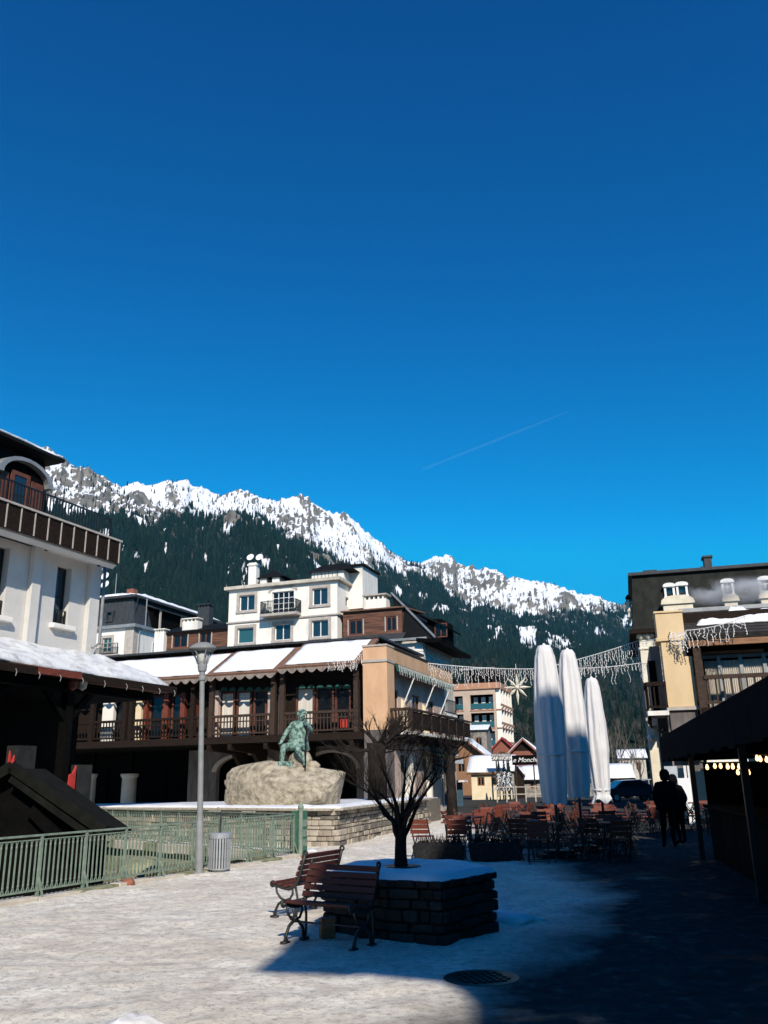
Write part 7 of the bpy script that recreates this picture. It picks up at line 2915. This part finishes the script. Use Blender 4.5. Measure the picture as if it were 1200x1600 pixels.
def make_bench(label):
    """iron ends and timber slats; seat faces local -y, length along x"""
    t = thing('park_bench', label, 'bench', (0, 0, 0), 0, 'park benches round the planter')
    L = 0.98
    def P_(x, yz): return (x, yz[0], yz[1])
    for x in (-L / 2 + 0.03, L / 2 - 0.03):
        e = MB()
        # curved rear upright and seat bearer in one sweep, ending in a scroll
        e.tube([P_(x, a) for a in ((0.24, 0.76), (0.20, 0.62), (0.15, 0.48), (0.09, 0.38), (0.0, 0.345), (-0.12, 0.36), (-0.22, 0.39), (-0.27, 0.385))], [0.022, 0.022, 0.024, 0.026, 0.026, 0.024, 0.024, 0.02], 8)
        e.tube([P_(x, a) for a in scroll((0.245, 0.775), 0.028)], 0.014, 6)
        e.tube([P_(x, a) for a in scroll((-0.255, 0.395), 0.030)], 0.016, 6)
        # crossed arcs of the legs
        e.tube([P_(x, a) for a in ((-0.22, 0.0), (-0.205, 0.08), (-0.16, 0.16), (-0.08, 0.205), (0.0, 0.19), (0.07, 0.12), (0.10, 0.0))], [0.026, 0.018, 0.017, 0.02, 0.017, 0.018, 0.024], 8)
        e.tube([P_(x, a) for a in ((-0.20, 0.37), (-0.19, 0.30), (-0.13, 0.23), (-0.06, 0.205), (0.02, 0.23), (0.06, 0.29), (0.05, 0.35))], 0.015, 7)
        e.tube([P_(x, a) for a in ((0.10, 0.0), (0.13, 0.10), (0.13, 0.25), (0.10, 0.38))], [0.022, 0.016, 0.015, 0.016], 7)
        for fy in (-0.22, 0.10):
            e.box(x - 0.03, x + 0.03, fy - 0.05, fy + 0.05, -0.01, 0.02)
        e.build('end_frame', 'iron_bench', t, smooth=True)
    sm = None
    for (y, z, tilt) in ((-0.21, 0.415, 0.05), (-0.125, 0.395, 0.10), (-0.04, 0.380, 0.05), (0.045, 0.388, -0.15)):
        o = MB().box(-L / 2, L / 2, -0.036, 0.036, -0.014, 0.014)
        o.build('seat_slat', 'bench_wood', t, loc=(0, y, z), rot=(tilt, 0, 0), bevel=0.005)
    for k in range(5):
        f = k / 4
        y, z = 0.105 + 0.115 * f, 0.46 + 0.275 * f
        MB().box(-L / 2, L / 2, -0.013, 0.013, -0.029, 0.029).build('back_slat', 'bench_wood', t, loc=(0, y, z), rot=(R(-22), 0, 0), bevel=0.005)
    MB().tube([(-L / 2, -0.02, 0.19), (L / 2, -0.02, 0.19)], 0.010, 6).build('stretcher', 'iron_bench', t)
    return t


bench = make_bench('dark slatted park bench with iron ends in front of the stone planter')
bench.location = (-0.65, 10.18, 0.0)
bench.rotation_euler = (0, 0, R(-34.5))
copy_tree(bench, (-1.10, 12.47, 0), R(-118), 'park bench seen from its end behind the nearer bench, facing the railing', 'park benches round the planter')
# the yellowish carton under the near bench
cbx = thing('carton', 'small tan carton standing under the nearer bench', 'box', (-0.72, 10.55, 0.0), 0.3)
MB().box(-0.08, 0.08, -0.06, 0.06, 0.0, 0.20).build('body', 'warm_wood', cbx, bevel=0.004)
MB().box(-0.082, 0.082, -0.012, 0.012, 0.198, 0.203).build('tape', 'stone_trim', cbx)

# ================================================================== cafe terrace: chairs, tables, troughs, parasols


def make_chair(label):
    t = thing('cafe_chair', label, 'chair')
    for k in range(3):
        z = 0.56 + k * 0.105
        MB().box(-0.21, 0.21, -0.010, 0.010, -0.043, 0.043).build('back_slat', 'red_wood', t, loc=(0, 0.215 + 0.03 * k, z), rot=(R(-14), 0, 0))
    for k in range(4):
        MB().box(-0.20, 0.20, -0.043, 0.043, -0.010, 0.010).build('seat_slat', 'red_wood', t, loc=(0, -0.18 + k * 0.105, 0.45))
    for sx_ in (-0.20, 0.20):
        MB().beam((sx_, -0.20, 0.0), (sx_, 0.28, 0.83), 0.025, 0.020).beam((sx_ * 0.94, 0.24, 0.0), (sx_ * 0.94, -0.20, 0.44), 0.022, 0.018).build('leg_frame', 'black_iron', t)
    MB().beam((-0.2, -0.17, 0.06), (0.2, -0.17, 0.06), 0.015, 0.015).beam((-0.19, 0.21, 0.06), (0.19, 0.21, 0.06), 0.015, 0.015).build('stretcher', 'black_iron', t)['kind'] = 'stuff'
    return t


def make_table(label):
    t = thing('cafe_table', label, 'table')
    for k in range(6):
        MB().box(-0.35, 0.35, -0.052, 0.052, -0.012, 0.012).build('top_slat', 'red_wood', t, loc=(0, -0.29 + k * 0.115, 0.73))
    for s in (-1, 1):
        MB().beam((s * 0.28, -0.3, 0), (s * 0.28, 0.28, 0.71), 0.025, 0.02).beam((s * 0.26, 0.3, 0), (s * 0.26, -0.28, 0.71), 0.025, 0.02).build('leg_frame', 'black_iron', t)
    return t


ch0 = make_chair('red slatted folding chair nearest the planter tree, lit by the sun')
tb0 = make_table('red slatted cafe table at the sunny corner nearest the wall')
ch0.location = (0.72, 20.6, 0)
ch0.rotation_euler = (0, 0, R(160))
cg, tg = 'red slatted chairs on the cafe terrace', 'red slatted tables on the cafe terrace'
ch0['group'], tb0['group'] = cg, tg
rnd = random.Random(77)
spots = []
for r in range(7):
    for c in range(5):
        x = 1.45 + c * 1.62 + r * 0.50 + rnd.uniform(-0.15, 0.15)
        y = 20.9 + r * 2.1 - c * 0.32 + rnd.uniform(-0.2, 0.2)
        spots.append((x, y, r, c))
nch = 0
spots += [(3.2 + 1.5 * q, 19.35 - 0.25 * q, 7, q) for q in range(2)]
for (x, y, r, c) in spots:
    if 5.7 < x < 9.6 and y < 24.5: continue
    shade = y < 21.3 and c > 0
    row = ['nearest row', 'second row', 'third row', 'fourth row', 'fifth row', 'sixth row', 'farthest row', 'short front row'][r]
    colw = ['leftmost in', 'second from the left in', 'third from the left in', 'fourth from the left in', 'rightmost in'][c]
    a = R(-14) + rnd.uniform(-0.2, 0.2)
    if r == 0 and c == 0:
        tb0.location, tb0.rotation_euler = (x, y, 0), (0, 0, a)
    else:
        copy_tree(tb0, (x, y, 0), a, f'red slatted cafe table {colw} the {row} of the terrace', tg)
    for k, (dx, dy, ra) in enumerate(((-0.62, 0.0, 90), (0.62, 0.05, -90), (0.0, -0.62, 180), (0.05, 0.64, 0))):
        if rnd.random() < 0.22: continue
        ca, sa = math.cos(a), math.sin(a)
        px_, py_ = x + dx * ca - dy * sa, y + dx * sa + dy * ca
        copy_tree(ch0, (px_, py_, 0), a + R(ra) + rnd.uniform(-0.25, 0.25), f'slatted chair {["left of", "right of", "before", "behind"][k]} the table {colw} the {row}', cg)
        nch += 1

# black trough planters along the front of the terrace
tl = ['black trough planter with rounded end just behind the stone planter', 'second black trough planter from the stone planter', 'black trough planter before the first parasol', 'black trough planter before the second parasol', 'last black trough planter towards the two people']
for k in range(2):
    x = 1.06 + k * 1.18
    y = 19.95 - k * 0.30
    t = thing('trough_planter', tl[k], 'planter', (x, y, 0), R(-14), 'black troughs edging the terrace')
    MB().prism([(-0.52, 0.0), (0.52, 0.0), (0.56, 0.30), (0.50, 0.36), (-0.50, 0.36), (-0.57, 0.30)], -0.2, 0.2).build('trough', 'wet_black', t, bevel=0.03)
    s = MB()
    for _ in range(120):
        p = Vector((rnd.uniform(-0.48, 0.48), rnd.uniform(-0.15, 0.15), 0.34))
        d = Vector((rnd.uniform(-0.4, 0.4), rnd.uniform(-0.4, 0.4), 1)).normalized() * rnd.uniform(0.08, 0.26)
        w = Vector((0.012, 0, 0))
        s.add([p - w, p + w, p + d], [(0, 1, 2)])
    s.build('dry_heather', 'bark', t)['kind'] = 'stuff'


def parasol(label, px, ptop, pbot, Y, wmax, seed, tied):
    zt = at(px[0], ptop, Y).z
    b = at(px[1], pbot, Y)
    t = thing('closed_parasol', label, 'parasol', (b.x, b.y, 0), 0, 'closed white parasols')
    top = at(px[0], ptop, Y)
    zb = b.z
    lean = (top.x - b.x)
    H = zt - zb
    r0 = wmax / 2
    n, m = 48, 40
    rnd = random.Random(seed)
    ph = [rnd.uniform(0, 6.28) for _ in range(6)]
    mb = MB()
    prof = [(0.0, 0.80), (0.10, 0.90), (0.35, 1.0), (0.60, 0.97), (0.80, 0.84), (0.93, 0.68), (0.98, 0.58), (1.0, 0.42)]
    if tied: prof = [(0.0, 0.95), (0.05, 0.70), (0.10, 0.78), (0.40, 1.0), (0.65, 0.94), (0.82, 0.80), (0.94, 0.66), (0.985, 0.56), (1.0, 0.40)]
    vs_ = []
    for j in range(m + 1):
        f = j / m
        rr = r0 * np.interp(f, [a for a, _ in prof], [c for _, c in prof])
        tw = 0.22 * f
        for k in range(n):
            a = 2 * PI * k / n
            fold = 0.085 * math.sin(8 * (a + tw) + ph[0]) + 0.035 * math.sin(5 * a + 1.2 * f + ph[1]) + 0.022 * math.sin(13 * a - 1.5 * f + ph[2])
            dent = 0.05 * fbm1(math.cos(a) * 1.5 + ph[3], math.sin(a) * 1.5, f * 5)
            rad = rr * (1 + (fold + dent) * (1.0 if f < 0.95 else 0.3))
            zz = zb + f * H + (0.06 * math.sin(4 * a + ph[4]) * (1 - f) ** 4 if tied else 0.02 * math.sin(8 * a) * (1 - f) ** 6)
            vs_.append((rad * math.cos(a) + lean * f * 0.0, rad * math.sin(a), zz))
    fs_ = [(j * n + k, j * n + (k + 1) % n, (j + 1) * n + (k + 1) % n, (j + 1) * n + k) for j in range(m) for k in range(n)]
    fs_.append(tuple(m * n + k for k in range(n)))
    mb.add(vs_, fs_)
    mb.build('cover', 'fabric_white', t, smooth=True)
    MB().lathe([(0.035, 0.0), (0.035, zb + 0.4)], 10).build('pole', 'black_iron', t)
    MB().lathe([(0.02, zt - 0.02), (0.05, zt), (0.03, zt + 0.04), (0.005, zt + 0.06)], 10).build('finial', 'white_enamel', t)
    MB().box(-0.42, 0.42, -0.42, 0.42, 0.0, 0.10).box(-0.3, 0.3, -0.3, 0.3, 0.1, 0.16).build('base', 'wet_black', t, bevel=0.02)
    for fz in ((0.09,) if tied else (0.30,)):
        zz = zb + fz * H
        MB().lathe([(r0 * (0.80 if tied else 1.05), zz - 0.025), (r0 * (0.83 if tied else 1.09), zz), (r0 * (0.80 if tied else 1.05), zz + 0.025)], 20).build('strap', 'fabric_white', t)
    return t


parasol('tallest closed white parasol, its lower half in blue shade', (846, 868), 1009, 1256, 20.0, 0.62, 1, False)
parasol('middle closed white parasol, shaded only near its foot', (880, 905), 1016, 1246, 21.2, 0.60, 2, False)
parasol('rightmost and smallest closed white parasol standing in full sun', (925, 941), 1060, 1252, 23.6, 0.55, 3, True)

# ================================================================== two people walking close together


def person(label, loc, rotz, h, bend, m_body, coat, legs):
    t = thing('person', label, 'person', loc, rotz, 'couple standing by the kiosk')
    k = h / 1.75
    V, E = {}, []
    def v(key, x, y, z, r): V[key] = ((x * k, y * k, z * k), r * k if not isinstance(r, tuple) else (r[0] * k, r[1] * k))
    b = bend
    v('hip', 0, 0, 0.95, (0.155, 0.12)); v('waist', 0.01 * b, 0, 1.12, (0.145, 0.11)); v('chest', 0.03 * b, 0.0, 1.34, (0.175, 0.125))
    v('neck', 0.045 * b, 0, 1.49, 0.06); v('jaw', 0.055 * b, -0.02, 1.555, 0.072); v('skull', 0.06 * b, -0.005, 1.65, 0.09); v('crown', 0.06 * b, 0, 1.705, 0.055)
    v('nose', 0.058 * b, -0.105, 1.60, 0.016)
    for s, n in ((-1, 'L'), (1, 'R')):
        v('sh' + n, s * 0.185 + 0.03 * b, 0, 1.41, 0.078)
        v('el' + n, s * 0.255, 0.04, 1.13, 0.056)
        v('wr' + n, s * 0.20, -0.10, 0.93, 0.038)
        v('hp' + n, s * 0.09, 0, 0.90, 0.10)
        v('kn' + n, s * 0.10 + legs[0 if s < 0 else 1] * 0.5, -0.02, 0.50, 0.066)
        v('an' + n, s * 0.10 + legs[0 if s < 0 else 1], 0.03, 0.09, 0.046)
        v('to' + n, s * 0.12 + legs[0 if s < 0 else 1], -0.15, 0.035, 0.035)
        E.extend([('chest', 'sh' + n), ('sh' + n, 'el' + n), ('el' + n, 'wr' + n), ('hip', 'hp' + n), ('hp' + n, 'kn' + n), ('kn' + n, 'an' + n), ('an' + n, 'to' + n)])
        add_hand(V, E, 'wr' + n, V['wr' + n][0], (-s * 0.3, -0.5, -0.8), (0.3, -0.9, 0.4), k, 0.6)
    E.extend([('hip', 'waist'), ('waist', 'chest'), ('chest', 'neck'), ('neck', 'jaw'), ('jaw', 'skull'), ('skull', 'crown'), ('jaw', 'nose')])
    skin_body('body', V, E, 'hip', m_body, t)
    # hair or hood
    hm = MB()
    c = Vector(V['skull'][0])
    hm.lathe([(0.02 * k, -0.16 * k), (0.098 * k, -0.13 * k), (0.118 * k, -0.03 * k), (0.112 * k, 0.05 * k), (0.07 * k, 0.11 * k), (0.01 * k, 0.125 * k)], 16, (c.x, c.y + 0.022 * k, c.z))
    hm.build('hair', 'cloth_black', t, smooth=True)
    # jacket worn over the body: shell with hem
    j = MB()
    n = 20
    pr = [(1.47, 0.10, 0.085, 0.045 * b), (1.43, 0.20, 0.12, 0.035 * b), (1.32, 0.225, 0.165, 0.03 * b), (1.15, 0.205, 0.155, 0.015 * b), (0.98, 0.21, 0.165, 0), (0.84, 0.22, 0.17, 0)]
    j.loft([[((pz[3] + pz[1] * math.cos(2 * PI * q / n)) * k, pz[2] * math.sin(2 * PI * q / n) * k, (pz[0] + 0.01 * math.sin(4 * PI * q / n)) * k) for q in range(n)] for pz in pr])
    o = j.build('jacket', coat, t, smooth=True)
    so = o.modifiers.new('thick', 'SOLIDIFY'); so.thickness = 0.02
    return t


pa = on_ground(1048, 1325)
person('person in dark winter jacket and trousers, the left one of a close couple', (pa.x, pa.y, 0), R(165), 1.78, -0.6, 'cloth_black', 'cloth_black', (0.0, 0.03))
pb = on_ground(1068, 1320)
person('person in a dark coat leaning against the companion on their left', (pb.x + 0.02, pb.y + 0.15, 0), R(200), 1.66, 1.6, 'cloth_black', 'cloth_black', (0.02, -0.04))

# ================================================================== parked cars at the far side of the terrace


def car(label, px, Y, rot, paint, s=1.0):
    b = at(px, 1250, Y)
    t = thing('parked_car', label, 'car', (b.x, b.y, 0), rot, 'cars parked beyond the terrace')
    prof = [(-2.05, 0.35), (-2.1, 0.62), (-2.0, 0.82), (-1.35, 0.92), (-0.75, 1.38), (0.55, 1.42), (1.35, 1.0), (1.95, 0.88), (2.1, 0.6), (2.05, 0.32)]
    MB().prism(prof, -0.82, 0.82).build('body', paint, t, bevel=0.08, seg=3)
    g = MB()
    for y in (-0.83, 0.83):
        g.prism([(-1.15, 0.93), (-0.68, 1.32), (-0.1, 1.35), (-0.1, 0.93)], y - 0.006, y + 0.006)
        g.prism([(-0.02, 0.93), (-0.02, 1.35), (0.5, 1.36), (1.05, 0.98)], y - 0.006, y + 0.006)
    g.build('side_windows', 'dark_glass', t)['kind'] = 'stuff'
    for x in (-1.3, 1.3):
        for y in (-0.78, 0.78):
            w = MB().tube([(x, y - 0.1, 0.31), (x, y + 0.1, 0.31)], 0.31, 18).build('wheel', 'tyre', t)
            MB().tube([(x, y - 0.11, 0.31), (x, y + 0.11, 0.31)], 0.18, 14).build('rim', 'bin_metal', w)
    for y in (-0.6, 0.6):
        MB().box(-2.13, -2.05, y - 0.14, y + 0.14, 0.62, 0.74).build('headlight', 'white_enamel', t, bevel=0.02)


car('dark blue parked car half hidden behind the far chairs', 985, 62, R(8), 'car_paint')
car('pale parked car at the edge of the far lawn', 1012, 70, R(4), 'zinc')

# ================================================================== light garlands across the street and the star


def garland(name, label, pts, sag, n, drop, seed, parent=None):
    P0 = [at(*p) for p in pts]
    t = thing(name, label, 'garland', P0[0], 0)
    base = P0[0]
    path = []
    for a, b in zip(P0, P0[1:]):
        for k in range(12):
            f = k / 12
            q = a.lerp(b, f)
            q.z -= sag * 4 * f * (1 - f)
            path.append(q - base)
    path.append(P0[-1] - base)
    MB().tube(path, 0.016, 5).build('cable', 'icicle', t)
    rnd = random.Random(seed)
    meshes = []
    for k in range(6):
        b = MB()
        L = drop * (0.35 + 0.65 * ((k * 5) % 6) / 5)
        q = [Vector((0, 0, 0))]
        m = 6
        for j in range(1, m + 1):
            q.append(Vector((rnd.uniform(-1, 1) * 0.05, rnd.uniform(-1, 1) * 0.05, -L * j / m)))
        b.tube(q, 0.009, 4)
        for j in range(1, m + 1):
            c = q[j]
            b.lathe([(0.004, -0.026), (0.02, 0.0), (0.004, 0.026)], 5, (c.x + 0.02, c.y, c.z))
        me = bpy.data.meshes.new('light_strand')
        me.from_pydata(b.v, [], b.f)
        me.materials.append(MATS['icicle'])
        meshes.append(me)
    for k in range(n):
        f = (k + 0.5) / n * (len(path) - 1)
        i = int(f)
        q = path[i].lerp(path[min(i + 1, len(path) - 1)], f - i)
        put('light_strand', meshes[rnd.randrange(6)], t, q, (0, 0, rnd.uniform(0, 6.28)))
    return t


garland('light_garland', 'long icicle light garland spanning the street between terrace and parasols', [(668, 1036, 46.5), (840, 1045, 47.0), (1000, 1000, 45.5)], 0.10, 100, 1.15, 1)
garland('light_garland', 'lower icicle light garland right of the middle parasol', [(885, 1044, 46.5), (1000, 1036, 45.0), (1043, 1031, 40)], 0.08, 44, 0.9, 2)
garland('light_garland', 'icicle light garland strung from the ochre pillar across the roof', [(1000, 1002, 45), (1048, 987, 31.6), (1072, 985, 31.2), (1166, 962, 30.0)], 0.10, 44, 0.72, 3)
garland('light_garland', 'icicle light garland hanging under the snowy terrace eave', [(512, 1026, 43.6), (566, 1022, 43.2)], 0.10, 16, 0.7, 4)


def star():
    c = at(808, 1074, 47.0)
    t = thing('light_star', 'eight pointed golden star decoration hanging from the garland', 'star', c, R(-10))
    for k in range(8):
        a = k * PI / 4 + PI / 2
        R1_ = 0.76 if k % 2 == 0 else 0.72
        if k == 4: R1_ = 0.95
        d = Vector((math.cos(a), 0, math.sin(a)))
        p_ = Vector((-math.sin(a), 0, math.cos(a)))
        w = 0.075
        b = MB()
        tip = d * R1_
        mid = d * R1_ * 0.45
        y = Vector((0, 0.06, 0))
        b.add([Vector((0, 0, 0)), mid + p_ * w, tip, mid - p_ * w, mid - y, mid + y],
              [(0, 1, 4), (1, 2, 4), (2, 3, 4), (3, 0, 4), (1, 0, 5), (2, 1, 5), (3, 2, 5), (0, 3, 5)])
        b.build('ray', 'star_gold', t)
    MB().lathe([(0.01, -0.12), (0.10, -0.06), (0.12, 0.0), (0.10, 0.06), (0.01, 0.12)], 12).build('heart', 'star_gold', t)
    MB().tube([(0, 0, 0.95), (0, 0, 1.25)], 0.012, 5).build('cord', 'icicle', t)


star()

# ================================================================== small things on the ground
mp_ = MANHOLE
mh = thing('manhole_cover', 'dark wet manhole cover in the shaded foreground', 'manhole cover', (mp_.x, mp_.y, -0.016), 0.3)
MB().lathe([(0.33, 0.0), (0.33, 0.020), (0.30, 0.022), (0.01, 0.022)], 30).build('frame', 'wet_black', mh)
for k in range(-4, 5):
    for j in range(-4, 5):
        if k * k + j * j < 15:
            MB().box(k * 0.064 - 0.02, k * 0.064 + 0.02, j * 0.064 - 0.02, j * 0.064 + 0.02, 0.024, 0.032).build('stud', 'wet_black', mh)


def heap(label, px, py, sx_, sy_, sz_, seed, m):
    p = on_ground(px, py)
    o = link('snow_heap', rock_mesh('snow_heap', sx_, sy_, sz_, seed, 4, 0.35), m, None, True, loc=(p.x, p.y, -sz_ * 0.45), rot=seed)
    tag(o, label, 'snow heap')


heap('dirty snow heap at the bottom edge of the picture', 205, 1612, 0.34, 0.20, 0.16, 3.0, 'old_snow')
heap('snow crust left against the foot of the railing cabinet', 485, 1330, 0.22, 0.16, 0.10, 5.0, 'snow')
heap('shaded snow bank along the right side of the planter', 775, 1432, 0.34, 0.65, 0.15, 7.0, 'snow')
# loose stone chips near the fence foot
bk = link('loose_brick', rock_mesh('loose_brick', 0.13, 0.09, 0.07, 4.4, 2, 0.2), 'brick_red', None, False, loc=tuple(on_ground(188, 1384) + Vector((0.1, 0.1, 0.04))))
tag(bk, 'broken reddish stone lying under the railing', 'stone')

# ================================================================== faint vapour trail high in the sky
a_, b_ = at(662, 733, 14000.0), at(890, 642, 17000.0)
vt = MB().tube([a_, a_.lerp(b_, 0.5), b_], [22, 30, 12], 8)
m = bpy.data.materials.new('vapour')
m.use_nodes = True
nt = m.node_tree
pn = nt.nodes['Principled BSDF']
pn.inputs['Base Color'].default_value = (0.9, 0.95, 1.0, 1)
pn.inputs['Alpha'].default_value = 0.011
o = vt.build('vapour_trail', m, None, smooth=True)
tag(o, 'faint white vapour trail in the blue sky', None, kind='stuff')

# ================================================================== thin winter haze in the valley
hz = MB().box(-5200, 5200, -60, 7600, -4.5, float(ZZ.max()) + 45.0)
m = bpy.data.materials.new('haze')
m.use_nodes = True
nt = m.node_tree
nt.nodes.remove(nt.nodes['Principled BSDF'])
v = nt.nodes.new('ShaderNodeVolumePrincipled')
v.inputs['Color'].default_value = (0.12, 0.60, 0.85, 1)
v.inputs['Density'].default_value = 0.000030
v.inputs['Anisotropy'].default_value = 0.0
nt.links.new(v.outputs[0], nt.nodes['Material Output'].inputs['Volume'])
o = hz.build('haze', m)
tag(o, 'thin blue winter haze filling the valley', None, kind='stuff')
